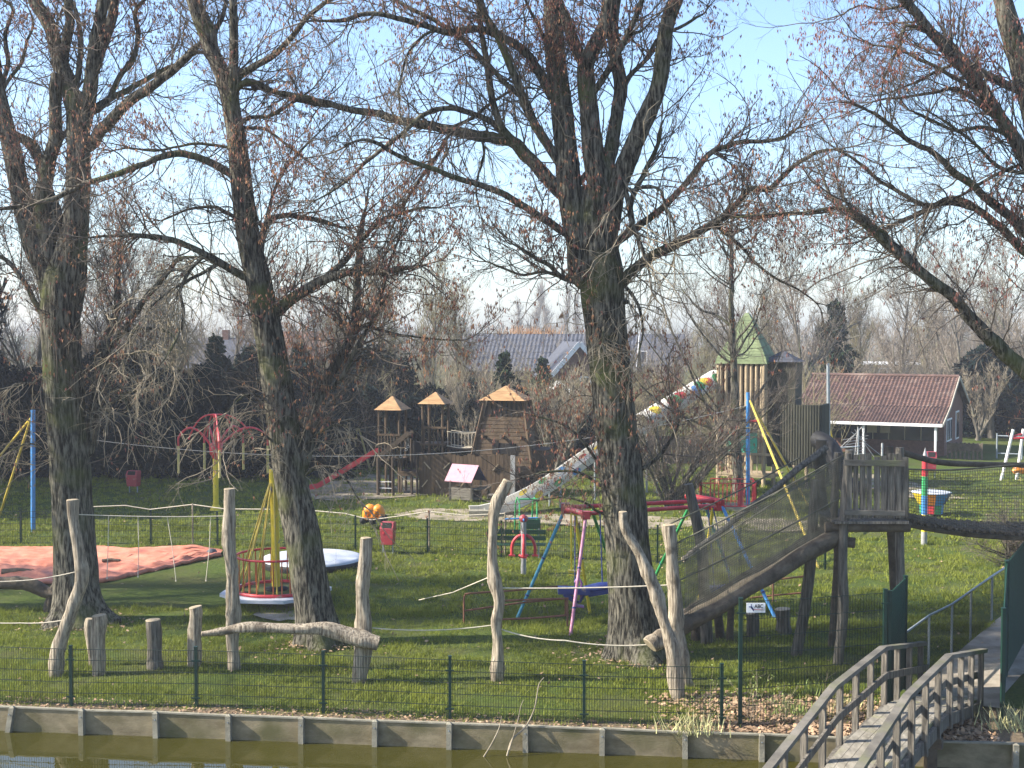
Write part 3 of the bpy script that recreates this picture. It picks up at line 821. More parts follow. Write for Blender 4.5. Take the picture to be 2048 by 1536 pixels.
# ================================================================ climbing course of stripped trunks
def log_post(name, label, px, w0, w1, cat='post', group='stripped trunks of the climbing course', m='pale_wood', Y=None, drift=0, n=14, rough=.07, seed=1, base=None):
    bx, by = px[-1]
    g = G(bx, by) if base is None else base; Y = g.y if Y is None else Y
    pts = []; k = len(px)
    for i, (x, y) in enumerate(px): pts.append(np.array(P(x, y, Y + drift * (1 - i / (k - 1)))))
    if base is None: pts[-1][2] = -.15
    rad = [(w0 + (w1 - w0) * i / (k - 1)) / 2 * Y / F for i in range(k)]
    p, r = resample(pts, rad, .10)
    rn = np.random.default_rng(seed + 40); kk = len(p); tt = np.arange(kk) * .10
    p[1:-1, 0] += (.012 * np.sin(tt * 2.9 + seed) + .010 * np.sin(tt * 6.1 + seed * 2))[1:-1]
    r = r * (1 + .05 * np.sin(tt * 3.7 + seed * 1.3) + .035 * np.sin(tt * 8.3 + seed) + rn.normal(0, .018, kk))
    for _ in range(max(1, kk // 12)):
        c = rn.integers(2, max(3, kk - 2)); r = r * (1 + .16 * np.exp(-((np.arange(kk) - c) / 1.1) ** 2))
    root = thing(name, label, cat, g, group)
    b = MB(); b.tube(p, r, n, cap=False, rough=rough, seed=seed); o = b.build('shaft', m, root)
    b = MB(); t = p[0] - p[1]; t = t / np.linalg.norm(t); b.tube([p[0] - t * .004, p[0] + t * .012], [r[0] * 1.005, r[0] * .93], n, rough=rough * 0, seed=seed); b.build('cut_end', 'end_grain', root)
    return root
log_post('climbing_post', 'tall S-curved pale stripped trunk in front of the leftmost poplar', [(145, 1000), (148, 1050), (160, 1110), (162, 1160), (145, 1215), (122, 1280), (108, 1352)], 22, 27, seed=2)
log_post('log_stump', 'pale upright stump in front of a thinner stump, near the S-curved post', [(198, 1231), (196, 1290), (199, 1350)], 27, 28, 'stump', 'upright stumps on the bank')
log_post('log_stump', 'slim upright stump half hidden behind a thicker pale stump', [(180, 1238), (181, 1290), (184, 1332)], 16, 15, 'stump', 'upright stumps on the bank', seed=5)
log_post('log_stump', 'grey upright stump standing alone, third from the left on the bank', [(306, 1240), (308, 1290), (312, 1340)], 29, 29, 'stump', 'upright stumps on the bank', 'grey_wood', seed=6)
log_post('log_stump', 'upright stump touching the thin end of the lying wavy log', [(391, 1214), (390, 1270), (389, 1334)], 26, 27, 'stump', 'upright stumps on the bank', seed=7)
log_post('climbing_post', 'tall straight pale post with flat top left of the yellow carousel', [(459, 978), (458, 1060), (463, 1150), (466, 1230), (467, 1340)], 23, 27, seed=8)
log_post('climbing_post', 'knotty pale post with slanted cut top carrying the end of the wavy log', [(732, 1076), (730, 1130), (724, 1200), (726, 1260), (719, 1363)], 22, 33, rough=.13, seed=9)
log_post('climbing_post', 'bent weathered trunk with cracked bark, alone between the ropes', [(1016, 962), (998, 1000), (987, 1045), (983, 1100), (989, 1160), (1000, 1205), (994, 1250), (995, 1300), (993, 1362)], 20, 23, rough=.12, seed=10)
log_post('climbing_post', 'leaning trunk crossing in front of the poplar to the net ramp', [(1246, 1024), (1254, 1065), (1283, 1120), (1311, 1185), (1336, 1265), (1347, 1330), (1358, 1397)], 17, 30, rough=.10, seed=11)
log_post('climbing_post', 'smooth pale post at the foot of the net ramp', [(1338, 1050), (1342, 1110), (1351, 1200), (1359, 1280), (1374, 1372)], 26, 28, seed=12)
log_post('wavy_log', 'long pale wavy log lying across stumps as a balance beam', [(405, 1268), (450, 1262), (500, 1254), (555, 1256), (600, 1259), (650, 1258), (700, 1272), (757, 1287)], 12, 32, 'log', None, Y=G(720, 1360).y - .32, base=P(405, 1268, G(720, 1360).y - .3), rough=.11, seed=13)

def rope(name, label, pts, r=.014, sag=0.0, group='ropes of the climbing course', m='rope', drops=None):
    pts = [Vector(p) for p in pts]; out = []
    for a, c in zip(pts, pts[1:]):
        for k in range(10):
            t = k / 10; p = a.lerp(c, t); p.z -= sag * 4 * t * (1 - t); out.append(tuple(p))
    out.append(tuple(pts[-1]))
    root = thing(name, label, 'rope', pts[0], group)
    b = MB(); b.tube(out, r, 6); b.build('line', m, root)
    for (x, y0, y1) in drops or []:
        Y = pts[0].y + (pts[-1].y - pts[0].y) * .5
        # hang below the line at that place
        i = min(range(len(out)), key=lambda k: abs(out[k][0] - P(x, y0, out[k][1]).x)); q = Vector(out[i]); e = P(x + 4, y1, q.y)
        b = MB(); b.tube([q, q.lerp(e, .5) + Vector((random.uniform(-.03, .03), 0, 0)), e], r * .8, 5); b.tube([e, e - Vector((0, 0, .03))], r * 1.7, 6); b.build('hanging_cord', m, root)
    return root
Y1 = G(108, 1352).y; Y5 = G(467, 1340).y; Y6 = G(719, 1363).y; Y7 = G(993, 1362).y; Y9 = G(1374, 1372).y
rope('rope', 'rope with four hanging cords between the S-curved post and the tall straight post', [P(158, 1029, Y1), P(450, 1032, Y5)], .011, .03, drops=[(210, 1038, 1155), (272, 1038, 1152), (348, 1038, 1160), (408, 1036, 1160)])
rope('rope', 'rope running left out of the picture from the S-curved post', [P(158, 1142, Y1), P(60, 1160, Y1 + .2), P(-60, 1163, Y1 + .3)], .012, .02)
rope('rope', 'low double rope at the left picture edge in front of the poplar', [P(128, 1240, Y1), P(40, 1246, Y1 + .2), P(-60, 1240, Y1 + .4)], .012, .03)
rope('rope', 'taut rope at chest height from the bent trunk to the net ramp', [P(1000, 1176, Y7), P(1340, 1170, Y9)], .015, .03)
rope('rope', 'low rope from the knotty post to the bent trunk', [P(745, 1256, Y6), P(988, 1250, Y7)], .013, .08)
rope('rope', 'low sagging rope from the bent trunk to the log ramp', [P(1000, 1258, Y7), P(1130, 1281, Y7 - .3), P(1302, 1289, Y9)], .015, .06)
rope('rope', 'loose rope slanting from the bent trunk down to the grass', [P(984, 1152, Y7), P(905, 1185, Y7 + 1.6), P(838, 1200, Y7 + 4.6)], .012, .0)

rp = [(120, 1016), (250, 1011), (300, 1019), (385, 1009), (450, 1018), (600, 1019), (690, 1027), (742, 1040), (800, 1032), (858, 1023), (930, 1031), (1010, 1027)]
rY = lambda x: np.interp(x, [42, 302, 711, 1003], [46.2, 46.1, 44.4, 43.4]) + .25
Rr = rope('rope', 'slack whitish rope strung above the mesh fence behind the tarpaulin and trampoline', [P(x, y, rY(x)) for x, y in rp], .02, .0)
for x, y in ((385, 1009), (858, 1023), (1010, 1027)):
    b = MB(); q = P(x, y, rY(x)); b.bar((q.x, q.y, -.05), q + Vector((0, 0, .04)), .03, 7); b.build('stake', 'pale_wood', Rr)
# ---------------------------------------------------------------- net ramp, platform, net bridge
def net(b, quad, nu, nv, r=.004, sag=0.0, jit=0.0):
    A, B, C_, D = [np.array(p, float) for p in quad]   # A-B bottom, D-C top
    rr = np.random.default_rng(int(abs(A[0]) * 100))
    def pt(u, v):
        p = (A * (1 - u) + B * u) * (1 - v) + (D * (1 - u) + C_ * u) * v
        p = p + np.array([0, .04 * math.sin(u * 9 + v * 5), .03 * math.sin(u * 17 + 2) * v])
        p[2] -= sag * 4 * v * (1 - v) * .3; return p
    M_ = 10
    for i in range(nu + 1): b.tube([pt(i / nu, k / M_) for k in range(M_ + 1)], r, 3, cap=False, smooth=False)
    for j in range(nv + 1): b.tube([pt(k / (M_ * 2), j / nv) for k in range(M_ * 2 + 1)], r, 3, cap=False, smooth=False)

def net_ramp():
    root = thing('net_ramp', 'sloping tunnel of dark netting on logs climbing to the wooden platform', 'climbing net', G(1365, 1372))
    yl, yh = 27.25, 29.15
    lo = P(1300, 1290, yl - .1); hi = P(1672, 1070, yh)
    def logp(nm, a, c, r0, r1, m, seed=1, bend=.0):
        pts = [np.array(a.lerp(c, k / 14)) + np.array([0, 0, bend * math.sin(k / 14 * PI) + .02 * math.sin(k * 1.3)]) for k in range(15)]
        b = MB(); b.tube(pts, np.linspace(r0, r1, 15), 14, cap=False, rough=.06, seed=seed); o = b.build(nm, m, root)
        t = Vector(pts[0] - pts[1]).normalized(); b = MB(); b.tube([Vector(pts[0]) - t * .004, Vector(pts[0]) + t * .012], [r0, r0 * .93], 14); b.build('cut_end', 'end_grain', o)
    logp('beam', lo, lo.lerp(hi, .13), .19, .18, 'pale_wood', 4)
    logp('beam', lo.lerp(hi, .133), hi, .185, .20, 'dark_log', 2, -.02)
    lo2 = P(1385, 1170, yl + 2.6); hi2 = P(1690, 1040, yh + 1.5)
    logp('beam', P(1362, 1235, yl + 2.0), hi2, .13, .15, 'dark_log', 3)
    # upper handrail beams
    logp('handrail', P(1366, 1120, yl + 1.7), P(1652, 893, yh + 1.5), .065, .075, 'grey_wood', 5, -.03)
    for k, (xa, ya, xb, yb, dy) in enumerate([(1343, 1091, 1690, 908, 0), (1350, 1165, 1700, 985, 0), (1352, 1125, 1400, 1098, .1), (1335, 1050, 1600, 915, 1.7), (1400, 1098, 1655, 932, .9)]):
        b = MB(); a = P(xa, ya, yl + dy); c = P(xb, yb, yh + dy)
        b.tube([np.array(a.lerp(c, t / 8)) + np.array([0, 0, -.05 * math.sin(t / 8 * PI)]) for t in range(9)], .017, 6); b.build('rope', 'net', root)
    b = MB()
    net(b, [P(1350, 1262, yl), P(1668, 1070, yh), P(1688, 912, yh), P(1345, 1094, yl)], 96, 36, .0066)
    b.build('side_net', 'net', root)
    b = MB(); net(b, [P(1372, 1225, yl + 2), P(1680, 1048, yh + 1.5), P(1652, 900, yh + 1.5), P(1368, 1122, yl + 1.7)], 96, 36, .0066); b.build('side_net', 'net', root)
    b = MB(); net(b, [P(1352, 1258, yl), P(1668, 1066, yh), P(1684, 1046, yh + 1.5), P(1374, 1222, yl + 2)], 80, 34, .012); b.build('floor_net', 'net_dark', root)
    # legs
    for k, (px, w0, w1, m) in enumerate([([(1376, 968), (1388, 1020), (1402, 1090), (1408, 1180), (1413, 1286)], 20, 24, 'grey_wood'), ([(1432, 1195), (1437, 1240), (1440, 1275)], 17, 20, 'dark_log'), ([(1463, 1180), (1462, 1230), (1459, 1281)], 13, 16, 'dark_log'), ([(1395, 1215), (1392, 1250), (1391, 1280)], 18, 20, 'dark_log'),
                                          ([(1632, 960), (1626, 1040), (1622, 1110), (1612, 1200), (1592, 1312)], 20, 23, 'grey_wood')]):
        Y = G(*px[-1]).y; p, r = resample([P(x, y, Y) for x, y in px], [(w0 + (w1 - w0) * i / (len(px) - 1)) / 2 * Y / F for i in range(len(px))], .12); p[-1][2] = -.15
        b = MB(); b.tube(p, r, 12, rough=.06, seed=k); b.build('leg', m, root)
    return root
net_ramp()

def platform():
    g = G(1677, 1332); Y = g.y; root = thing('lookout_platform', 'raised wooden platform with plank balustrade on tall log legs', 'platform', g)
    Yb = Y + 1.75
    for k, (px, w, yy, m) in enumerate([([(1700, 900), (1694, 960), (1688, 1040), (1685, 1120), (1687, 1200), (1683, 1260), (1675, 1333)], 19, Y, 'grey_wood'),
                               ([(1800, 895), (1799, 960), (1799, 1050), (1800, 1130), (1803, 1220), (1805, 1318)], 17, Y + .15, 'grey_wood'),
                               ([(1780, 1045), (1786, 1120), (1790, 1190), (1795, 1290)], 17, Yb, 'dark_log'),
                               ([(1672, 1050), (1676, 1120), (1672, 1200), (1664, 1298)], 17, Yb, 'dark_log'),
                               ([(1676, 905), (1671, 960), (1668, 1040)], 15, Y + .5, 'grey_wood'), ([(1779, 893), (1779, 960), (1779, 1040)], 15, Yb, 'dark_log'), ([(1643, 880), (1640, 950), (1652, 1055)], 20, Yb, 'dark_log')]):
        p, r = resample([P(x, y, yy) for x, y in px], [w / 2 * yy / F * (1 + .12 * i / len(px)) for i in range(len(px))], .15)
        if p[-1][2] < .6: p[-1][2] = -.15
        b = MB(); b.tube(p, r, 12, rough=.05, seed=k + 3); b.build('leg' if k < 4 else 'corner_post', m, root)
    zd = P(1740, 1040, Y).z; xa = P(1664, 1040, Y).x; xb = P(1812, 1040, Y).x
    b = MB(); n = 9
    for k in range(n):
        y0 = Y - .22 + (Yb - Y + .45) * k / n; b.box(((xa + xb) / 2, y0 + .1, zd - .03), (xb - xa, .20, .055))
    b.build('deck', 'grey_wood', root)
    b = MB()
    for yy, px in ((Y + .06, 1650), (Yb - .1, 1690)):
        a = P(px, 1083, yy); b.bar((a.x, a.y, zd - .17), (xb + .1, a.y, zd - .17), .11, 12)
    a = P(1640, 1078, Y + .3); c = P(1710, 1086, Y + .15); b.bar(a, c, .12, 12); b.build('bearer', 'dark_log', root)
    r = random.Random(4)
    yf = Y - .14
    for nm, y0, y1 in (('rail', 919, 931), ('rail', 1020, 1030)):
        b = MB(); a = P(1688, (y0 + y1) / 2, yf - .05); c = P(1810, (y0 + y1) / 2 + 2, yf - .05); b.beam(a, c, .045, (y1 - y0) * yf / F); b.build(nm, 'grey_wood_h', root)
    x = 1693
    while x < 1804:
        wd = r.uniform(10.5, 13); top = r.uniform(906, 915); b = MB(); lean = r.uniform(-1.5, 1.5)
        a = P(x + wd / 2 + lean, top, yf); c = P(x + wd / 2, 1036, yf); b.beam(c, a, wd * .97 * yf / F, .028, up=(0, 1, 0)); b.build('plank', 'grey_wood', root); x += wd + r.uniform(1.0, 3.4)
    # side balustrade behind
    b = MB()
    for k in range(7): b.box((xb - .06, Y + .25 + k * .21, zd + .62), (.03, .14, 1.2))
    b.beam((xb - .085, Y + .1, zd + 1.05), (xb - .085, Yb, zd + 1.05), .04, .12); b.build('side_planks', 'grey_wood', root)
    return zd, Y, Yb
PZ, PY0, PY1 = platform()

def net_bridge():
    a = P(1806, 1047, PY0 + .35); root = thing('net_bridge', 'netted log bridge leading right from the wooden platform out of the picture', 'climbing net', a)
    def lg(nm, px, yy, r, m, seed):
        p, rr = resample([P(x, y, yy + .25 * i) for i, (x, y) in enumerate(px)], [r] * len(px), .25); b = MB(); b.tube(p, rr, 10, rough=.08, seed=seed); b.build(nm, m, root)
    lg('log', [(1806, 1046), (1850, 1056), (1930, 1068), (2048, 1076), (2170, 1070)], PY0 + .3, .06, 'dark_log', 1)
    lg('log', [(1800, 1040), (1850, 1050), (1930, 1062), (2048, 1070), (2170, 1062)], PY1 - .2, .06, 'dark_log', 2)
    lg('handrail', [(1806, 905), (1850, 918), (1900, 927), (2048, 930), (2170, 926)], PY1, .07, 'dark_log', 3)
    lg('handrail', [(1806, 938), (1900, 940), (2048, 928), (2170, 915)], PY0 + .3, .02, 'net', 4)
    b = MB()
    for k in range(26):
        x = 1812 + k * 14; y = np.interp(x, [1806, 1850, 1930, 2048, 2170], [1046, 1056, 1068, 1076, 1070]); q = P(x, y, PY0 + .3 + (x - 1806) / 364); b.bar(q + Vector((0, -.12, .10)), q + Vector((0, 1.5, .12)), .035 if k % 3 else .05, 7)
    b.build('step_logs', 'dark_log', root)
    top = lambda x: np.interp(x, [1806, 1900, 2048, 2170], [938, 940, 928, 915]); bot = lambda x: np.interp(x, [1806, 1850, 1930, 2048, 2170], [1044, 1054, 1066, 1074, 1068])
    b = MB()
    for k in range(74):
        x = 1808 + k * 4.9; yy = PY0 + .3 + (x - 1806) / 364; b.tube([P(x, top(x), yy), P(x, bot(x), yy)], .0065, 3, cap=False, smooth=False)
    for j in range(22):
        v = j / 21; b.tube([P(x, top(x) * (1 - v) + bot(x) * v + .8 * math.sin(x * .05 + j), PY0 + .3 + (x - 1806) / 364) for x in np.linspace(1808, 2165, 16)], .0065, 3, cap=False, smooth=False)
    b.build('side_net', 'net', root)
    p = P(2120, 1072, PY0 + 1.1)
    b = MB(); b.tube([p + Vector((.0, .0, 1.6)), p, Vector((p.x, p.y, -.1))], .11, 10); b.build('leg', 'grey_wood', root)
net_bridge()

# stubs under the ramp
for k, (x, y0, y1, wd, lab) in enumerate([(1505, 1226, 1272, 22, 'dark short stump under the ABC sign'), (1567, 1218, 1266, 30, 'wide rough stump right of the ABC sign'), (1352, 1235, 1268, 18, 'short dark stump at the base of the net ramp')]):
    log_post('log_stump', lab, [(x - 2, y0), (x, (y0 + y1) / 2), (x, y1)], wd, wd, 'stump', 'dark stumps under the ramp', 'grey_wood', seed=20 + k)
# fallen log bench at the left
log_post('fallen_log', 'grey crooked fallen log lying in front of the orange tarpaulin', [(-70, 1165), (0, 1166), (60, 1168), (95, 1185), (116, 1182)], 26, 24, 'log', None, 'dark_log', Y=G(95, 1222).y, base=P(95, 1190, G(95, 1222).y), rough=.08, seed=31)
log_post('log_stump', 'forked short post propping up the crooked fallen log', [(116, 1158), (104, 1185), (94, 1222)], 14, 18, 'stump', None, 'dark_log', seed=33)
# ================================================================ playground equipment
class L:
    """local frame standing on the ground at photo pixel px,py; x right, y away, z up in metres"""
    def __init__(s, px, py, alpha=0.0, z=0.0):
        s.px = px; s.py = py; s.o = G(px, py, z); s.s = F / s.o.y; a = math.radians(alpha)
        s.ux = Vector((math.cos(a), -math.sin(a), 0)); s.uy = Vector((math.sin(a), math.cos(a), 0)); s.c = math.cos(a)
    def w(s, x, y, z): return s.o + s.ux * x + s.uy * y + Vector((0, 0, z))
    def q(s, px, py, y=0.0): return s.w((px - s.px) / s.s / s.c, y, (s.py - py) / s.s)
    def box(s, b, x0, x1, y0, y1, z0, z1):
        b.hexa([s.w(x0, y0, z0), s.w(x1, y0, z0), s.w(x1, y1, z0), s.w(x0, y1, z0), s.w(x0, y0, z1), s.w(x1, y0, z1), s.w(x1, y1, z1), s.w(x0, y1, z1)])
    def pyramid(s, b, x0, x1, y0, y1, z0, z1, n=7, over=.02):
        """hip roof laid in stepped courses of boards"""
        cx, cy = (x0 + x1) / 2, (y0 + y1) / 2
        for k in range(n):
            f0 = k / n; f1 = (k + 1) / n
            def ring(f, e=0): return [(x0 + (cx - x0) * f - e, y0 + (cy - y0) * f - e), (x1 + (cx - x1) * f + e, y0 + (cy - y0) * f - e), (x1 + (cx - x1) * f + e, y1 + (cy - y1) * f + e), (x0 + (cx - x0) * f - e, y1 + (cy - y1) * f + e)]
            za = z0 + (z1 - z0) * f0; zb = z0 + (z1 - z0) * f1
            b.hexa([s.w(x, y, za) for x, y in ring(f0, over)] + [s.w(x, y, zb) for x, y in ring(min(f1, .985), over * .3)])

def fort():
    f = L(838, 990, 13); s = f.s; R = thing('play_fort', 'dark brown wooden play fort with three roofed towers and a plank wall', 'play fort', f.o)
    X = lambda px: (px - f.px) / s / f.c; Z = lambda py: (f.py - py) / s
    rr = random.Random(2)
    # plank wall
    b = MB(); x = X(838)
    while x < X(1022):
        wd = rr.uniform(.17, .21); f.box(b, x, x + wd - .012, 0, .05, .02, Z(905) + rr.uniform(-.12, .02)); x += wd
    b.build('plank_wall', 'brown_wood', R)
    for nm, xa, ya, xb, yb in [('a', 849, 923, 862, 937), ('a', 888, 936, 901, 923), ('a', 845, 973, 856, 959), ('a', 873, 959, 883, 975), ('a', 987, 937, 998, 924), ('a', 921, 972, 931, 961), ('a', 958, 940, 966, 952)]:
        b = MB(); b.beam(f.q(xa, ya, -.05), f.q(xb, yb, -.05), .05, .07, up=(0, 1, 0)); b.build('climbing_grip', 'log_tan', R)
    def tower(px0, px1, pye, pya, deck, yo, dp, lean=0):
        t = (X(px0), X(px1)); ins = .16
        for xx in (t[0] + ins, t[0] + ins + .33, t[1] - ins):
            for yy in (yo + .12, yo + dp - .12):
                if xx == t[0] + ins + .33 and yy > yo + .5: continue
                b = MB(); b.bar(f.w(xx, yy, -.05), f.w(xx, yy, Z(pye) + .05), .06, 8); b.build('pillar', 'brown_wood', R)
        b = MB(); f.pyramid(b, t[0], t[1], yo - .1, yo + dp + .1, Z(pye), Z(pya), 6, .03); b.build('roof', 'fort_roof', R)
        b = MB(); f.box(b, t[0] + .05, t[1] - .05, yo, yo + dp, Z(deck) - .1, Z(deck)); b.build('deck', 'brown_wood', R)
    tower(748, 803, 820, 793, 918, .0, 1.25)
    tower(830, 884, 808, 785, 888, .6, 1.25)
    # balustrade of the left tower
    b = MB(); x = X(754)
    while x < X(797): f.box(b, x, x + .05, -.02, .03, Z(917), Z(868)); x += .15
    f.box(b, X(752), X(800), -.03, .04, Z(872), Z(868)); b.build('balustrade', 'brown_wood', R)
    b = MB(); x = X(840)
    while x < X(884): f.box(b, x, x + .05, .62, .66, Z(900), Z(856)); x += .22
    f.box(b, X(838), X(886), .6, .67, Z(858), Z(854)); b.build('balustrade', 'brown_wood', R)
    # stair flight
    b = MB()
    for yy in (-.75, -.1): b.beam(f.q(766, 912, yy), f.q(828, 862, yy), .07, .20)
    for k in range(9):
        t = (k + .5) / 9; a = f.q(766, 912, -.75).lerp(f.q(828, 862, -.75), t); c = f.q(766, 912, -.1).lerp(f.q(828, 862, -.1), t); b.beam(a, c, .2, .035)
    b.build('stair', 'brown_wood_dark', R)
    # posts and low decks under the stair
    for px, py0, yy in [(756, 913, -.1), (765, 913, -.75), (772, 913, .5), (784, 917, .9), (796, 912, -.8), (801, 880, .1), (812, 880, .8), (825, 948, -.1), (836, 905, -.12), (836, 880, .7)]:
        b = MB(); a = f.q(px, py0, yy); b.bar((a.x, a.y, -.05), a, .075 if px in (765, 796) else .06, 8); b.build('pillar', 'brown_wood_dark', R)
    b = MB(); f.box(b, X(797), X(838), -.15, .95, Z(948) - .08, Z(943)); b.build('step_deck', 'brown_wood', R)
    b = MB()
    for py in (961, 974): b.bar(f.q(768, py, -.75), f.q(796, py, -.8), .02, 6)
    b.build('ladder_rung', 'steel', R)
    b = MB(); f.box(b, X(806), X(836), .9, .95, Z(940), Z(885)); b.build('dark_backing', 'dark_inside', R)  # near-black sheet, shade behind the posts put into its colour
    # rope rings under the stair
    for px, py in ((805, 912), (816, 898), (820, 892), (789, 928)):
        b = MB(); c = f.q(px, py, -.3); b.tube([c + Vector((.06 * math.cos(a), 0, .06 * math.sin(a))) for a in np.linspace(0, 2 * PI, 9)], .014, 5, cap=False); b.bar(c + Vector((0, 0, .06)), c + Vector((0, 0, .5)), .008, 4); b.build('ring', 'steel', R)
    # big tower with sloping sides
    y0 = .35; D = 1.9; xb0, xb1 = X(945), X(1056); xt0, xt1 = X(966), X(1040); zb, zt = Z(905), Z(800)
    lerp = lambda a, c, t: a + (c - a) * t
    def ring(z, off=0):
        t = (z - zb) / (zt - zb); xa, xc = lerp(xb0, xt0, t) - off, lerp(xb1, xt1, t) + off; ya, yc = y0 + .30 * t - off, y0 + D - .3 * t + off; return [(xa, ya), (xc, ya), (xc, yc), (xa, yc)]
    b = MB(); n = 15; zw = Z(832)
    for k in range(n):
        za = lerp(zb - .9, zw, k / n); zc = lerp(zb - .9, zw, (k + 1) / n) - .012
        b.hexa([f.w(x, y, za) for x, y in ring(za, .012)] + [f.w(x, y, zc) for x, y in ring(zc)])
    b.build('tower_body', 'brown_wood', R)
    b = MB(); b.hexa([f.w(x, y, zw) for x, y in ring(zw, -.06)] + [f.w(x, y, zt) for x, y in ring(zt, -.06)])
    b.build('slatted_gallery', 'brown_wood', R)
    b = MB(); r0 = ring(zw + .02, -.005); r1 = ring(zt, -.005)
    for k in range(8):
        t = (k + .5) / 8 - .02
        a = lerp(r0[0][0], r0[1][0], t); c = lerp(r1[0][0], r1[1][0], t)
        b.hexa([f.w(a, r0[0][1] - .01, zw + .02), f.w(a + .075, r0[0][1] - .01, zw + .02), f.w(a + .075, r0[0][1] + .05, zw + .02), f.w(a, r0[0][1] + .05, zw + .02), f.w(c, r1[0][1] - .01, zt), f.w(c + .075, r1[0][1] - .01, zt), f.w(c + .075, r1[0][1] + .05, zt), f.w(c, r1[0][1] + .05, zt)])
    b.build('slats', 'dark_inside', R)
    for i in (0, 1, 2, 3):
        b = MB(); a, c = ring(zb - .3, .05)[i], ring(zt, .04)[i]; b.beam(f.w(a[0], a[1], zb - .3), f.w(c[0], c[1], zt), .12, .12); b.build('corner_board', 'brown_wood', R)
    b = MB(); f.pyramid(b, X(955), X(1046), y0 + .02, y0 + D - .02, Z(799), Z(771), 8, .03); b.build('roof', 'fort_roof', R)
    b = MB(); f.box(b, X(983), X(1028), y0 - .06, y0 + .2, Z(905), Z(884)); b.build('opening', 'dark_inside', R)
    b = MB(); f.box(b, X(983), X(995), y0 - .09, y0 + .0, Z(905), Z(878)); b.build('panel', 'dark_inside', R)  # shade of the opening put into this piece's near-black colour
    for px, py in ((964, 870), (1001, 870), (1040, 872)):
        b = MB(); c = f.q(px, py, y0 - .25); b.bar(c, c + f.uy * .6 + Vector((.2, 0, -.1)), .075, 8); b.build('beam_end', 'brown_wood_dark', R)
    # lower right body, shade put into its darker wood, with strip curtain
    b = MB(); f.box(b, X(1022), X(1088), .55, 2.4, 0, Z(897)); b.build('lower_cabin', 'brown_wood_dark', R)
    b = MB(); f.box(b, X(1022), X(1031), -.05, .05, 0, Z(906)); b.build('post', 'paint_grey', R)
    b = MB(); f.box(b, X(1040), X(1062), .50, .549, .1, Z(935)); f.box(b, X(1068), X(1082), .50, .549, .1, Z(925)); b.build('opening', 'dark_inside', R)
    # rope bridge between towers
    b = MB()
    for k in range(10):
        x = 886 + k * 7; b.bar(f.q(x, 864 + 3 * math.sin(k / 9 * PI), .9), f.q(x, 893 + 4 * math.sin(k / 9 * PI), .9), .014, 5)
    for yy in (.9, 1.6):
        b.tube([f.q(884 + k * 7, 864 + 3 * math.sin(k / 10 * PI), yy) for k in range(11)], .02, 6); b.tube([f.q(884 + k * 7, 893 + 4 * math.sin(k / 10 * PI), yy) for k in range(11)], .03, 6)
    b.build('rope_bridge', 'rope', R)
    b = MB()
    for k in range(22): a = f.q(884 + k * 3.2, 897 + 4 * math.sin(k / 21 * PI), .9); b.beam(a, a + f.uy * .75, .12, .04)
    b.build('bridge_boards', 'brown_wood_dark', R)
    # red slide
    b = MB(); a = f.q(751, 905, .35); c = f.w(X(632), -.35, .22); d = f.w(X(615), -.4, .2)
    for p, q in ((a, c), (c, d)):
        b.beam(p, q, .46, .03)
        for o in (-.24, .24): b.beam(p + f.uy * o + Vector((0, 0, .09)), q + f.uy * o + Vector((0, 0, .09)), .045, .20)
    b.build('slide', 'paint_red', R)
fort()

def playhouse():
    f = L(943, 1005, -58); R = thing('playhouse', 'small weathered playhouse with pink roof on the grass before the fort', 'playhouse', f.o)
    W, D, H = .75, 1.15, .92; rg = 1.62
    b = MB(); n = 5
    for k in range(n):
        z = .08 + .55 * k / n; f.box(b, 0, .04, 0, D, z, z + .55 / n - .01); f.box(b, 0, W, 0, .04, z, z + .55 / n - .01)
    f.box(b, W - .04, W, 0, D, .08, .2); f.box(b, 0, W, D - .04, D, .08, .6)
    b.build('wall', 'grey_wood_h', R)
    for x, y in ((0, 0), (W, 0), (0, D), (W, D)):
        b = MB(); p = f.w(x, y, 0); b.box((p.x, p.y, H / 2), (.08, .08, H + .02)); b.build('corner_post', 'grey_wood', R)
    # ridge runs along x-frame front to back
    e = .14; xm = W / 2
    for sgn, m, nm in ((-1, 'pink_roof', 'roof_panel'), (1, 'paint_navy', 'roof_panel')):
        b = MB(); xe = -e - .08 if sgn < 0 else W + e + .08
        b.hexa([f.w(xe, -e, H - .03), f.w(xm, -e, rg - .03), f.w(xm, D + e, rg - .03), f.w(xe, D + e, H - .03), f.w(xe, -e, H), f.w(xm, -e, rg), f.w(xm, D + e, rg), f.w(xe, D + e, H)]) ; b.build(nm, m, R)
    b = MB(); f.box(b, .05, W + .5, -.25, -.02, .55, .60); f.box(b, W + .40, W + .47, -.2, -.06, 0, .56); b.build('counter', 'grey_wood_h', R)
    b = MB(); f.box(b, .16, W - .1, -.006, -.002, .2, .52); b.build('hatch', 'dark_inside', R)
    f = L(975, 1012, 10); b = MB(); R2 = thing('picnic_table', 'small low dark table with benches right beside the playhouse', 'table', f.o)
    f.box(b, 0, .95, 0, .5, .44, .48); b.build('table_top', 'grey_wood', R2)
    b = MB()
    for x in (.1, .8): f.box(b, x, x + .06, .05, .45, 0, .439)
    f.box(b, .0, .95, -.32, -.12, .22, .25); f.box(b, .1, .16, -.3, -.15, 0, .219); f.box(b, .8, .86, -.3, -.15, 0, .219); b.build('bench_frame', 'dark_log', R2)
playhouse()

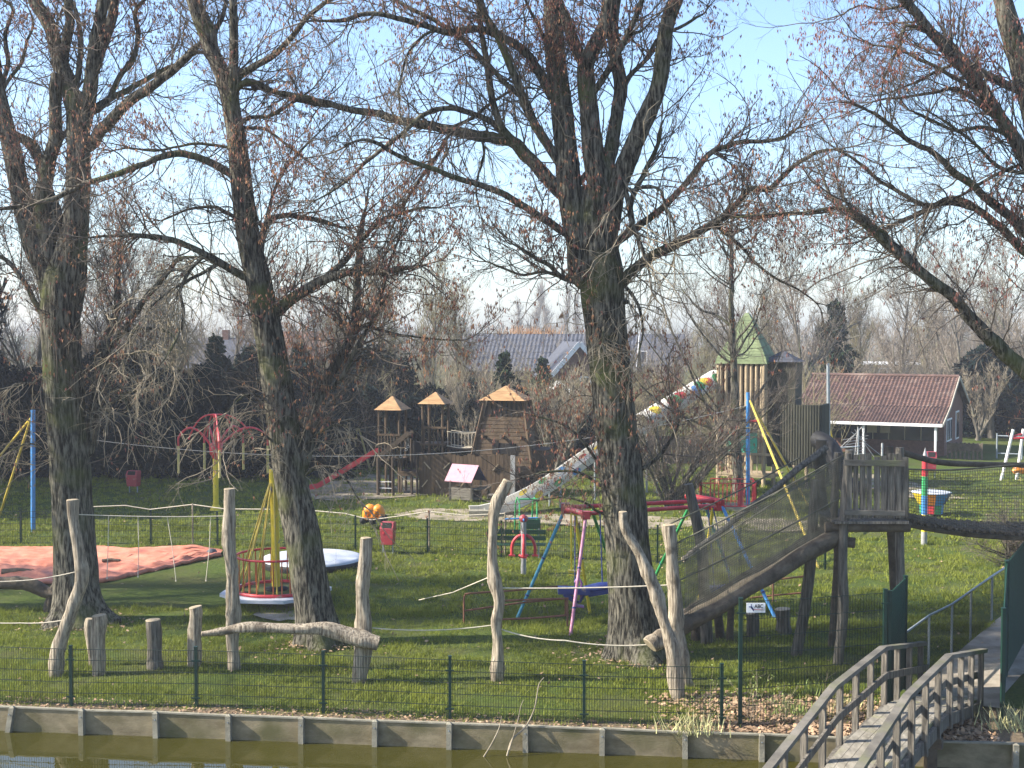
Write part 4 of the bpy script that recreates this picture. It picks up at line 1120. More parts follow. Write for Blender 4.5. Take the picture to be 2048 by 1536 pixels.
# ---------------------------------------------------------------- green-roofed slide tower with the long slide
def slide_tower():
    f = L(1436, 970, 24); s = f.s; R = thing('slide_tower', 'tall log slide tower with a steep green roof behind the bare slender tree', 'slide tower', f.o)
    X = lambda px: (px - f.px) / s / f.c; Z = lambda py: (f.py - py) / s
    W = X(1512) - X(1428); D = 2.15; zt = Z(718); zm = Z(810); rr = random.Random(8)
    b = MB()
    for side in range(4):
        n = 9 if side % 2 == 0 else 11
        for k in range(n):
            t = (k + .5) / n; x, y = [(W * t, 0), (W, D * t), (W * t, D), (0, D * t)][side]
            if rr.random() < .12: continue
            p = f.w(x, y, 0); b.bar((p.x, p.y, zm + rr.uniform(-.1, .1)), (p.x, p.y, zt - .0), .085, 7)
    b.build('log_wall', 'log_tan', R)
    b = MB()
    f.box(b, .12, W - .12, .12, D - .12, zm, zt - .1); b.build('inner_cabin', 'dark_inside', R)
    b = MB()
    zc = Z(903)
    for k in range(9):
        t = (k + .5) / 9
        if k in (1, 4, 7): p = f.w(W * t, 0, 0); b.bar((p.x, p.y, zc), (p.x, p.y, zm), .07, 7)
    b.build('lower_logs', 'log_tan', R)
    for x, y in ((0, 0), (W * .42, 0), (W * .62, 0), (W, 0), (0, D), (W, D), (W * .5, D)):
        b = MB(); p = f.w(x, y, 0); b.bar((p.x, p.y, -.1), (p.x, p.y, zt), .105, 9); b.build('pillar', 'log_tan', R)
    for x0, x1 in ((1453, 1473), (1479, 1495), (1496, 1509)):
        b = MB(); f.box(b, X(x0), X(x1), -.13, -.105, Z(902), Z(862)); b.build('panel', 'paint_teal', R)
    b = MB()
    for z in (Z(905), Z(945)): f.box(b, -.05, W + .55, -.12, -.04, z - .06, z + .06)
    for k in range(8): f.box(b, .1 + k * .26, .16 + k * .26, -.10, -.05, Z(944), Z(906))
    f.box(b, -.05, W + .5, -.1, D, Z(947) - .1, Z(947)); b.build('balustrade', 'log_tan', R)
    b = MB(); b.beam(f.w(.2, -.06, .05), f.w(1.4, -.06, 1.2), .09, .12); b.beam(f.w(1.9, -.06, .05), f.w(1.2, -.06, .9), .09, .12); b.build('brace', 'brown_wood', R)
    # bell-shaped green roof: lower skirt and steep spire
    cx, cy = W / 2, D / 2
    prof = [(1.13, Z(726)), (1.06, Z(714)), (.78, Z(688)), (.50, Z(664)), (.30, Z(640)), (.05, Z(624))]
    b = MB(); g = MB()
    for (r0, z0), (r1, z1) in zip(prof, prof[1:]):
        n = max(2, int((z1 - z0) / .14))
        for k in range(n):
            a0 = r0 + (r1 - r0) * k / n; a1 = r0 + (r1 - r0) * (k + 1) / n; za = z0 + (z1 - z0) * k / n; zb = z0 + (z1 - z0) * (k + 1) / n
            b.hexa([f.w(cx + i * (W / 2) * (a0 + .012), cy + j * (D / 2) * (a0 + .012), za) for i, j in ((-1, -1), (1, -1), (1, 1), (-1, 1))] + [f.w(cx + i * (W / 2) * (a1 + .004), cy + j * (D / 2) * (a1 + .004), zb - .006) for i, j in ((-1, -1), (1, -1), (1, 1), (-1, 1))])
    b.build('roof', 'green_roof', R)
    b = MB(); p = f.w(cx, cy, 0); b.lathe((p.x, p.y, Z(632)), [(.13, 0), (.0, .32)], 4); b.build('roof_tip', 'paint_white', R)
    # annex of dark vertical logs to the right
    b = MB(); xa = W + .3; xz = xa + 2.35; y0 = .35; y1 = 2.3
    for k in range(18):
        t = (k + .5) / 18; p = f.w(xa + (xz - xa) * t, y0, 0); b.bar((p.x, p.y, Z(930)), (p.x, p.y, Z(806)), .075, 7)
    for k in range(13):
        t = (k + .5) / 13; p = f.w(xz, y0 + (y1 - y0) * t, 0); b.bar((p.x, p.y, Z(930)), (p.x, p.y, Z(806)), .075, 7)
    f.box(b, xa, xz - .03, y0 + .03, y1, Z(930), Z(812)); b.build('annex_wall', 'log_dark_green', R)
    for x, y in ((xa + .1, y0), (xz, y0), (xz, y1), (xa + 1.1, y0), (xa + 1.7, y0)):
        b = MB(); p = f.w(x, y, 0); b.bar((p.x, p.y, -.05), (p.x, p.y, Z(925)), .09, 8); b.build('pillar', 'log_tan' if y == y0 else 'log_dark_green', R)
    # tower's right side: its shade put into dark slate and log colours
    b = MB(); f.pyramid(b, W * .9, W + 1.5, .3, D, Z(722), Z(700), 4, .04); b.build('side_roof', 'slate', R)
    b = MB(); f.box(b, W + .05, W + 1.4, .45, D - .1, Z(930), Z(724)); b.build('rear_wall', 'log_dark_green', R)
    # dark tube slide on the right
    pts = [f.q(1612, 872, .3), f.q(1630, 878, .0), f.q(1644, 893, -.2), f.q(1652, 915, -.4), f.q(1662, 945, -.6), f.q(1690, 962, -.9)]
    p, r = resample(pts, [.42] * 6, .2); b = MB(); b.tube(p, r, 14); b.build('tube_slide', 'rubber', R)
    # long white slide with coloured dots
    top = f.q(1424, 768, .9); mid = f.q(1268, 858, .2); low = P(1012, 1022, G(1000, 1030).y)
    top2 = P(1432, 762, top.y)
    d = (low - top).normalized(); side = Vector((-d.y, d.x, 0)).normalized(); nrm = d.cross(side); nrm = nrm if nrm.z > 0 else -nrm
    b = MB(); n = 22; segs = [top.lerp(low, k / n) + Vector((0, 0, .10 * math.sin(k * .6))) for k in range(n + 1)] + [low + Vector((-.75, -.05, -.1)), low + Vector((-1.15, -.07, -.1))]
    prof = [(-.42, .30), (-.46, .32), (-.46, .0), (-.30, -.10), (.30, -.10), (.46, .0), (.46, .32), (.42, .30), (.42, .03), (.27, -.05), (-.27, -.05), (-.42, .03)]
    v = [p + side * a + nrm * c for p in segs for a, c in prof]; m = len(prof)
    b.add(v, [(i * m + j, i * m + (j + 1) % m, (i + 1) * m + (j + 1) % m, (i + 1) * m + j) for i in range(len(segs) - 1) for j in range(m)] + [list(range(m))[::-1], [(len(segs) - 1) * m + j for j in range(m)]])
    sl_ = b.build('slide', 'slide_white', R)
    # round hood over the upper part
    b = MB(); vs = []; nn = 12; hs = [top.lerp(low, t) for t in np.linspace(0, .40, 14)]
    for p in hs:
        for k in range(nn + 1): a = PI * k / nn; vs.append(p + side * (.56 * math.cos(a)) + nrm * (.26 + .46 * math.sin(a)))
    b.add(vs, [(i * (nn + 1) + j, i * (nn + 1) + j + 1, (i + 1) * (nn + 1) + j + 1, (i + 1) * (nn + 1) + j) for i in range(13) for j in range(nn)], True); b.build('slide_hood', 'slide_white', R)
    cols = ['paint_green', 'paint_yellow', 'paint_red', 'paint_blue', 'paint_red', 'paint_green', 'paint_red', 'paint_yellow', 'paint_green']
    tcol = side if side.y < 0 else -side
    for k, t in enumerate([.035, .085, .08, .145, .215, .24, .27, .345, .12]):
        # dots on the hood, wrapped on its camera side
        c = top.lerp(low, t); b = MB(); a0 = .55 + .55 * ((k * 37) % 10) / 10; vs = []; r0 = .31
        for ring in range(4):
            for j in range(16):
                a = 2 * PI * j / 16; rr_ = r0 * ring / 3; u = rr_ * math.cos(a); ang = a0 + rr_ * math.sin(a) / .52
                vs.append(c + d * u + tcol * (.568 * math.cos(ang)) + nrm * (.26 + .468 * math.sin(ang)))
        b.add(vs, [(i * 16 + j, i * 16 + (j + 1) % 16, (i + 1) * 16 + (j + 1) % 16, (i + 1) * 16 + j) for i in range(3) for j in range(16)]); b.build('slide_dot', cols[k], R)
    for k, t in enumerate([.52, .58, .645, .74, .82, .90]):
        c = top.lerp(low, t) + nrm * .11; b = MB(); q = tcol
        vs = [c + q * .468 + d * (.27 * math.cos(a)) + nrm * (.14 * math.sin(a)) for a in np.linspace(0, 2 * PI, 14)[:-1]]
        b.prism(vs, q * .006); b.build('slide_dot', ['paint_yellow', 'paint_yellow', 'paint_red', 'paint_blue', 'paint_green', 'paint_yellow'][k], R)
        vs = [c - q * .415 + d * (.27 * math.cos(a)) + nrm * (.02 + .11 * math.sin(a)) for a in np.linspace(0, 2 * PI, 14)[:-1]]
        b = MB(); b.prism(vs, q * .006); b.build('slide_dot', ['paint_yellow', 'paint_yellow', 'paint_red', 'paint_blue', 'paint_green', 'paint_yellow'][k], R)
    for t in (.35, .6, .8):
        b = MB(); p = top.lerp(low, t)
        for o in (-.3, .3): q = p + side * o; b.bar((q.x, q.y, -.05), (q.x, q.y, q.z - .1), .05, 7)
        b.build('slide_support', 'galvanised', R)
    b = MB(); p = low + Vector((-.95, -.6, 0)); b.box((p.x, p.y, .14), (1.1, .5, .28)); b.build('slide_foot', 'concrete_post', R)
slide_tower()

def barrier():
    f = L(1403, 1022, 6); s = f.s; R = thing('red_barrier', 'square of red metal railings at the foot of the slide tower', 'railing', f.o)
    W = 108 / s; D = 1.7; H = 1.18
    for (x0, y0, x1, y1) in ((0, 0, W, 0), (0, 0, 0, D), (W, 0, W, D), (W * .2, D, W, D)):
        b = MB(); a, c = f.w(x0, y0, 0), f.w(x1, y1, 0)
        for z in (.22, H): b.bar(a + Vector((0, 0, z)), c + Vector((0, 0, z)), .025, 6)
        n = int((c - a).length / .17)
        for k in range(n + 1):
            p = a.lerp(c, k / n); b.bar(p + Vector((0, 0, 0 if k in (0, n) else .22)), p + Vector((0, 0, H)), .024 if k in (0, n) else .012, 5)
        b.build('rail_panel', 'paint_red', R)
    b = MB(); p = f.w(W * .72, .4, 0); b.box((p.x, p.y, .62), (.22, .05, .9)); b.build('panel', 'paint_darkred', R)
    b = MB(); f.box(b, -.05, W + .1, -.05, D, .02, .16); b.build('base', 'concrete_post', R)
barrier()

# ---------------------------------------------------------------- zip-line masts
def mast(px, pyb, pyt, legs, label, arm):
    g = G(px, pyb); R = thing('zipline_mast', label, 'mast', g); Y = g.y; t = P(px, pyt, Y)
    b = MB(); b.bar((g.x, g.y, -.1), t, .085, 12); b.build('pole', 'paint_blue', R)
    for lx, ly in legs:
        b = MB(); e = G(lx, ly); a = P(px + (4 if lx > px else -4), pyt + 16, Y); b.bar(e - Vector((0, 0, .05)), a, .048, 10); b.build('strut', 'paint_mast_yellow', R)
    if arm:
        b = MB(); a = P(px + 3, arm, Y); b.bar(a, a + Vector((.42, -.1, .02)), .07, 8); b.build('bracket', 'paint_red', R)
    return t
t1 = mast(66, 1062, 820, [(-62, 985), (-3, 1035)], 'blue zip line mast with yellow struts at the left picture edge', 0)
t2 = mast(1496, 1016, 785, [(1640, 1140), (1618, 1010)], 'blue zip line mast with yellow struts beside the slender bare tree', 843)
def cable():
    a, c = t1 + Vector((0, 0, -.8)), t2 + Vector((0, 0, -.55)); R = thing('zipline_cable', 'thin grey steel cable spanning the playground between the two blue masts', 'cable', a)
    b = MB(); b.tube([np.array(a.lerp(c, k / 30)) + np.array([0, 0, -1.5 * 4 * (k / 30) * (1 - k / 30)]) for k in range(31)], .012, 5); b.build('line', 'cable', R)
cable()

# ---------------------------------------------------------------- red and yellow roundabout with hanging handles
def spider():
    f = L(432, 1020); s = f.s; R = thing('hanging_roundabout', 'yellow post with red arching arms and hanging handles before the dark hedge', 'roundabout', f.o)
    b = MB(); b.bar(f.w(0, 0, 0), f.q(432, 905), .12, 12); b.lathe(tuple(f.o), [(.28, 0), (.13, .22)], 10); b.build('post', 'paint_yellow', R)
    b = MB(); c = f.q(433, 920); b.lathe(tuple(c), [(.09, 0), (.27, .30), (.30, .72), (.05, .78)], 10); b.build('hub', 'paint_red', R)
    b = MB(); b.bar(f.q(431, 890), f.q(430, 828), .05, 8); b.build('king_post', 'paint_red', R)
    zt = Z_ = None
    for k, a in enumerate((math.radians(178), math.radians(118), math.radians(8), math.radians(-72), math.radians(62))):
        rad = 75 / s if k == 0 else 103 / s if k == 2 else 1.8
        zc = (1020 - 892) / s; pts = []
        for t in np.linspace(0, 1, 12):
            r_ = .15 + (rad - .15) * t; pts.append(f.w(r_ * math.cos(a), r_ * math.sin(a), zc + (.98 * math.sin(t * PI * .62) - .55 * t * t * t)))
        b = MB(); b.tube(pts, .05, 8); b.build('arm', 'paint_red', R)
        e = Vector(pts[-1]); b = MB(); b.bar(e, e - Vector((0, 0, .35)), .04, 6); b.build('hanger', 'paint_red', R)
        b = MB(); b.bar(e - Vector((0, 0, .35)), e - Vector((0, 0, 1.5)), .055, 8); b.build('handle', 'paint_oldyellow', R)
        u = [f.w(rad * .72 * t * math.cos(a), rad * .72 * t * math.sin(a), (1020 - 828) / s - 1.05 * t * t * t) for t in np.linspace(0, 1, 10)]
        b = MB(); b.tube(u, .035, 7); b.build('stay', 'paint_red', R)
spider()

# ---------------------------------------------------------------- yellow mast roundabout with cage
def carousel():
    f = L(553, 1208); s = f.s; R = thing('rope_carousel', 'yellow pole carousel with rope cone, red cage and octagonal platform', 'roundabout', f.o)
    top = f.q(548, 935); zp = .30
    b = MB(); b.tube([f.w(0, 0, -.05), f.w(-.02, 0, 1.8), top], .115, 14); b.build('pole', 'paint_yellow', R)
    rp = 112 / s; b = MB()
    for z, k in ((zp, 1.0),):
        pts = [f.w(rp * math.cos(a), rp * math.sin(a), zp) for a in np.arange(8) * PI / 4 + .3]; b.prism(pts, (0, 0, .09))
    b.build('platform', 'trampoline_white', R)
    rc = 80 / s; zr = zp + .09
    b = MB(); b.lathe(tuple(f.w(0, 0, zr)), [(rc - .05, 0.004), (rc + .05, 0.004), (rc + .03, .08), (rc - .05, .08), (rc - .05, .004)], 28); b.build('kick_ring', 'paint_red', R)
    b = MB(); b.tube([f.w(rc * math.cos(a), rc * math.sin(a), zr + .98) for a in np.linspace(0, 2 * PI, 33)], .032, 8, cap=False); b.build('top_ring', 'paint_red', R)
    for k in range(30):
        a = 2 * PI * k / 30; b = MB(); b.bar(f.w(rc * math.cos(a), rc * math.sin(a), zr), f.w(rc * math.cos(a), rc * math.sin(a), zr + .98), .018 if k % 5 else .028, 5); b.build('bar', 'paint_rust', R)
    for k in range(12):
        a = 2 * PI * k / 12 + .2; b = MB(); b.tube([top - Vector((0, 0, .1)), f.w(rc * .98 * math.cos(a), rc * .98 * math.sin(a), zr + .05)], .026, 6); b.build('stay', 'paint_mast_yellow', R)
    b = MB(); b.lathe(tuple(f.w(0, 0, zr)), [(rc - .06, .003), (rc - .06, .012), (.05, .012)], 24); b.build('floor', 'moss_patch', R)
    b = MB(); b.lathe(tuple(f.w(0, 0, zr + .014)), [(.32, 0), (.32, .05), (.13, .09)], 14); b.build('hub', 'rubber', R)
carousel()

def trampoline():
    a = G(525, 1130); c = G(726, 1130); o = (a + c) / 2; rx = (c - a).length / 2; R = thing('trampoline', 'big low white jumping cushion disc lying on the lawn', 'trampoline', o)
    b = MB(); b.lathe(tuple(o), [(rx * .97, 0), (rx * 1.0, .18), (rx * .985, .26), (rx * .9, .29), (rx * .55, .31), (.001, .32)], 48); b.build('skin', 'trampoline_white', R)
    b = MB(); b.lathe(tuple(o), [(rx * 1.0, 0), (rx * 1.015, .10), (rx * 1.012, .20), (rx * .99, .205)], 48); b.build('skirt', 'rubber', R)
trampoline()

def tarpaulin():
    A, B, C_, D = G(-330, 1092), G(446, 1104), G(440, 1112), G(205, 1166)
    E = G(-330, 1180)
    R = thing('tarpaulin', 'wrinkled faded orange tarpaulin spread on the grass', 'tarpaulin', D)
    r = np.random.default_rng(9); nu, nv = 90, 44; v = []
    for j in range(nv + 1):
        for i in range(nu + 1):
            u, t = i / nu, j / nv
            top = A.lerp(B, u)
            bot = E.lerp(D, u / .70) if u < .70 else D.lerp(C_, (u - .7) / .3)
            p = top.lerp(bot, t); x, y = p.x, p.y
            w1 = math.sin(x * 1.1 + 1.7 * math.sin(y * .6)) * math.sin(y * 2.1 + x * .35)
            w2 = abs(math.sin(y * 3.3 + .55 * x + .8 * math.sin(x * .9)))
            edge = min(1, t * 8, (1 - t) * 8, u * 12 + .1, (1 - u) * 12 + .05)
            z = .075 + edge * (.05 + .05 * w1 + .12 * w2 ** 4 + .03 * r.random())
            v.append((p.x + r.normal(0, .015), p.y + r.normal(0, .03), z))
    f = [(j * (nu + 1) + i, (j + 1) * (nu + 1) + i, (j + 1) * (nu + 1) + i + 1, j * (nu + 1) + i + 1) for j in range(nv) for i in range(nu)]
    b = MB(); b.add(v, f, True); b.build('sheet', 'tarp', R)
    b = MB(); b.tube([np.array(E.lerp(D, t / 30)) + np.array([0, 0, .06 + .03 * math.sin(t * 1.7)]) for t in range(31)] + [np.array(D.lerp(C_, t / 20)) + np.array([0, 0, .06 + .03 * math.sin(t * 2.1)]) for t in range(1, 21)], .075, 8, rough=.2); b.build('rolled_edge', 'tarp', R)
    for x, y, w_, lab in ((35, 1144, 62, 'short dark log lying on the orange tarpaulin near the picture edge'), (222, 1121, 36, 'thin dark branch piece lying on the tarpaulin right of the poplar')):
        a, c = G(x - w_ / 2, y, .22), G(x + w_ / 2, y, .22); q = thing('loose_log', lab, 'log', a); b = MB(); b.tube([a, a.lerp(c, .5) + Vector((0, .03, .03)), c], .10 if w_ > 50 else .05, 9, rough=.1); b.build('wood', 'dark_log', q)
    g = G(424, 1112); q = thing('stone', 'dark grey lump weighing down the right corner of the tarpaulin', 'stone', g)
    b = MB(); b.lathe(tuple(g), [(.16, 0), (.2, .1), (.14, .21), (.03, .25)], 9); b.build('lump', 'slate', q)
tarpaulin()

# ---------------------------------------------------------------- bins, spring toy, bench, see-saw post
def bin_(px, py, hpx, wpx, label, legs=True):
    f = L(px, py, 12); s = f.s; R = thing('litter_bin', label, 'litter bin', f.o, 'red litter bins')
    W = wpx / s; H = hpx / s; lg = .30 * H if legs else .02
    b = MB(); D = W * .8
    f_ = lambda x, y, z: f.w(x, y, z)
    z0, z1, z2 = lg, H * .93, H
    b.hexa([f_(-W * .42, -D * .40, z0), f_(W * .42, -D * .40, z0), f_(W * .42, D * .5, z0), f_(-W * .42, D * .5, z0), f_(-W / 2, -D / 2, z1 * .86), f_(W / 2, -D / 2, z1 * .86), f_(W / 2, D / 2, z1), f_(-W / 2, D / 2, z1)])
    b.hexa([f_(-W / 2, -D / 2, z1 * .861), f_(W / 2, -D / 2, z1 * .861), f_(W / 2, D / 2, z1 + .001), f_(-W / 2, D / 2, z1 + .001), f_(-W * .46, -D * .22, z2), f_(W * .46, -D * .22, z2), f_(W * .46, D * .46, z2), f_(-W * .46, D * .46, z2)])
    b.build('body', 'paint_darkred', R)
    b = MB(); z3 = z1 * .861 + (z2 - z1 * .861) * .2
    a = [f_(-W * .34, -D * .46, z1 * .861 + .02), f_(W * .34, -D * .46, z1 * .861 + .02), f_(W * .33, -D * .27, z2 - .02), f_(-W * .33, -D * .27, z2 - .02)]
    b.prism(a, f.uy * -.012 + Vector((0, 0, .012))); b.build('slot', 'dark_inside', R)
    if legs:
        for sx in (-1, 1):
            b = MB(); b.box(f_(sx * W * .36, 0, lg / 2), (.04, .05, lg), rz=-math.radians(12)); b.build('leg', 'galvanised', R)
    b = MB(); b.prism([f_(-W * .30, -D * .485, z0 + (z1 * .86 - z0) * .66), f_(-W * .16, -D * .485, z0 + (z1 * .86 - z0) * .66), f_(-W * .16, -D * .492, z0 + (z1 * .86 - z0) * .8), f_(-W * .30, -D * .492, z0 + (z1 * .86 - z0) * .8)], f.uy * -.006); b.build('plate', 'paint_red', R)
bin_(776, 1107, 64, 28, 'red litter bin on two metal legs in front of the dark green mesh fence')
bin_(267, 985, 44, 24, 'dull red litter bin in the deep shade before the hedge, left of the roundabout')
bin_(1862, 958, 55, 20, 'red litter bin on the lawn in front of the white veranda post')

def spring_toy():
    f = L(748, 1058, 10); s = f.s; R = thing('spring_rider', 'orange spring rider toy with black feet beyond the mesh fence', 'spring rider', f.o)
    b = MB(); pts = [f.w(.10 * math.cos(a), .10 * math.sin(a), a / 60) for a in np.linspace(0, 18, 60)]; b.tube(pts, .02, 6); b.build('spring', 'paint_oldyellow', R)
    b = MB(); X = lambda px: (px - 748) / s
    for (x0, x1, c) in ((-.36, .02, 0), (.0, .32, 1)):
        m = [f.w(x0, 0, .36), f.w(x0 + .06, 0, .62), f.w((x0 + x1) / 2, 0, .78), f.w(x1 - .05, 0, .68), f.w(x1, 0, .40)]
        p, r = resample(m, [.10, .15, .19, .16, .11], .05); b.tube(p, r, 12)
    b.box(f.w(0, 0, .42), (.7, .26, .1)); b.build('body', 'paint_orange', R)
    for x, y, z in ((-.40, -.12, .33), (.0, -.18, .33), (.36, -.12, .42), (-.36, .2, .33), (.36, .2, .42)):
        b = MB(); q = f.w(x, y, z); b.lathe(tuple(q), [(.03, -.13), (.12, -.10), (.13, .0), (.10, .1), (.02, .12)], 12); b.build('foot', 'rubber', R)
spring_toy()

def bench():
    f = L(974, 1114, 2); s = f.s; R = thing('park_bench', 'dark green slatted bench behind the mesh fence, near the red pedal post', 'bench', f.o)
    W = 118 / s
    for z, y in ((.80, .30), (.60, .26)):
        b = MB(); f.box(b, 0, W, y, y + .04, z - .075, z + .075); b.build('back_slat', 'screen_green', R)
    for y in (-.18, -.02, .14):
        b = MB(); f.box(b, 0, W, y - .065, y + .065, .42, .455); b.build('seat_slat', 'screen_green', R)
    for x in (.22, W - .26):
        b = MB(); f.box(b, x, x + .05, -.2, -.14, 0, .419); f.box(b, x, x + .05, .341, .39, 0, .9); f.box(b, x, x + .05, -.139, .34, .36, .419); b.build('leg', 'galvanised', R)
bench()

def pedal_post():
    f = L(1047, 1148); s = f.s; R = thing('pedal_post', 'grey post with red arched foot rests and a blue crossbar on top', 'play post', f.o)
    b = MB(); b.bar(f.w(0, 0, -.1), f.q(1047, 1034), .085, 12); b.build('post', 'paint_grey', R)
    b = MB(); c = f.q(1047, 1038); b.lathe(tuple(c), [(.10, -.06), (.14, 0), (.13, .10), (.02, .16)], 12); b.build('cap', 'paint_darkred', R)
    b = MB(); b.bar(f.q(1010, 1036, -.1), f.q(1084, 1035, .1), .025, 7); b.bar(f.q(1047, 1036, -.5), f.q(1047, 1036, .5), .025, 7); b.build('crossbar', 'paint_blue', R)
    for k in range(3):
        a0 = math.radians(180 + k * 120 if k else 180); a0 = [PI, 0, -PI / 2][k]
        pts = [f.w(.36 * math.sin(t) * math.cos(a0) * 1.0, .36 * math.sin(t) * math.sin(a0), (1148 - 1096) / s + .42 * math.cos(t)) for t in np.linspace(0, PI / 2, 8)]
        pts += [Vector(pts[-1]) - Vector((0, 0, .22))]
        b = MB(); b.tube(pts, .05, 8); b.build('arm', 'paint_red', R)
        e = Vector(pts[-1]); b = MB(); b.box(e, (.20, .14, .04)); b.build('foot_rest', 'paint_red', R)
    b = MB(); b.tube([f.w(.13 * math.cos(a), .13 * math.sin(a), (1148 - 1110) / s) for a in np.linspace(0, 2 * PI, 15)], .035, 6, cap=False); b.build('collar', 'paint_red', R)
pedal_post()

def green_frame():
    f = L(1057, 1075); s = f.s; R = thing('baby_swing', 'small green framed swing with dark seat between the slide end and the bench', 'swing', f.o)
    b = MB()
    for x in (1039, 1074):
        b.tube([f.q(x, 1073), f.q(x, 1004), f.q(x - 5, 995, .1), f.q(x - 8, 1010, .5), f.q(x - 10, 1074, .8)], .03, 7)
    b.bar(f.q(1038, 998, .05), f.q(1075, 998, .05), .03, 7); b.build('frame', 'paint_green', R)
    b = MB(); b.box(f.q(1066, 1048, .1), (.55, .35, .35)); b.build('seat', 'screen_green', R)
green_frame()

# ---------------------------------------------------------------- large swing set
def swing_set():
    Yl, Yr = 34.0, 35.6
    g = G(1140, 1270); R = thing('swing_set', 'large swing frame with red double beam on blue, pink, green and yellow legs', 'swing set', g)
    h1, h2 = P(1131, 1016, Yl), P(1172, 1030, Yl - .8); r1, r2 = P(1440, 1004, Yr), P(1386, 998, Yr + .8)
    def leg(top, foot, m, r=.045):
        b = MB(); e = G(*foot); b.bar(e - Vector((0, 0, .02)), top, r, 10); d = (top - e).normalized(); o = b.build('leg', m, R)
        for t in (.22, .55):
            b = MB(); p = e.lerp(top, t); b.bar(p - d * .02, p + d * .02, r * 1.25, 10); b.build('clamp', 'paint_navy', o)
    leg(h1, (1032, 1240), 'paint_cyan'); leg(h2, (1141, 1270), 'paint_pink'); leg(P(1150, 1026, Yl + .2), (1180, 1226), 'paint_yellow'); leg(P(1184, 1022, Yl + .6), (1236, 1168), 'paint_green')
    leg(r1, (1552, 1238), 'paint_blue'); leg(P(1426, 1016, Yr), (1397, 1205), 'paint_yellow'); leg(r2, (1306, 1160), 'paint_green'); leg(P(1408, 1004, Yr + .5), (1460, 1150), 'paint_cyan')
    b = MB(); b.bar(P(1140, 1014, Yl), P(1430, 1001, Yr), .055, 10); b.build('beam', 'paint_red', R)
    b = MB(); b.bar(P(1172, 1027, Yl - .6), P(1420, 1012, Yr - .3), .055, 10); b.build('beam', 'paint_red', R)
    b = MB(); b.bar(h1 + Vector((-.05, 0, 0)), h2 + Vector((.08, 0, 0)), .075, 10); b.box(h1, (.22, .24, .26)); b.box(h2, (.2, .2, .2)); b.build('hub', 'paint_darkred', R)
    b = MB(); b.bar(P(1372, 992, Yr + .5), P(1443, 1004, Yr - .1), .09, 12); b.bar(P(1380, 1010, Yr + .3), P(1432, 1018, Yr), .06, 10); b.box(r1 - Vector((.0, 0, .08)), (.22, .22, .3)); b.build('hub', 'paint_red', R)
    # yellow swing
    q = 35.2; b = MB()
    for x in (1142, 1166): b.bar(P(x, 1027, q), P(x + (1 if x < 1150 else 0), 1140, q), .022, 6)
    b.bar(P(1139, 1027, q), P(1168, 1029, q), .025, 6); b.build('swing_hanger', 'paint_yellow', R)
    b = MB(); a = P(1137, 1142, q); c = P(1170, 1144, q); b.beam(a, c, .22, .05); b.tube([P(1138, 1150, q - .15), P(1153, 1152, q - .2), P(1168, 1150, q - .15)], .025, 6); b.build('swing_seat', 'paint_yellow', R)
    # navy face-to-face seats and purple footrest
    q = 33.2; b = MB(); b.beam(P(1116, 1180, q), P(1180, 1182, q), .34, .16); b.beam(P(1128, 1186, q), P(1150, 1200, q), .30, .12); b.build('swing_seat', 'paint_navy', R)
    b = MB(); pts = [P(1168, 1182, q), P(1200, 1176, q), P(1232, 1172, q)]; p, r = resample(pts, [.13, .15, .12], .06); b.tube(p, r, 10); b.beam(P(1176, 1188, q), P(1236, 1178, q), .3, .1); b.build('swing_seat', 'paint_navy', R)
    b = MB(); b.tube([P(1146, 1202, q), P(1160, 1204, q), P(1170, 1186, q), P(1158, 1178, q)], .04, 7); b.bar(P(1150, 1196, q), P(1150, 1032, q + .3), .018, 5); b.bar(P(1205, 1170, q), P(1200, 1024, q + .3), .018, 5); b.build('swing_hanger', 'paint_navy', R)
    b = MB(); b.tube([P(1150, 1165, q), P(1156, 1152, q), P(1163, 1165, q), P(1162, 1200, q), P(1148, 1210, q)], .03, 7); b.beam(P(1146, 1210, q), P(1168, 1213, q), .2, .04); b.build('foot_rest', 'paint_purple', R)
    # right-hand seat seen through the net
    q = 34.4; b = MB(); b.beam(P(1420, 1178, q), P(1470, 1174, q), .3, .14); b.bar(P(1428, 1172, q), P(1416, 1014, Yr), .018, 5); b.bar(P(1462, 1172, q), P(1426, 1014, Yr), .018, 5); b.build('swing_seat', 'paint_navy', R)
swing_set()

def guard(px, label, pieces):
    R = thing('guard_rail', label, 'railing', G(*px), 'rusty guard rails around the swings')
    for nm, pts in pieces:
        b = MB(); p, r = resample(pts, [.026] * len(pts), .2); b.tube(p, r, 7); b.build(nm, 'rust', R)
ya = G(928, 1250).y; yb = G(1140, 1232).y
guard((928, 1250), 'long rusty tube guard rail left of the swing set, behind the bent trunk', [
    ('top_bar', [G(928, 1250), P(928, 1200, ya), P(931, 1190, ya), P(940, 1187, ya), P(1040, 1180, (ya + yb) / 2), P(1128, 1172, yb), P(1131, 1176, yb), P(1131, 1232, yb)]),
    ('mid_bar', [P(928, 1222, ya), P(1040, 1206, (ya + yb) / 2), P(1131, 1197, yb)])])
yc = ya - 1.4
guard((985, 1262), 'low rusty tube guard rail passing behind the pink swing leg', [
    ('top_bar', [P(1000, 1202, yc), P(1070, 1199, yc), P(1137, 1197, yc)]), ('bottom_bar', [P(1000, 1239, yc), P(1070, 1236, yc), P(1138, 1230, yc)]), ('upright', [P(1002, 1200, yc), P(1002, 1256, yc)]), ('upright', [P(1135, 1196, yc), P(1135, 1252, yc)])])
ye = G(1546, 1202).y
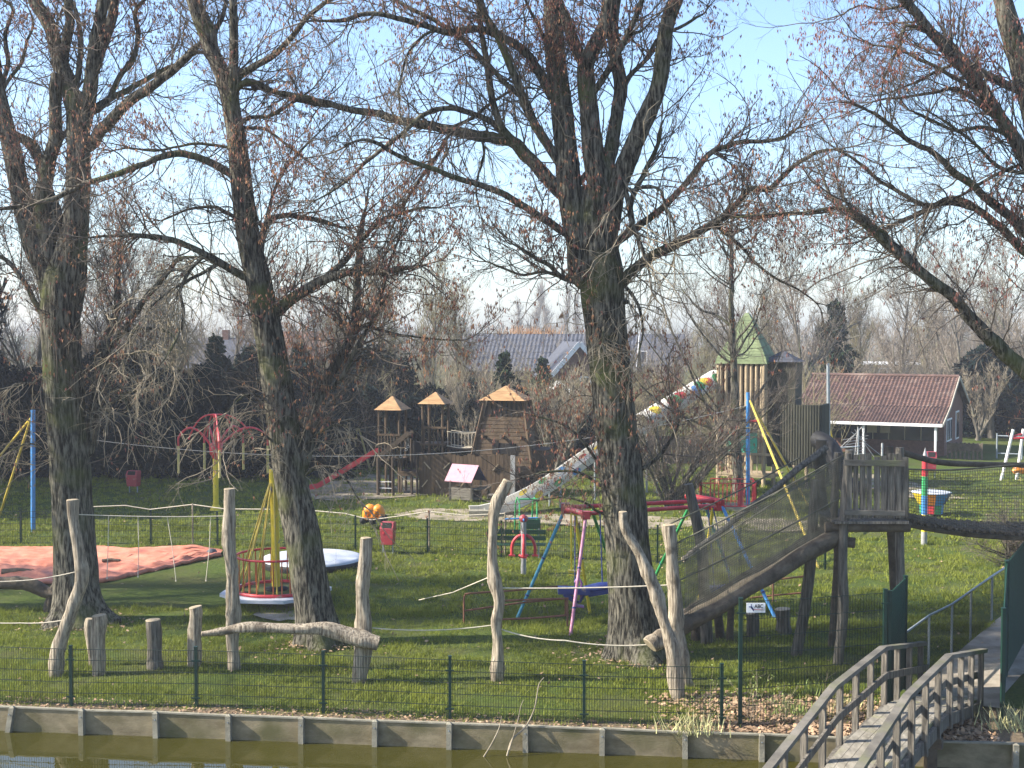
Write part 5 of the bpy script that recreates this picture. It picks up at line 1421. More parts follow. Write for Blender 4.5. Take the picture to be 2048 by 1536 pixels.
guard((1546, 1202), 'short rusty tube guard rail right of the swing set, beyond the net ramp', [
    ('top_bar', [P(1500, 1166, ye), P(1546, 1160, ye), P(1615, 1152, ye)]), ('bottom_bar', [P(1500, 1196, ye), P(1546, 1191, ye), P(1612, 1185, ye)]), ('upright', [P(1546, 1160, ye), G(1546, 1204)]), ('upright', [P(1612, 1152, ye), P(1612, 1196, ye)])])

# ---------------------------------------------------------------- coloured pencil post and rainbow tub
def pencil():
    f = L(1848, 1090); s = f.s; R = thing('pencil_post', 'tall pencil-shaped post banded red, green, blue and yellow behind the net bridge', 'post', f.o)
    Z = lambda py: (1090 - py) / s
    for a, c, m in ((1090, 1063, 'paint_grey'), (1063, 1028, 'paint_yellow'), (1028, 990, 'paint_blue'), (990, 951, 'paint_green'), (951, 915, 'paint_red')):
        b = MB(); b.lathe(tuple(f.o), [(.105, Z(a) + .001 if a < 1090 else -.05), (.105, Z(c))], 14); b.build('band', m, R)
    b = MB(); b.lathe(tuple(f.o), [(.105, Z(915) + .001), (.0, Z(893))], 14); b.build('tip', 'paint_grey', R)
pencil()
def tub():
    f = L(1862, 1030); s = f.s; R = thing('rainbow_seat', 'eight-sided play tub with a different bright colour on every side', 'play tub', f.o)
    cols = ['paint_yellow', 'paint_orange', 'paint_blue', 'paint_navy', 'paint_green', 'paint_red', 'paint_green', 'paint_blue', 'paint_yellow']
    n = 9; r0, r1 = 26 / s, 40 / s
    for k in range(n):
        a0 = PI + .12 + 2 * PI * k / n; a1 = a0 + 2 * PI / n - .012; b = MB()
        def pt(r, a, z): return f.w(r * math.cos(a), r * math.sin(a), z)
        b.hexa([pt(r0, a0, .45), pt(r0, a1, .45), pt(r0 - .05, a1, .45), pt(r0 - .05, a0, .45), pt(r1, a0, .93), pt(r1, a1, .93), pt(r1 - .05, a1, .93), pt(r1 - .05, a0, .93)]); b.build('side_panel', cols[k], R)
        b = MB(); b.hexa([pt(r0 * .9, a0, .08), pt(r0 * .9, a1, .08), pt(r0 * .86, a1, .08), pt(r0 * .86, a0, .08), pt(r0 * .95, a0, .44), pt(r0 * .95, a1, .44), pt(r0 * .91, a1, .44), pt(r0 * .91, a0, .44)]); b.build('lower_panel', cols[(k + 4) % n], R)
    b = MB(); b.lathe(tuple(f.o), [(r1 * .95, .935), (r1 * .99, .95), (r1 * .93, .965), (.02, .9)], 18); b.build('top', 'trampoline_white', R)
    b = MB(); b.bar(f.w(0, 0, -.05), f.w(0, 0, .5), .08, 8); b.build('stem', 'galvanised', R)
tub()

# ---------------------------------------------------------------- far swing, ladder frame, rope mast
def far_swing():
    f = L(700, 940, 8); s = f.s; R = thing('far_swing', 'faded yellow swing frame with a basket left of the fort', 'swing', f.o)
    def pq(x, y, d=0): return f.q(x, y, d)
    b = MB(); b.bar(pq(672, 857), pq(720, 858), .05, 8); b.build('beam', 'paint_oldyellow', R)
    for a, c, d in (((673, 857), (669, 940), 0), ((673, 857), (660, 928), 1.2), ((715, 858), (704, 940), 0), ((719, 858), (743, 944), -.2), ((719, 858), (735, 934), .8)):
        b = MB(); q = pq(c[0], c[1], d); q.z = -.05; b.bar(pq(*a), q, .045, 8); b.build('leg', 'paint_oldyellow', R)
    b = MB(); b.lathe(tuple(pq(702, 888)), [(.03, -.12), (.18, 0), (.22, .20), (.19, .20)], 10); b.build('basket', 'paint_white', R)
    b = MB(); b.bar(pq(697, 884), pq(698, 859), .012, 4); b.bar(pq(707, 884), pq(706, 859), .012, 4); b.build('chain', 'steel', R)
    b = MB(); b.bar(pq(712, 930, .3), pq(740, 928, .3), .02, 6); b.build('brace', 'paint_oldyellow', R)
far_swing()

def ladder():
    f = L(2002, 960, 8); s = f.s; R = thing('ladder_frame', 'white sloping ladder frame with red rungs at the right picture edge', 'climbing frame', f.o)
    for x0, x1, d in ((2002, 2024, 0), (2036, 2046, .5), (2090, 2068, 0), (2110, 2086, .5)):
        b = MB(); q = f.q(x0, 960, d); q.z = -.05; b.bar(q, f.q(x1, 858, d * .6), .075, 9); b.build('leg', 'paint_white', R)
    b = MB(); b.bar(f.q(2020, 876), f.q(2078, 874), .06, 8); b.bar(f.q(2022, 872), f.q(2044, 868, .3), .05, 8); b.build('rung', 'paint_red', R)
    f = L(2040, 962); R = thing('spring_rider', 'small orange and yellow spring rider under the white ladder frame', 'spring rider', f.o)
    b = MB(); b.tube([f.w(.09 * math.cos(a), .09 * math.sin(a), a / 60) for a in np.linspace(0, 16, 50)], .02, 5); b.build('spring', 'paint_oldyellow', R)
    b = MB(); p, r = resample([f.w(-.35, 0, .45), f.w(-.1, 0, .62), f.w(.2, 0, .55), f.w(.38, 0, .85)], [.12, .2, .2, .14], .06); b.tube(p, r, 10); b.build('body', 'paint_orange', R)
ladder()

def rope_mast():
    g = G(1657, 940); Y = g.y; R = thing('rope_mast', 'tall grey steel mast with yellow ropes in front of the tiled building', 'mast', g)
    b = MB(); b.tube([Vector((g.x, g.y, -.1)), P(1657, 850, Y), P(1656, 727, Y)], [.11, .10, .08], 10); b.build('pole', 'galvanised', R)
    for x, y, d in ((1638, 965, -1.5), (1646, 970, -2.2), (1662, 968, -2.0), (1680, 930, .5), (1674, 920, 1.6), (1628, 930, 1.0)):
        b = MB(); e = G(x, y); b.bar(P(1657, 845, Y), e, .022, 5); b.build('guy_rope', 'paint_yellow', R)
    b = MB(); b.bar(P(1632, 838, Y), P(1656, 838, Y), .05, 7); b.build('arm', 'paint_red', R)
    f = L(1715, 930); R = thing('rope_net', 'grey climbing rope net hung on thin poles before the dark veranda', 'climbing net', f.o); s = f.s
    b = MB(); rr = random.Random(5); top = f.q(1716, 856); 
    for x, y in ((1672, 905), (1680, 915), (1700, 912), (1735, 925), (1752, 920), (1772, 918)): e = f.q(x, y, rr.uniform(-1, 1)); b.bar(top + Vector((rr.uniform(-.4, .4), 0, rr.uniform(-.3, .1))), e, .018, 4)
    for k in range(7): b.bar(f.q(1680 + k * 3, 878 + k * 5, -.5), f.q(1740 - k * 2, 872 + k * 6, .4), .014, 4)
    b.build('net', 'cable', R)
    b = MB(); b.bar(f.w(0, 0, -.05), top, .05, 7); p = f.q(1764, 930); b.bar((p.x, p.y, -.05), f.q(1764, 886), .06, 7); b.build('pole', 'steel', R)
    b = MB(); b.bar(f.q(1672, 894, -.4), f.q(1716, 892, -.2), .05, 6); b.build('platform_ring', 'steel', R)
rope_mast()

# sticks standing in the pond
def sticks():
    R = thing('dead_branch', 'bare dead branches sticking out of the pond in front of the wall', 'branch', G(1015, 1505, WATER))
    Yq = G(1015, 1505, WATER).y
    b = MB()
    for pts, r0, r1 in (([(1014, 1512), (1025, 1478), (1050, 1455), (1068, 1420), (1074, 1390), (1078, 1368), (1088, 1355)], .02, .008), ([(1018, 1500), (1026, 1475), (1036, 1440), (1041, 1415), (1047, 1400)], .012, .005), ([(966, 1516), (982, 1490), (996, 1462), (1001, 1446), (1003, 1432)], .017, .006)):
        p, r = resample([P(x, y, Yq - .25 + .1 * i) for i, (x, y) in enumerate(pts)], np.linspace(r0, r1, len(pts)), .08); b.tube(p, r, 6, rough=.1)
    b.build('stem', 'twig_pale', R)
sticks()
# ================================================================ the big poplars, limbs read off the photograph
def zz(ox, oy):
    return lambda *p: [(ox + .3418 * x, oy + .3418 * y) for x, y in p]
A1, A2, A3, A4, A5, A6 = zz(0, 0), zz(680, 0), zz(1348, 0), zz(0, 500), zz(680, 500), zz(1348, 500)
GP = 'big bare poplars on the lawn'

baseA = G(160, 1245); YA = baseA.y
limbsA = [
    ([(163, 1262), (158, 1225), (152, 1150), (146, 1050), (141, 960), (133, 850), (126, 760), (122, 680), (122, 610), (128, 555), (140, 505), (149, 440), (154, 380)], [92, 90, 84, 80, 78, 76, 75, 75, 76, 74, 58, 40, 24], 0, 0, .8, 'f'),
    ([(128, 640), (143, 560), (147, 500), (152, 430), (157, 330), (155, 240), (152, 185)], 58, 40, -.2, 1.0, 'k'),
    ([(112, 640), (100, 560), (72, 500), (55, 440), (40, 380), (26, 310), (12, 250), (-5, 180)], 50, 30, .6, 1),
    ([(104, 560), (92, 480), (82, 430), (86, 370), (95, 320), (109, 270), (109, 200), (112, 146)], 34, 24, -.4, 1, 'k'),
    (A1((330, 1290), (270, 1100), (240, 980), (200, 880), (130, 810), (0, 770)), 26, 17, .9, 1.3),
    (A1((440, 600), (420, 480), (370, 360), (330, 230), (290, 120), (215, 0)), 34, 26, .3, 1.2),
    (A1((380, 360), (395, 240), (410, 120), (405, 0)), 20, 16, -.6, 1.2),
    (A1((470, 420), (480, 250), (470, 120), (425, 0)), 12, 9, .7, 1.2),
    (A1((500, 760), (535, 600), (555, 420), (585, 200), (620, 0)), 30, 24, -.3, 1.2),
    (A1((555, 480), (600, 330), (640, 220), (670, 120), (680, 0)), 24, 20, .6, 1.2),
    (A1((560, 830), (600, 760), (680, 680), (780, 590), (900, 520), (1050, 400), (1150, 300), (1185, 250)), 26, 13, -1.2, 1.3),
    (A1((560, 660), (640, 600), (760, 540), (900, 470), (1000, 420), (1110, 350)), 14, 8, 1.0, 1.3),
    (A1((620, 600), (690, 450), (770, 360), (810, 220), (800, 80), (850, 0)), 13, 8, .4, 1.3),
    (A1((350, 860), (390, 790), (440, 760)), 13, 11, .2, .5),
    (A1((0, 500), (30, 380), (10, 200), (60, 50), (20, 0)), 10, 6, .3, 1.3, '', .6),
    (A1((40, 480), (110, 380), (150, 250), (190, 130), (160, 40)), 8, 5, .5, 1.3, '', .6),
    (A4((440, 1300), (500, 1210), (540, 1150), (555, 1000), (575, 850), (590, 700), (600, 600), (650, 480), (690, 330), (690, 180), (700, 60)), 24, 12, .7, 2.2),
    (A4((600, 640), (720, 500), (830, 330), (960, 180), (1060, 60), (1180, 40)), 14, 8, -.8, 1.6, 'h', .5),
    (A4((590, 720), (700, 640), (820, 600), (940, 600), (1030, 690)), 9, 4, -1.0, 2.2, 'h', .5),
    (A4((640, 560), (760, 480), (900, 450), (1010, 480), (1080, 600)), 9, 4, -.4, 2.2, 'h', .4),
    (A4((575, 850), (660, 800), (740, 850), (780, 960)), 7, 4, -.7, 2.0, 'h', .5),
    (A4((560, 950), (660, 900), (800, 820), (950, 850), (1020, 1000)), 7, 4, -.5, 2.0, 'h', .5),
    (A4((230, 350), (150, 200), (60, 80), (-20, 30)), 13, 7, .6, 1.6),
    (A4((300, 700), (180, 780), (80, 790), (0, 850), (-30, 900)), 6, 3, -.6, 1.6, 'h', -.2),
    (A4((330, 1240), (250, 1180), (150, 1130), (40, 1180)), 5, 3, -.6, 3.0, 'h', -.2),
]
near_tree('poplar_tree', 'many-stemmed bare poplar at left with mossy trunk behind the S-curved post', 'tree', YA, baseA, limbsA, 11, 3.4, .62, GP, catk=.22)

baseB = G(640, 1287); YB = baseB.y
limbsB = [
    ([(645, 1302), (636, 1265), (622, 1180), (608, 1090), (592, 1010), (580, 950), (568, 860), (556, 780), (541, 690), (526, 610), (515, 555), (500, 490), (490, 430), (480, 340), (472, 270), (462, 210), (450, 165)], [76, 75, 72, 70, 67, 64, 62, 60, 57, 54, 50, 47, 44, 41, 37, 30, 20], 0, 0, 1.3, 'f'),
    ([(476, 290), (462, 210), (447, 150), (425, 95), (405, 45), (390, 0)], 38, 24, .3, 1.6),
    (A1((1375, 700), (1365, 500), (1365, 300), (1360, 150), (1355, 0)), 22, 16, -.5, 1.5),
    (A1((1230, 180), (1200, 110), (1170, 40), (1150, 0)), 22, 16, .7, 1.2),
    (A1((1250, 150), (1290, 80), (1310, 0)), 12, 8, .3, 1.3),
    (A1((1400, 470), (1490, 400), (1590, 340), (1680, 260), (1750, 170), (1860, 60), (1950, 0)), 15, 8, -1.2, 1.6),
    (A1((1460, 480), (1600, 530), (1720, 570), (1880, 610), (2050, 635)), 12, 5, 1.2, 1.3),
    (A1((1480, 680), (1570, 680), (1660, 630), (1760, 570), (1830, 520)), 8, 4, .4, 1.5),
    (A1((1490, 750), (1560, 760), (1650, 830), (1760, 920), (1850, 980)), 7, 4, -.6, 2),
    (A1((1330, 1010), (1200, 940), (1050, 905), (900, 940), (700, 1020), (500, 1080), (300, 1170), (120, 1200), (0, 1215)), 16, 7, -1.4, 1.6),
    (A1((1330, 860), (1180, 835), (1050, 850), (900, 880), (760, 860), (640, 890)), 7, 3, -.6, 1.8),
    (A1((1400, 1300), (1310, 1240), (1230, 1215), (1100, 1230), (950, 1290)), 9, 4, -.5, 2.2),
    ([(486, 552), (450, 530), (412, 509), (370, 490), (330, 480), (260, 472), (165, 476)], 17, 8, -1.3, 1.8),
    ([(408, 508), (372, 540), (352, 580), (360, 640), (335, 700), (300, 750)], 9, 4, -.6, 2.0, 'h', -.7),
    ([(445, 525), (400, 548), (340, 580), (290, 620), (245, 690)], 9, 4, -.8, 2.0, 'h', -.5),
    ([(547, 628), (575, 605), (610, 580), (650, 556), (690, 545), (740, 548), (800, 540), (850, 530)], 26, 9, -1.2, 2.0),
    ([(650, 556), (690, 520), (720, 480), (760, 440), (820, 420), (880, 415)], 13, 5, -.6, 2.0, '', -.5),
    ([(520, 520), (528, 470), (540, 440), (575, 430), (625, 436), (660, 448), (690, 456)], 15, 7, .8, 1.6),
    ([(525, 470), (540, 410), (560, 350), (600, 300), (640, 260)], 9, 4, .3, 1.6),
    # second leaning stem with catkin curtains
    ([(600, 940), (615, 880), (632, 810), (655, 755), (680, 715), (700, 670), (712, 610), (716, 540), (722, 470), (735, 400)], 26, 12, .9, 2.6),
    ([(640, 790), (680, 760), (710, 700), (740, 650), (760, 600), (775, 540), (800, 470)], 12, 6, -1.0, 2.6, '', .2),
    ([(705, 650), (740, 655), (800, 668), (860, 675), (920, 680)], 8, 3, -1.3, 2.4, '', .6),
    ([(600, 900), (640, 862), (690, 850), (725, 870)], 7, 3, -.8, 2.2, 'h', .3),
    ([(585, 930), (540, 880), (500, 860), (470, 880)], 6, 3, -.8, 2.2, 'h', .0),
    ([(600, 960), (650, 930), (690, 950), (720, 1000)], 6, 3, -.8, 2.0, 'h', .1),
    ([(570, 850), (530, 800), (490, 790), (450, 830)], 6, 3, -.8, 2.0, 'h', .0),
]
near_tree('poplar_tree', 'bare poplar leaning left, its trunk behind the yellow rope carousel', 'tree', YB, baseB, limbsB, 23, 3.5, .5, GP, catk=.34, clus=[(652, 770, 24, 110), (640, 835, 14, 50), (690, 705, 20, 60), (720, 640, 24, 60), (765, 545, 36, 50), (730, 690, 16, 40), (600, 690, 24, 30)])

baseC = G(1270, 1312); YC = baseC.y
limbsC = [
    ([(1278, 1328), (1272, 1285), (1262, 1180), (1254, 1080), (1245, 980), (1234, 880), (1224, 790), (1216, 700), (1208, 610), (1202, 545), (1194, 490), (1186, 430), (1175, 370)], [102, 100, 92, 88, 86, 83, 81, 82, 85, 90, 80, 56, 26], 0, 0, .4, 'f'),
    (A2((1420, 1600), (1400, 1420), (1375, 1300), (1345, 1130), (1330, 950), (1310, 760), (1290, 560), (1262, 350), (1250, 120), (1242, 0)), 54, 36, .2, 1.0),
    (A2((1560, 1600), (1555, 1420), (1545, 1300), (1510, 1100), (1480, 900), (1462, 700), (1440, 500), (1440, 370), (1500, 250), (1555, 130), (1570, 0)), 52, 24, -.4, 1.0),
    (A2((1440, 420), (1380, 300), (1330, 180), (1300, 80), (1270, 0)), 26, 18, .5, 1),
    (A2((1530, 1080), (1590, 850), (1630, 650), (1640, 480), (1610, 330), (1590, 150), (1605, 0)), 30, 22, .6, 1.0),
    (A2((1560, 1320), (1620, 1090), (1680, 950), (1750, 770), (1830, 580), (1880, 400), (1910, 200), (1965, 0)), 42, 28, -.5, 1.0),
    (A2((1470, 590), (1580, 410), (1680, 240), (1775, 0)), 14, 11, -.7, 1.1),
    (A2((1690, 440), (1790, 340), (1860, 230), (1960, 170), (2060, 110), (2150, 60)), 11, 6, .4, 1.4),
    (A2((1660, 250), (1740, 220), (1805, 160)), 8, 5, -.2, .4),
    (A2((1365, 1400), (1180, 1270), (1000, 1150), (850, 1080), (700, 1030), (520, 960), (300, 880), (160, 810), (20, 850)), 16, 6, -1.5, 1.3),
    (A2((1330, 1150), (1200, 1020), (1080, 900), (990, 830), (780, 800), (600, 750), (400, 710), (200, 660), (0, 630), (-350, 540), (-520, 510)), 30, 8, 1.4, 1.3),
    (A2((1060, 870), (960, 770), (900, 600), (870, 400), (830, 150), (820, 0)), 18, 9, -.6, 1.5, '', .5),
    (A2((1000, 810), (850, 700), (640, 650), (500, 680), (350, 800), (150, 950), (0, 1080), (-150, 1180)), 13, 5, -1.0, 1.6, '', .5),
    (A2((640, 770), (780, 690), (900, 600), (1010, 530), (1150, 520)), 8, 5, -.5, 1.2, '', .8),
    (A2((660, 780), (560, 920), (450, 1080), (350, 1250), (260, 1450)), 9, 4, -.6, 2.2, '', .9),
    (A2((830, 780), (850, 900), (800, 1080), (820, 1250)), 6, 3, -.5, 1.6, 'h', .8),
    (A2((1330, 1030), (1250, 870), (1180, 750), (1100, 600), (1050, 450), (950, 220), (850, 50), (830, 0)), 20, 13, -.9, 1.5),
    (A2((1250, 580), (1170, 430), (1080, 300), (930, 200), (800, 160), (640, 180), (500, 140), (380, 110), (200, 70), (0, 115), (-180, 110)), 20, 7, -1.2, 1.5),
    (A2((1090, 610), (950, 480), (800, 320), (700, 220), (560, 130), (420, 60), (320, 0)), 11, 7, .6, 1.5),
    (A2((530, 200), (420, 290), (370, 420), (350, 560), (360, 700)), 6, 3, -.3, 2, 'h', -.3),
    (A2((1250, 380), (1210, 230), (1150, 90), (1100, 0)), 10, 6, -.6, 1.4),
    (A2((1640, 1400), (1760, 1310), (1900, 1200), (2048, 1050), (2150, 930), (2300, 860), (2450, 840), (2600, 810), (2700, 730)), 16, 6, -1.0, 1.7),
    (A2((1690, 1340), (1700, 1180), (1780, 1000), (1850, 850), (1880, 720)), 13, 7, .5, 1.6),
    ([(1244, 566), (1270, 540), (1306, 516), (1345, 495), (1380, 478), (1416, 458), (1445, 440), (1480, 408), (1500, 380), (1536, 383), (1560, 360), (1600, 325), (1640, 305), (1680, 297)], 22, 6, -1.4, 1.8),
    ([(1461, 431), (1510, 437), (1560, 431), (1620, 428), (1660, 420), (1690, 412)], 8, 4, .4, 2.0, '', -.9),
    ([(1428, 452), (1460, 475), (1500, 510), (1550, 555), (1600, 580), (1640, 610)], 8, 3, -.4, 2.0, '', -.8),
    (A2((1410, 1040), (1480, 960), (1560, 910), (1610, 960), (1670, 1080), (1710, 1250), (1760, 1380), (1810, 1520), (1830, 1650)), 14, 5, -.9, 2.2, 'h', -.5),
    (A2((1690, 1110), (1800, 1090), (1870, 1110), (1900, 1200), (1950, 1300), (1960, 1500)), 8, 3, -.6, 1.6, 'h', -.4),
    (A5((1400, 190), (1290, 160), (1230, 100), (1150, 60), (1060, 0), (1000, -40)), 12, 5, -.8, 2.4),
    (A5((1290, 160), (1200, 130), (1080, 150), (960, 110), (840, 60)), 8, 4, -.3, 2.4, '', -.4),
    (A5((1700, 300), (1620, 330), (1560, 420), (1540, 560)), 8, 3, -.7, 2.6, 'h', -.5),
    (A5((1660, 200), (1760, 330), (1790, 480), (1760, 600)), 8, 3, -.7, 1.6, 'h', -.5),
    ([(1205, 1030), (1170, 1010), (1130, 1000), (1080, 1005)], 6, 3, -.5, 1.2, '', -.4),
    ([(1215, 960), (1190, 920), (1160, 880), (1120, 850), (1060, 830)], 9, 3, -.5, 1.2, '', -.4),
    ([(1210, 980), (1160, 950), (1100, 945), (1040, 960)], 7, 3, -.9, 1.2, '', -.4),
    ([(1290, 930), (1330, 890), (1350, 840), (1335, 790)], 8, 3, -.4, 2.2, '', .4),
]
near_tree('poplar_tree', 'massive bare poplar with forking stems right of the middle, roots beside the net ramp', 'tree', YC, baseC, limbsC, 37, 3.5, .65, GP, catk=.36, clus=[(1228, 700, 26, 80), (1205, 600, 34, 70), (1215, 655, 24, 50), (1300, 640, 40, 40), (1130, 560, 40, 30)])

baseD = P(2330, 1330, 28.0); baseD.z = 0; YD = 28.0
limbsD = [
    ([(2335, 1372), (2320, 1250), (2285, 1050), (2240, 850), (2190, 650), (2130, 420), (2075, 240), (2040, 120), (2015, 40), (2005, 0)], 80, 34, 0, .6, 'f'),
    ([(2215, 760), (2140, 560), (2085, 410), (2048, 318), (2000, 240), (1950, 168), (1895, 109), (1850, 58), (1815, 12), (1800, 0)], 34, 16, -.8, 2.0),
    (A3((1440, 150), (1560, 190), (1640, 240), (1720, 330), (1830, 420), (1950, 470), (2080, 520))[::-1], 18, 9, .5, 1.6, '', -.3),
    ([(2230, 880), (2140, 830), (2048, 745), (1990, 690), (1935, 630), (1900, 590), (1850, 555), (1800, 510), (1745, 462), (1715, 430), (1690, 400)], 36, 10, -1.0, 1.4),
    (A6((1700, 330), (1580, 240), (1400, 110), (1270, 0), (1150, -120), (1000, -220)), 11, 5, .6, 1.6, '', -.5),
    (A3((2100, 1420), (1950, 1290), (1800, 1180), (1700, 1090), (1610, 1020), (1500, 910), (1350, 830), (1200, 700), (1080, 640)), 20, 7, -.8, 2.0),
    (A3((2080, 1500), (1900, 1330), (1760, 1220), (1620, 1160), (1440, 1240), (1300, 1300), (1130, 1380)), 18, 6, .9, 2.0),
    (A3((1640, 1180), (1480, 1200), (1350, 1130), (1230, 1060), (1130, 970), (1040, 900), (970, 870)), 10, 5, .5, 2.0),
    (A3((1390, 1536), (1200, 1370), (1080, 1280), (980, 1220), (900, 1150), (860, 1060)), 12, 5, .2, 2.0, '', -.4),
    (A3((1070, 1290), (960, 1230), (800, 1250), (600, 1260), (330, 1280)), 7, 4, .3, 1.8, '', -.2),
    (A3((1870, 680), (1680, 520), (1500, 540), (1300, 570), (1150, 600)), 9, 4, -.6, 2.0, '', -.4),
    (A3((1840, 590), (1600, 430), (1420, 340), (1300, 280), (1150, 260)), 9, 4, .3, 2.0, '', -.5),
    (A3((1700, 380), (1560, 420), (1400, 490), (1250, 550)), 7, 4, .5, 2.0, '', -.4),
    (A3((1360, 150), (1330, 270), (1280, 360), (1230, 480), (1210, 620)), 7, 3, .3, 2.4, '', -.8),
    (A3((1350, 30), (1200, 50), (1080, 30), (980, 90)), 6, 3, .3, 2.4, '', -.8),
    (A3((1970, 800), (1800, 740), (1620, 760), (1480, 690), (1360, 640)), 9, 4, -.3, 2.0, '', -.4),
    (A3((1900, 980), (1780, 860), (1620, 740), (1490, 660)), 8, 4, -.9, 2.0, '', -.3),
    (A3((2048, 970), (1900, 1000), (1760, 1080), (1600, 1180), (1480, 1230)), 8, 4, .4, 2.0, '', -.2),
]
near_tree('poplar_tree', 'poplar arching in from the right picture edge over the net bridge', 'tree', YD, baseD, limbsD, 41, 3.1, .9, GP, catk=.12)

# slender bare tree before the slide tower
baseE = G(1475, 992); YE = baseE.y
limbsE = [([(1477, 996), (1476, 950), (1472, 860), (1472, 780), (1470, 700), (1468, 620), (1466, 540), (1464, 470), (1462, 410)], 23, 4, 0, .6, 'f')]
re_ = random.Random(11)
for k in range(30):
    u = re_.random(); y = 930 - u * 470; sd = re_.choice((-1, 1)); ln = (190 - 130 * u) * re_.uniform(.45, 1.25) * (1.25 if sd < 0 and u < .3 else 1)
    an = math.radians(re_.uniform(18, 62)); x0 = 1474 - (930 - y) * .02; c1, c2 = re_.uniform(-.12, .12), re_.uniform(.05, .35)
    dx, dy = sd * math.cos(an), -math.sin(an)
    limbsE.append(([(x0, y), (x0 + dx * ln * .3, y + dy * ln * .3 + c1 * ln), (x0 + dx * ln * .62, y + dy * ln * .62 - c2 * ln * .3), (x0 + dx * ln * .85, y + dy * ln * .9 - c2 * ln * .7), (x0 + dx * ln, y + dy * ln * 1.1 - c2 * ln * 1.2)], re_.uniform(3.5, 8) * (1.15 - .6 * u), 2, re_.uniform(-3, 2.5), 1.0))
near_tree('slender_tree', 'slender bare tree with fine branches standing before the green-roofed slide tower', 'tree', YE, baseE, limbsE, 51, 3.4, .9, None, l2=6, l3=3, catk=-1, up=.22)
# scrubby small tree left of it
baseF = G(1345, 1000); YF = baseF.y - 3; baseF.y = YF
limbsF = []
for k in range(20):
    a = re_.uniform(-1.3, 1.3); ln = re_.uniform(110, 230); x0 = 1345 + re_.uniform(-12, 12)
    limbsF.append(([(x0, 1015), (x0 + math.sin(a) * ln * .35, 1015 - ln * .42), (x0 + math.sin(a) * ln * .7, 1015 - ln * .75), (x0 + math.sin(a) * ln, 1015 - ln * re_.uniform(.7, 1.15))], 8, 3, re_.uniform(-2, 2), .9))
near_tree('scrub_tree', 'tangled bare scrub tree in front of the slide, right of the massive poplar', 'shrub', YF, P(1345, 1015, YF), limbsF, 57, 2.6, .9, None, l2=5, l3=3, catk=-1)

# ================================================================ background trees
def place(tpl, items, first=[0]):
    for i, (px, Y, sc_, label, grp) in enumerate(items):
        o = tpl if i == 0 else copy_tree(tpl)
        q = P(px, 700, Y); o.location = (q.x, Y, 0); o.rotation_euler = (0, 0, (i * 2.1 + px * .01) % 6.28)
        o.scale = (sc_ if not isinstance(sc_, tuple) else sc_[0],) * 2 + (sc_ if not isinstance(sc_, tuple) else sc_[1],)
        o['label'] = label; o['group'] = grp
GB = 'bare trees behind the playground'
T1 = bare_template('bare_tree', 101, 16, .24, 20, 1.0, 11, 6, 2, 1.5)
place(T1, [(60, 78, 1.0, 'bare spreading tree behind the left picture edge, left of the big left poplar', GB),
           (262, 80, 1.05, 'bare tree with dense dark branching between the two left poplars', GB),
           (640, 92, .85, 'greyish bare tree right behind the leaning poplar', GB),
           (1610, 92, .98, 'bare pale-barked tree rising right behind the slide tower', GB),
           (1935, 96, .84, 'wide bare tree behind the right gable of the tiled building', GB),
           (2075, 88, .95, 'bare tree cut by the right picture edge above the ladder frame', GB),
           (-90, 74, 1.1, 'bare tree at the far left edge, mostly outside the picture', GB),
           (150, 86, .95, 'bare tree whose crown shows right behind the left poplar trunk', GB), (205, 92, .9, 'bare tree just right of the left poplar trunk, above the hedge', GB), (330, 96, .92, 'bare tree above the red gabled house', GB), (455, 90, .8, 'bare tree left of the leaning poplar trunk, above the conifer', GB), (560, 88, .85, 'bare tree right of the leaning poplar trunk, above the hedge', GB),
           (1790, 104, .92, 'bare tree over the middle of the tiled roof', GB), (1890, 108, .95, 'bare tree over the right end of the tiled roof', GB), (1985, 104, 1.0, 'bare tree left of the ladder frame, under the arching poplar limb', GB), (1690, 112, .9, 'bare tree behind the tall conifer by the tiled roof', GB), (1460, 110, .8, 'bare tree right behind the green tower roof', GB)])
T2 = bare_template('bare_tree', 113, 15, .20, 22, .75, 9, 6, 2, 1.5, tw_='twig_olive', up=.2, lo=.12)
place(T2, [(350, 86, .9, 'olive-tinged bare tree left of the leaning poplar above the red gable', GB),
           (770, 98, 1.0, 'upright bare tree standing behind the left roofed tower of the fort', GB),
           (860, 104, 1.02, 'upright bare tree behind the gap between two fort towers', GB),
           (925, 112, .86, 'upright bare tree just left of the slate-roofed barn', GB),
           (700, 104, .9, 'upright bare tree between the leaning poplar and the fort', GB),
           (1395, 100, .62, 'small bare tree between the massive poplar and the slide tower', GB),
           (1545, 104, .82, 'upright bare tree directly above the slide tower annex', GB),
           (1720, 110, .86, 'bare tree rising behind the left half of the tiled roof', GB),
           (1850, 118, .84, 'bare tree rising behind the right half of the tiled roof', GB),
           (2000, 120, .9, 'distant upright bare tree near the right picture edge', GB)])
# pollard shrubs right behind the fort
T3 = bare_template('pollard_tree', 131, 6.2, .13, 13, .9, 8, 5, 0, 1.5, tm_='bark_far', tw_='twig_pale', up=.24, lo=.10, multi=5)
place(T3, [(980, 71, .98, 'many-stemmed pale bare shrub tree right behind the big fort tower', 'pale many-stemmed shrubs'),
           (1112, 68, .95, 'many-stemmed pale bare shrub tree between fort and massive poplar', 'pale many-stemmed shrubs'),
           (1160, 74, .80, 'low pale bare shrub tree hugging the massive poplar on its left', 'pale many-stemmed shrubs'),
           (1960, 90, 1.0, 'pale many-stemmed bare tree at the right gable of the tiled building', 'pale many-stemmed shrubs'),
           (880, 80, .85, 'many-stemmed bare shrub between the fort towers and hedge', 'pale many-stemmed shrubs'),
           (1640, 86, .95, 'many-stemmed bare shrub left of the tiled roof, behind the annex', 'pale many-stemmed shrubs')])
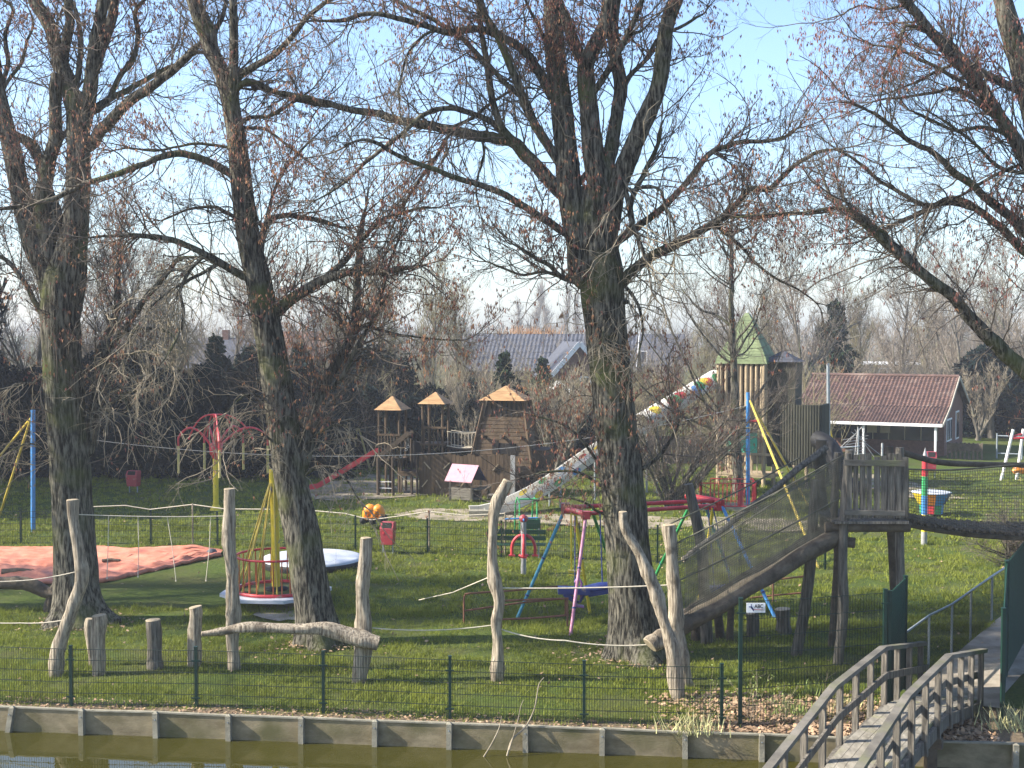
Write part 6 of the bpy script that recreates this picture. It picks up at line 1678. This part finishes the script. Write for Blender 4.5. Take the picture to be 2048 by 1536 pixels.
# distant pale poplars
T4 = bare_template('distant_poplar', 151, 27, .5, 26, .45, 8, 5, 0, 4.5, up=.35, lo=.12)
GD = 'distant poplars on the horizon'
place(T4, [(1040, 330, .62, 'leftmost of the hazy poplars above the barn roof', GD), (1068, 345, .80, 'tall hazy poplar second from the left above the barn roof', GD), (1098, 352, .84, 'tall hazy poplar in the middle of the row above the barn roof', GD), (1128, 340, .78, 'hazy poplar right of the middle of the row above the barn roof', GD), (1152, 335, .74, 'rightmost hazy poplar beside the massive trunk', GD)])
# evergreens
E1 = evergreen_template('conifer', 201, 7.0, 2.0, 9000, 'cone', 'evergreen')
GE = 'dark evergreens behind the playground'
place(E1, [(432, 74, 1.0, 'broad green conifer above the red roundabout arms', GE), (600, 80, .92, 'dark conifer right behind the leaning poplar trunk', GE), (1010, 78, .86, 'dark conifer behind the big fort tower roof', GE), (1085, 84, .80, 'small dark conifer right of the big fort tower', GE), (1668, 100, 1.36, 'tall dark ivy-green conifer behind the left end of the tiled roof', GE), (240, 78, .82, 'dark conifer hidden in shade between the left poplars', GE)])
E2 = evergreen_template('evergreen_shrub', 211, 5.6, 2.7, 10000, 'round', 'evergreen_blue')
place(E2, [(748, 76, 1.12, 'rounded dark evergreen behind the left fort tower', GE), (30, 68, .95, 'dark evergreen mass at the left picture edge behind the blue mast', GE), (150, 72, .9, 'dark evergreen mass behind the left poplar trunk', GE), (330, 74, .9, 'dark evergreen left of the hanging roundabout', GE), (510, 74, .95, 'dark evergreen behind the right arm of the hanging roundabout', GE), (655, 72, .85, 'dark evergreen behind the faded yellow swing', GE), (860, 76, .75, 'low dark evergreen behind the fort rope bridge', GE), (1985, 92, 1.15, 'dark evergreen in shade right of the tiled building', GE), (2075, 90, 1.1, 'dark evergreen behind the white ladder frame', GE), (1260, 84, .55, 'low dark evergreen behind the slide hood', GE), (940, 80, .78, 'dark evergreen left of the big fort tower', GE), (1325, 88, .6, 'low dark evergreen under the slide hood', GE), (1560, 94, .7, 'dark evergreen behind the slide tower annex', GE)])

def hedge(name, label, px0, px1, Y, h0, h1, n, m, seed, dp=2.4, size=.26):
    r = np.random.default_rng(seed); x0, x1 = (px0 - 1024) / F * Y, (px1 - 1024) / F * Y; R = thing(name, label, 'hedge', ((x0 + x1) / 2, Y, 0))
    x = r.uniform(x0, x1, n); top = h0 + (h1 - h0) * (.5 + .28 * np.sin(x * .9 + seed) + .22 * np.sin(x * 2.3 + 1))
    z = r.random(n) ** .8 * top; y = Y + r.uniform(0, dp, n) + .5 * np.sin(x * 1.7 + z * 1.1) + .3 * np.sin(x * 3.9 + z * 2.3)
    p = np.stack([x, y, z], 1); u = norm(r.normal(size=(n, 3))); q = norm(np.cross(u, r.normal(size=(n, 3)))); s = size * r.uniform(.5, 1.3, (n, 1))
    cm = NP(); cm.tris(np.stack([p - u * s - q * s * .25, p + u * s, p - u * s + q * s * .4], 1).reshape(-1, 3), np.arange(n * 3).reshape(-1, 3)); cm.build('foliage', m, R, smooth=False)
    k = int((x1 - x0) / .8); S = np.stack([r.uniform(x0, x1, k), Y + dp * .6 + r.normal(0, .3, k), np.zeros(k)], 1); tm = NP()
    batch_tubes(tm, grow(r, S, np.tile([[0, 0, 1.0]], (k, 1)), np.full(k, h0 * .9), 5, .06, .02), taper(np.full(k, .09), 5), 5); tm.build('stems', 'bark_far', R); return R
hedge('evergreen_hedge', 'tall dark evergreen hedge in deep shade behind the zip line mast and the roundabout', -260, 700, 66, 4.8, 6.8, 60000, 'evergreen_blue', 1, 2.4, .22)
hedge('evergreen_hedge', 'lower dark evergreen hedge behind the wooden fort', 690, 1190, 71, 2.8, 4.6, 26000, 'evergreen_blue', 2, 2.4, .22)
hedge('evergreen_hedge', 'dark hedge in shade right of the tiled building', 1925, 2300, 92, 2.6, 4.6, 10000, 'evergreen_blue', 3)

def thicket(name, xs, dens, h, yr, seed, m):
    """dense undergrowth that reads as one mass"""
    r = np.random.default_rng(seed); tw = NP(); n = dens
    px = r.uniform(xs[0], xs[1], n); Y = r.uniform(yr[0], yr[1], n)
    S = np.array([[(x - 1024) / F * y, y, 0] for x, y in zip(px, Y)])
    D = norm(np.stack([r.normal(0, .28, n), r.normal(0, .28, n), np.ones(n)], 1)); Ln = h * r.uniform(.5, 1.1, n)
    A = grow(r, S, D, Ln, 6, .14, .03); Ra = taper(r.uniform(.02, .05, n), 6, .35); batch_tubes(tw, A, Ra, 3)
    s, d, q = spawn(r, A, Ra, 8, .12, 1); B = grow(r, s, kick(r, d, .4, 1.1, .1), h * r.uniform(.12, .35, len(s)), 4, .2, .05); Rb = taper(np.full(len(s), .014), 4, .5); batch_tubes(tw, B, Rb, 3)
    s, d, q = spawn(r, B, Rb, 4, .2, 1); Cc = grow(r, s, kick(r, d, .4, 1.1, .05), h * r.uniform(.05, .14, len(s)), 2, .2, .04); batch_tubes(tw, Cc, taper(np.full(len(s), .010), 2, .6), 3)
    o = tw.build(name, m, None, (0, 0, 0)); o['kind'] = 'stuff'; return o
thicket('undergrowth', (-150, 760), 330, 5.5, (70, 84), 1, 'twig')
thicket('undergrowth', (540, 1260), 420, 5.2, (72, 92), 2, 'twig_olive')
thicket('undergrowth', (1180, 1680), 330, 5.0, (74, 98), 3, 'twig_olive')
thicket('undergrowth', (1600, 2250), 300, 7.0, (92, 112), 4, 'twig_far')
thicket('undergrowth', (-300, 2400), 1300, 8.2, (108, 160), 5, 'twig_far')

def far_wood():
    r = np.random.default_rng(77); tw = NP(); n = 1300
    px = r.uniform(-500, 2600, n); Y = r.uniform(230, 420, n)
    S = np.array([[(x - 1024) / F * y, y, 0] for x, y in zip(px, Y)]); h = r.uniform(5, 9.5, n)
    A = grow(r, S, norm(np.stack([r.normal(0, .1, n), r.normal(0, .1, n), np.ones(n)], 1)), h, 4, .08, .02); Ra = taper(np.full(n, .22), 4, .3); batch_tubes(tw, A, Ra, 3)
    s, d, q = spawn(r, A, Ra, 14, .1, 1); B = grow(r, s, kick(r, d, .4, 1.0, .1), r.uniform(1.2, 3.2, len(s)), 3, .15, .08); batch_tubes(tw, B, taper(np.full(len(s), .085), 3, .4), 3)
    o = tw.build('far_wood', 'far_wood', None, (0, 0, 0)); o['kind'] = 'stuff'
far_wood()
def willow():
    r = np.random.default_rng(5); Y = 150; n = 420; px = r.uniform(1008, 1112, n)
    S = np.array([[(x - 1024) / F * y, y, 4.2] for x, y in zip(px, r.uniform(146, 154, n))]); tw = NP()
    A = grow(r, S, norm(np.stack([r.normal(0, .25, n), r.normal(0, .25, n), np.ones(n)], 1)), r.uniform(2.6, 4.4, n), 4, .05, .03); batch_tubes(tw, A, taper(np.full(n, .05), 4, .4), 3)
    R = thing('willow_tree', 'orange-twigged willow showing over the ridge of the slate-roofed barn', 'tree', P(1060, 700, 150).to_tuple()[:2] + (0,))
    tw.build('crown', 'willow_orange', R); b = MB()
    for x in np.linspace(-2.6, 2.6, 6): q = Vector(R.location) + Vector((x, 0, 0)); b.tube([q, q + Vector((.1, 0, 2.2)), q + Vector((0, 0, 4.6))], [.3, .24, .26], 8)
    b.build('trunk', 'bark_far', R)
willow()

# hazel-like bare bush on the right, behind the railing
def bush(name, px, py, h, n, label, seed, spread=.5, cat='shrub', m='twig'):
    g = G(px, py); r = np.random.default_rng(seed); R = thing(name, label, cat, g); tw = NP(); tm = NP()
    S = np.tile(np.array(g), (n, 1)); S[:, :2] += r.normal(0, .18, (n, 2)); D = norm(np.stack([r.normal(0, spread, n), r.normal(0, spread, n), np.ones(n)], 1))
    A = grow(r, S, D, h * r.uniform(.5, 1.1, n), 7, .12, .0); Ra = taper(r.uniform(.014, .035, n), 7, .3); batch_tubes(tm, A, Ra, 5)
    s, d, q = spawn(r, A, Ra, 12, .12, 1); B = grow(r, s, kick(r, d, .4, 1.0, .05), h * r.uniform(.12, .34, len(s)), 4, .16, .0); Rb = taper(np.full(len(s), .008), 4, .5); batch_tubes(tw, B, Rb, 3)
    s, d, q = spawn(r, B, Rb, 5, .2, 1); Cc = grow(r, s, kick(r, d, .4, 1.0, .05), h * r.uniform(.05, .12, len(s)), 2, .2, .0); batch_tubes(tw, Cc, taper(np.full(len(s), .005), 2, .6), 3)
    tm.build('stems', 'bark', R); tw.build('twigs', m, R); return R
bush('bare_bush', 2035, 1130, 2.1, 44, 'rounded brown bare bush at the right picture edge behind the railing', 61, .75)
bush('bare_bush', 2130, 1120, 2.4, 36, 'second brown bare bush right of the picture edge bush', 62, .7)

# ================================================================ buildings
class H_:
    def __init__(s, o, a): s.o = Vector(o); a = math.radians(a); s.u = Vector((-math.cos(a), math.sin(a), 0)); s.v = Vector((math.sin(a), math.cos(a), 0))
    def w(s, x, y, z): return s.o + s.u * x + s.v * y + Vector((0, 0, z))
    def box(s, b, x0, x1, y0, y1, z0, z1):
        b.hexa([s.w(x1, y0, z0), s.w(x0, y0, z0), s.w(x0, y1, z0), s.w(x1, y1, z0), s.w(x1, y0, z1), s.w(x0, y0, z1), s.w(x0, y1, z1), s.w(x1, y1, z1)])
def tiles(b, h, x0, x1, p0, p1, cw=.24, rl=.33, amp=.035):
    """wavy pantiles between eave line p0=(y,z) and ridge line p1"""
    L_ = math.hypot(p1[0] - p0[0], p1[1] - p0[1]); nr = max(2, int(L_ / rl)); nx = int((x1 - x0) / cw) * 4
    dy, dz = (p1[0] - p0[0]) / L_, (p1[1] - p0[1]) / L_; vs = []
    for k in range(nr):
        for e in (0, 1):
            t = (k + e) * L_ / nr; lift = .03 if e == 0 else .0
            for i in range(nx + 1):
                x = x0 + (x1 - x0) * i / nx; a = amp * math.sin(i / 4 * 2 * PI) + lift
                vs.append(h.w(x, p0[0] + dy * t - dz * a, p0[1] + dz * t + dy * a))
    m = nx + 1
    b.add(vs, [(r * m + i, r * m + i + 1, (r + 1) * m + i + 1, (r + 1) * m + i) for r in range(nr * 2 - 1) for i in range(nx)])

def tiled_building():
    g = G(1878, 918); h = H_(g, 27); R = thing('tiled_building', 'low brick building with red-brown tiled roof and white-posted veranda', 'building', g)
    W = 8.5; D = 9.5; yv = 1.6; ze = 2.12; zw = 2.98; zr = 4.72; yr = D / 2 + .5
    b = MB(); h.box(b, .0, W, yv + .3, D, 0, 2.9)
    # gable ends
    for x0, x1 in ((0, .22), (W - .22, W)):
        b.hexa([h.w(x1, yv + .3, 2.9), h.w(x0, yv + .3, 2.9), h.w(x0, D, 2.9), h.w(x1, D, 2.9), h.w(x1, yr - .1, zr - .15), h.w(x0, yr - .1, zr - .15), h.w(x0, yr + .1, zr - .15), h.w(x1, yr + .1, zr - .15)])
    b.build('wall', 'brick', R)
    b = MB(); tiles(b, h, -.35, W + .4, (yv, zw), (yr, zr)); tiles(b, h, -.30, W + .3, (-1.0, ze), (yv, zw), .20, .3)
    tiles(b, h, -.35, W + .4, (D + .5, 2.8), (yr, zr)); b.build('roof', 'roof_tiles', R)
    b = MB(); b.tube([h.w(x, yr, zr + .03) for x in np.linspace(-.35, W + .4, 30)], .11, 8); b.build('ridge', 'roof_tiles', R)
    b = MB(); h.box(b, -.33, W + .35, -1.12, -1.0, ze - .15, ze + .02); b.build('gutter', 'white_trim', R)
    b = MB()
    for xx in (-.38,):
        for p, q in (((yv, zw), (yr, zr)), ((-1.05, ze), (yv, zw)), ((D + .5, 2.8), (yr, zr))):
            b.beam(h.w(xx, p[0], p[1] - .03), h.w(xx, q[0], q[1] - .03), .05, .20)
    b.build('verge_board', 'wall_beige', R)
    b = MB(); h.box(b, -.02, .0, -.95, yv + .3, 2.2, 2.3); b.hexa([h.w(.02, -.95, ze - .1), h.w(-.02, -.95, ze - .1), h.w(-.02, yv + .3, ze - .1), h.w(.02, yv + .3, ze - .1), h.w(.02, -.9, ze - .06), h.w(-.02, -.9, ze - .06), h.w(-.02, yv + .3, zw + .1), h.w(.02, yv + .3, zw + .1)]); b.build('side_boarding', 'wall_beige', R)
    for x in (.08, W * .5, W - .1):
        b = MB(); h.box(b, x - .06, x + .06, -.95, -.83, 0, ze - .15); b.build('post', 'white_trim', R)
    b = MB(); h.box(b, .4, W - .3, yv + .26, yv + .3, .9, 2.2); b.build('window', 'glass_dark', R)
    b = MB()
    for x in np.linspace(.4, W - .4, 9): b = MB(); h.box(b, x - .03, x + .03, yv + .24, yv + .259, .9, 2.2); b.build('window_bar', 'wall_beige', R)
    for x in (3.2, 4.0): b = MB(); h.box(b, x, x + .6, yv + .20, yv + .235, 1.3, 1.9); b.build('notice', 'wall_beige', R)
    for y0, y1, z0, z1, n in ((2.6, 4.6, .8, 2.2, 3), (6.3, 7.6, .7, 2.5, 1)):
        b = MB(); h.box(b, -.05, .0, y0, y1, z0, z1); f_ = b.build('window_frame', 'white_trim', R)
        b = MB(); w_ = (y1 - y0) / n
        for k in range(n): h.box(b, -.06, -.051, y0 + w_ * k + .1, y0 + w_ * (k + 1) - .1, z0 + .1, z1 - .1)
        b.build('pane', 'glass_dark', f_)
    b = MB(); h.box(b, -2.4, -.4, .4, .48, .5, .95)
    for k in range(9): h.box(b, -2.4 + k * .24, -2.3 + k * .24, .38, .5, 0, 1.0)
    q = thing('picket_fence', 'dark low picket fence at the right corner of the tiled building', 'fence', h.w(-1.4, .4, 0)); b.build('pickets', 'dark_log', q)
    q = thing('metal_gate', 'grey tubular gate and rail in the shade right of the tiled building', 'gate', h.w(-4.0, 2, 0)); b = MB()
    for x in (-3.0, -4.4, -9.5): b.bar(h.w(x, 2, 0), h.w(x, 2, 1.5), .05, 7)
    b.bar(h.w(-3.0, 2, 1.35), h.w(-9.5, 2, 1.35), .04, 7); b.bar(h.w(-3.0, 2, .3), h.w(-4.4, 2, .3), .04, 7); b.build('frame', 'galvanised', q)
tiled_building()

def gable_house(name, label, cat, o, a, W, D, he, hr, wall, roof, ridge_x=True, trim=True, wins=(), chim=None, ov=.35, tile=None):
    """W along the front (to the left), D back; ridge along the front or front-to-back"""
    h = H_(o, a); R = thing(name, label, cat, o); b = MB(); h.box(b, 0, W, 0, D, 0, he)
    if ridge_x:
        for x0, x1 in ((0, .2), (W - .2, W)):
            b.hexa([h.w(x1, 0, he), h.w(x0, 0, he), h.w(x0, D, he), h.w(x1, D, he), h.w(x1, D / 2 - .05, hr - .12), h.w(x0, D / 2 - .05, hr - .12), h.w(x0, D / 2 + .05, hr - .12), h.w(x1, D / 2 + .05, hr - .12)])
    else:
        for y0, y1 in ((0, .2), (D - .2, D)):
            b.hexa([h.w(W, y0, he), h.w(0, y0, he), h.w(0, y1, he), h.w(W, y1, he), h.w(W / 2 + .05, y0, hr - .12), h.w(W / 2 - .05, y0, hr - .12), h.w(W / 2 - .05, y1, hr - .12), h.w(W / 2 + .05, y1, hr - .12)])
    b.build('wall', wall, R)
    b = MB(); sl = (hr - he) / ((D if ridge_x else W) / 2); e = he - ov * sl
    if ridge_x:
        if tile:
            tiles(b, h, -ov, W + ov, (-ov, e), (D / 2, hr), *tile); tiles(b, h, -ov, W + ov, (D + ov, e), (D / 2, hr), *tile)
        else:
            for y in (-ov, D + ov): b.hexa([h.w(W + ov, y, e), h.w(-ov, y, e), h.w(-ov, D / 2, hr), h.w(W + ov, D / 2, hr), h.w(W + ov, y, e + .15), h.w(-ov, y, e + .15), h.w(-ov, D / 2, hr + .15), h.w(W + ov, D / 2, hr + .15)])
    else:
        for x in (-ov, W + ov): b.hexa([h.w(x, -ov, e), h.w(W / 2, -ov, hr), h.w(W / 2, D + ov, hr), h.w(x, D + ov, e), h.w(x, -ov, e + .15), h.w(W / 2, -ov, hr + .15), h.w(W / 2, D + ov, hr + .15), h.w(x, D + ov, e + .15)])
    b.build('roof', roof, R)
    if trim:
        b = MB()
        if ridge_x:
            for x in (-ov - .03,):
                for y in (-ov, D + ov): b.beam(h.w(x, y, e + .05), h.w(x, D / 2, hr + .05), .06, .32)
        else:
            for x in (-ov, W + ov): b.beam(h.w(x, -ov - .03, e + .05), h.w(W / 2, -ov - .03, hr + .05), .06, .36)
        b.build('barge_board', 'white_trim', R)
    for x0, x1, z0, z1 in wins:
        b = MB(); h.box(b, x0, x1, -.06, -.0, z0, z1); f_ = b.build('window_frame', 'white_trim', R)
        b = MB(); m = (x0 + x1) / 2; h.box(b, x0 + .1, m - .05, -.07, -.061, z0 + .1, z1 - .1); h.box(b, m + .05, x1 - .1, -.07, -.061, z0 + .1, z1 - .1); b.build('pane', 'glass_dark', f_)
    if chim:
        b = MB(); h.box(b, chim - .3, chim + .3, D / 2 - .3, D / 2 + .3, hr - .4, hr + .9); b.build('chimney', 'brick', R)
    return R
def at(px, Y): q = P(px, 700, Y); return Vector((q.x, Y, 0))
gable_house('barn', 'long barn with dark blue-grey corrugated roof behind the massive poplar', 'building', at(1265, 122), 8, 16.5, 12, 4.0, 7.35, 'brick', 'slate', tile=(.40, 1.2, .035))
gable_house('gabled_house', 'house with white bargeboards on its dark gable left of the massive poplar', 'house', at(1212, 104), -8, 4.4, 7, 4.1, 6.6, 'brick', 'slate', False, wins=((1.2, 3.0, 2.0, 4.0),))
gable_house('lean_to', 'low roofed outbuilding in front of the dark-gabled house', 'shed', at(1165, 92), 25, 3.4, 3.0, 2.6, 3.9, 'brick', 'brown_wood', False)
gable_house('farmhouse', 'grey-roofed distant house with a small white dormer right of the massive trunk', 'house', at(1360, 135), 10, 7.0, 8, 4.2, 7.2, 'brick_red', 'slate', wins=((3.4, 5.4, 4.3, 5.6),), trim=False)
gable_house('red_gable_house', 'little house with bright red tiled gable between the left poplars', 'house', at(402, 128), -14, 2.6, 6, 5.1, 6.75, 'brick_red', 'roof_tiles', False)
gable_house('slate_house', 'long dark-roofed house with chimney behind the leaning poplar', 'house', at(520, 122), 4, 6.8, 8, 4.2, 6.85, 'brick', 'slate', chim=4.4)
gable_house('beige_house', 'beige house with flat white-edged roof above the tiled building', 'house', at(1835, 128), 6, 6.2, 7, 4.30, 4.42, 'wall_beige', 'white_trim', wins=((2.2, 3.7, 2.9, 4.0), (4.6, 5.2, 2.9, 4.0)), trim=False, ov=.3)
gable_house('terrace_house', 'hazy reddish house just right of the leaning poplar trunk', 'house', at(640, 150), 5, 5.6, 8, 4.6, 7.5, 'brick_red', 'brick')

def garden_fence():
    R = thing('board_fence', 'dark board fence closing the playground behind the slide', 'fence', at(1200, 70)); b = MB()
    for k in range(40):
        x = -6 + k * .55; b.box((at(1160, 74).x + x * .9, 74, .8), (.46, .04, 1.6))
    b.build('boards', 'dark_log', R)
    q = thing('rowing_boat', 'weathered pale wooden boat-shaped play box on the grass right of the fort', 'play box', G(1112, 925)); f = L(1112, 925, 10); b = MB()
    f.box(b, -.6, .6, 0, .5, .45, .82); f.box(b, -.5, -.4, .1, .4, 0, .449); f.box(b, .4, .5, .1, .4, 0, .449); b.build('box', 'pale_wood', q)
garden_fence()

# ================================================================ trees out of the picture on the left that throw their shade over the lawn
pop = [o for o in bpy.data.objects if o.name.startswith('poplar_tree')]
for i, (src, x, y, rz, lab) in enumerate([(1, -19.0, 35.6, 1.1, 'bare poplar of the same row, first one outside the left picture edge'), (1, -26, 37.6, 2.9, 'bare poplar of the same row, second one outside the left picture edge')]):
    o = copy_tree(pop[src]); o.location = (x, y, 0); o.rotation_euler = (0, 0, rz); o['label'] = lab
for i, (x, y, s_, lab) in enumerate([(-27.5, 55, 1.3, 'tall dark evergreen outside the left edge nearest the blue mast'), (-29, 61, 1.5, 'tall dark evergreen outside the left edge shading the roundabout'), (-31, 68, 1.6, 'tall dark evergreen outside the left edge next to the hedge'), (-34, 57, 1.7, 'tall dark evergreen farther outside the left edge'), (-37, 65, 1.8, 'tallest dark evergreen outside the left edge behind the others'), (-36, 73, 1.8, 'tall dark evergreen outside the left edge behind the hedge')]):
    o = copy_tree(E2); o.location = (x, y, 0); o.scale = (s_, s_, s_ * 1.9); o['label'] = lab

# ================================================================ ground cover
def grass():
    r = np.random.default_rng(12); V = []; Tn = 0
    def field(n, y0, y1, xr, h, w_):
        nt_ = n // 14; cx = r.uniform(-xr, xr, nt_); cdd = y0 + (y1 - y0) * r.random(nt_) ** 1.2; i = r.integers(0, nt_, n); sg = h * .75
        hk = r.uniform(.4, 1.6, nt_)[i]
        x = cx[i] + r.normal(0, sg, n); d = np.maximum(.03, cdd[i] + r.normal(0, sg, n))
        y = np.array([wallY(a) for a in x]) + d
        m = (np.abs(x) < y * .42 + 1)
        # thin where the bank is bare, thicker in tufts
        tuft = np.sin(x * 2.3 + 1.3 * np.sin(y * 1.9)) + np.sin(y * 3.1 + np.sin(x * 1.7)) + r.normal(0, .7, n)
        m &= tuft > -1.0
        m &= (d > .9) | (r.random(n) < d * .55)
        m &= ~((x > 3.6) & (d < 2.6) & (r.random(n) < .8))
        m &= ~((x > 7.6) & (y < 27) & (d < 3.4))
        s = .51; t = (x - 8.2) * .80 - (y - 27) * .55
        m &= ~((t > .0) & (t < 2.3) & (y > 25.5))
        m &= ~((x < -7.0) & (y > 35) & (y < 44) & (x < -7 + (y - 37.0) * .35))
        x, y, tf, hk = x[m], y[m], tuft[m], hk[m]; k = len(x)
        hh = h * r.uniform(.5, 1.3, k) * hk * (1 + .22 * np.clip(tf, -1, 2)); a = r.uniform(0, 6.28, k); ln = r.normal(0, .45, (k, 2))
        c = np.stack([x, y, np.full(k, .0)], 1); u = np.stack([np.cos(a), np.sin(a), np.zeros(k)], 1) * w_
        tip = c + np.stack([ln[:, 0] * hh, ln[:, 1] * hh, hh], 1)
        return np.stack([c - u, c + u, tip], 1).reshape(-1, 3)
    parts = [field(300000, .05, 10, 14, .075, .0075), field(220000, 9, 24, 20, .09, .013), field(130000, 23, 48, 30, .11, .024)]
    npm = NP()
    for v in parts: npm.tris(v, np.arange(len(v)).reshape(-1, 3))
    o = npm.build('grass', 'grass_blades', None, (0, 0, 0), smooth=False); o['kind'] = 'stuff'
grass()
def leaves(name, n, fx, m, size, seed):
    r = np.random.default_rng(seed); c = fx(r, n); k = len(c); u = norm(np.stack([r.normal(size=k), r.normal(size=k), r.normal(0, .35, k)], 1)); w_ = norm(np.cross(u, np.stack([r.normal(0, .4, k), r.normal(0, .4, k), np.ones(k)], 1)))
    s = size * r.uniform(.5, 1.4, (k, 1)); V = np.stack([c - u * s, c + w_ * s * .6, c + u * s, c - w_ * s * .6], 1).reshape(-1, 3)
    npm = NP(); npm.quads(V, np.arange(4 * k).reshape(-1, 4)); o = npm.build(name, m, None, (0, 0, 0), smooth=False); o['kind'] = 'stuff'
def fl(r, n):
    x = r.uniform(2.6, 9.0, n); d = r.uniform(.05, 3.0, n); m = r.random(n) < np.clip((x - 2.6) / 1.6, 0, 1) * np.clip((3.1 - d) / 1.2, 0, 1)
    x, d = x[m], d[m]; return np.stack([x, np.array([wallY(a) for a in x]) + d, r.uniform(.01, .06, len(x))], 1)
leaves('leaf_litter', 7000, fl, 'leaf_brown', .055, 3)
def fs(r, n):
    x = r.uniform(-13, 9, n); d = r.uniform(.03, .75, n) ** 1.3; return np.stack([x, np.array([wallY(a) for a in x]) + d + .05, r.uniform(.01, .04, n)], 1)
leaves('leaf_litter', 2200, fs, 'leaf_brown', .035, 4)
def fw(r, n):
    y = r.uniform(27, 60, n); x = r.uniform(-.42, .42, n) * y; return np.stack([x, y, np.full(n, .06)], 1)
leaves('leaf_litter', 900, fw, 'leaf_brown', .05, 5)
def fb(r, n):
    c = np.array([(baseA.x, baseA.y), (baseB.x, baseB.y), (baseC.x, baseC.y)])[r.integers(0, 3, n)]; a = r.uniform(0, 6.28, n); d = .55 + np.abs(r.normal(0, .55, n)); return np.stack([c[:, 0] + np.cos(a) * d, c[:, 1] + np.sin(a) * d, np.full(n, .06)], 1)
leaves('leaf_litter', 900, fb, 'leaf_brown', .045, 6)

def weeds():
    # iris-like reed clump at the wall
    def clump(name, label, px, py, z, n, h, m, seed, sp=.14):
        g = G(px, py, z); r = np.random.default_rng(seed); R = thing(name, label, 'plant', g); npm = NP()
        S = np.array(g) + np.stack([r.normal(0, sp, n), r.normal(0, sp * .5, n), np.zeros(n)], 1); D = norm(np.stack([r.normal(0, .3, n), r.normal(0, .3, n), np.ones(n)], 1)); A = grow(r, S, D, h * r.uniform(.5, 1.1, n), 4, .12, -.03)
        wv = norm(np.cross(D, r.normal(size=(n, 3)))) * .011; k = A.shape[1]; tw = np.linspace(1, .15, k)
        V = np.stack([A - wv[:, None] * tw[None, :, None], A + wv[:, None] * tw[None, :, None]], 2).reshape(n, k * 2, 3)
        q = np.concatenate([np.array([[2 * i, 2 * i + 1, 2 * i + 3, 2 * i + 2]]) for i in range(k - 1)]); npm.quads(V.reshape(-1, 3), (np.arange(n)[:, None, None] * k * 2 + q[None]).reshape(-1, 4)); npm.build('blades', m, R)
    clump('reed_clump', 'clump of straw-coloured reed leaves at the water line beside a wall post', 1342, 1502, WATER, 42, .42, 'reed', 1)
    clump('grass_tussock', 'dry grass tussock hanging over the wall top above the reed clump', 1385, 1466, 0, 120, .42, 'reed', 2, .28)
    clump('grass_tussock', 'green grass tussock among brown leaves behind the tall fence', 1592, 1432, 0, 90, .42, 'reed_green', 3, .2)
    clump('grass_tussock', 'pale dry tuft on the leaf litter right of the green tussock', 1690, 1418, 0, 60, .32, 'reed', 4, .18)
    clump('grass_tussock', 'dry grass tuft at the right picture edge under the dark screen', 2034, 1462, 0, 120, .55, 'reed', 6, .3)
    clump('grass_tussock', 'low green tuft at the foot of the platform legs', 1640, 1390, 0, 80, .35, 'reed_green', 7, .25)
    for k, (px, py, h, lab) in enumerate([(1412, 1440, .95, 'young leafy bramble sprouting beside the low fence end'), (1502, 1446, 1.15, 'young leafy shrub sprouting behind the tall fence post'), (1570, 1442, .8, 'thin stemmed young plant between the tall fence and leaf litter'), (1655, 1438, .9, 'thin bare sapling on the leaf litter near the bridge')]):
        g = G(px, py); r = np.random.default_rng(90 + k); R = thing('wild_plant', lab, 'plant', g); tw = NP(); n = 9
        S = np.tile(np.array(g), (n, 1)) + r.normal(0, .05, (n, 3)) * np.array([1, 1, 0]); A = grow(r, S, norm(np.stack([r.normal(0, .35, n), r.normal(0, .35, n), np.ones(n)], 1)), h * r.uniform(.5, 1.1, n), 6, .13, -.02); Ra = taper(np.full(n, .006), 6, .4); batch_tubes(tw, A, Ra, 4)
        s, d, q = spawn(r, A, Ra, 4, .3, 1); B = grow(r, s, kick(r, d, .4, 1, .05), r.uniform(.1, .3, len(s)), 3, .15, 0); batch_tubes(tw, B, taper(np.full(len(s), .0035), 3, .5), 3); tw.build('stems', 'twig_pale', R)
        if k != 3:
            t = np.repeat(B[:, 1:].reshape(-1, 3), 2, 0); t = t[r.random(len(t)) < .55]; c = t + r.normal(0, .02, t.shape); m = len(c); u = norm(r.normal(size=(m, 3))); w_ = norm(np.cross(u, r.normal(size=(m, 3)))); lf = NP(); lf.quads(np.stack([c - u * .022, c + w_ * .014, c + u * .022, c - w_ * .014], 1).reshape(-1, 3), np.arange(4 * m).reshape(-1, 4)); lf.build('leaves', 'reed_green', R, smooth=False)
weeds()
for o in list(bpy.data.objects):
    if o.parent is None and 'label' not in o.keys() and o.type == 'MESH' and 'kind' not in o.keys(): print('UNLABELLED', o.name)
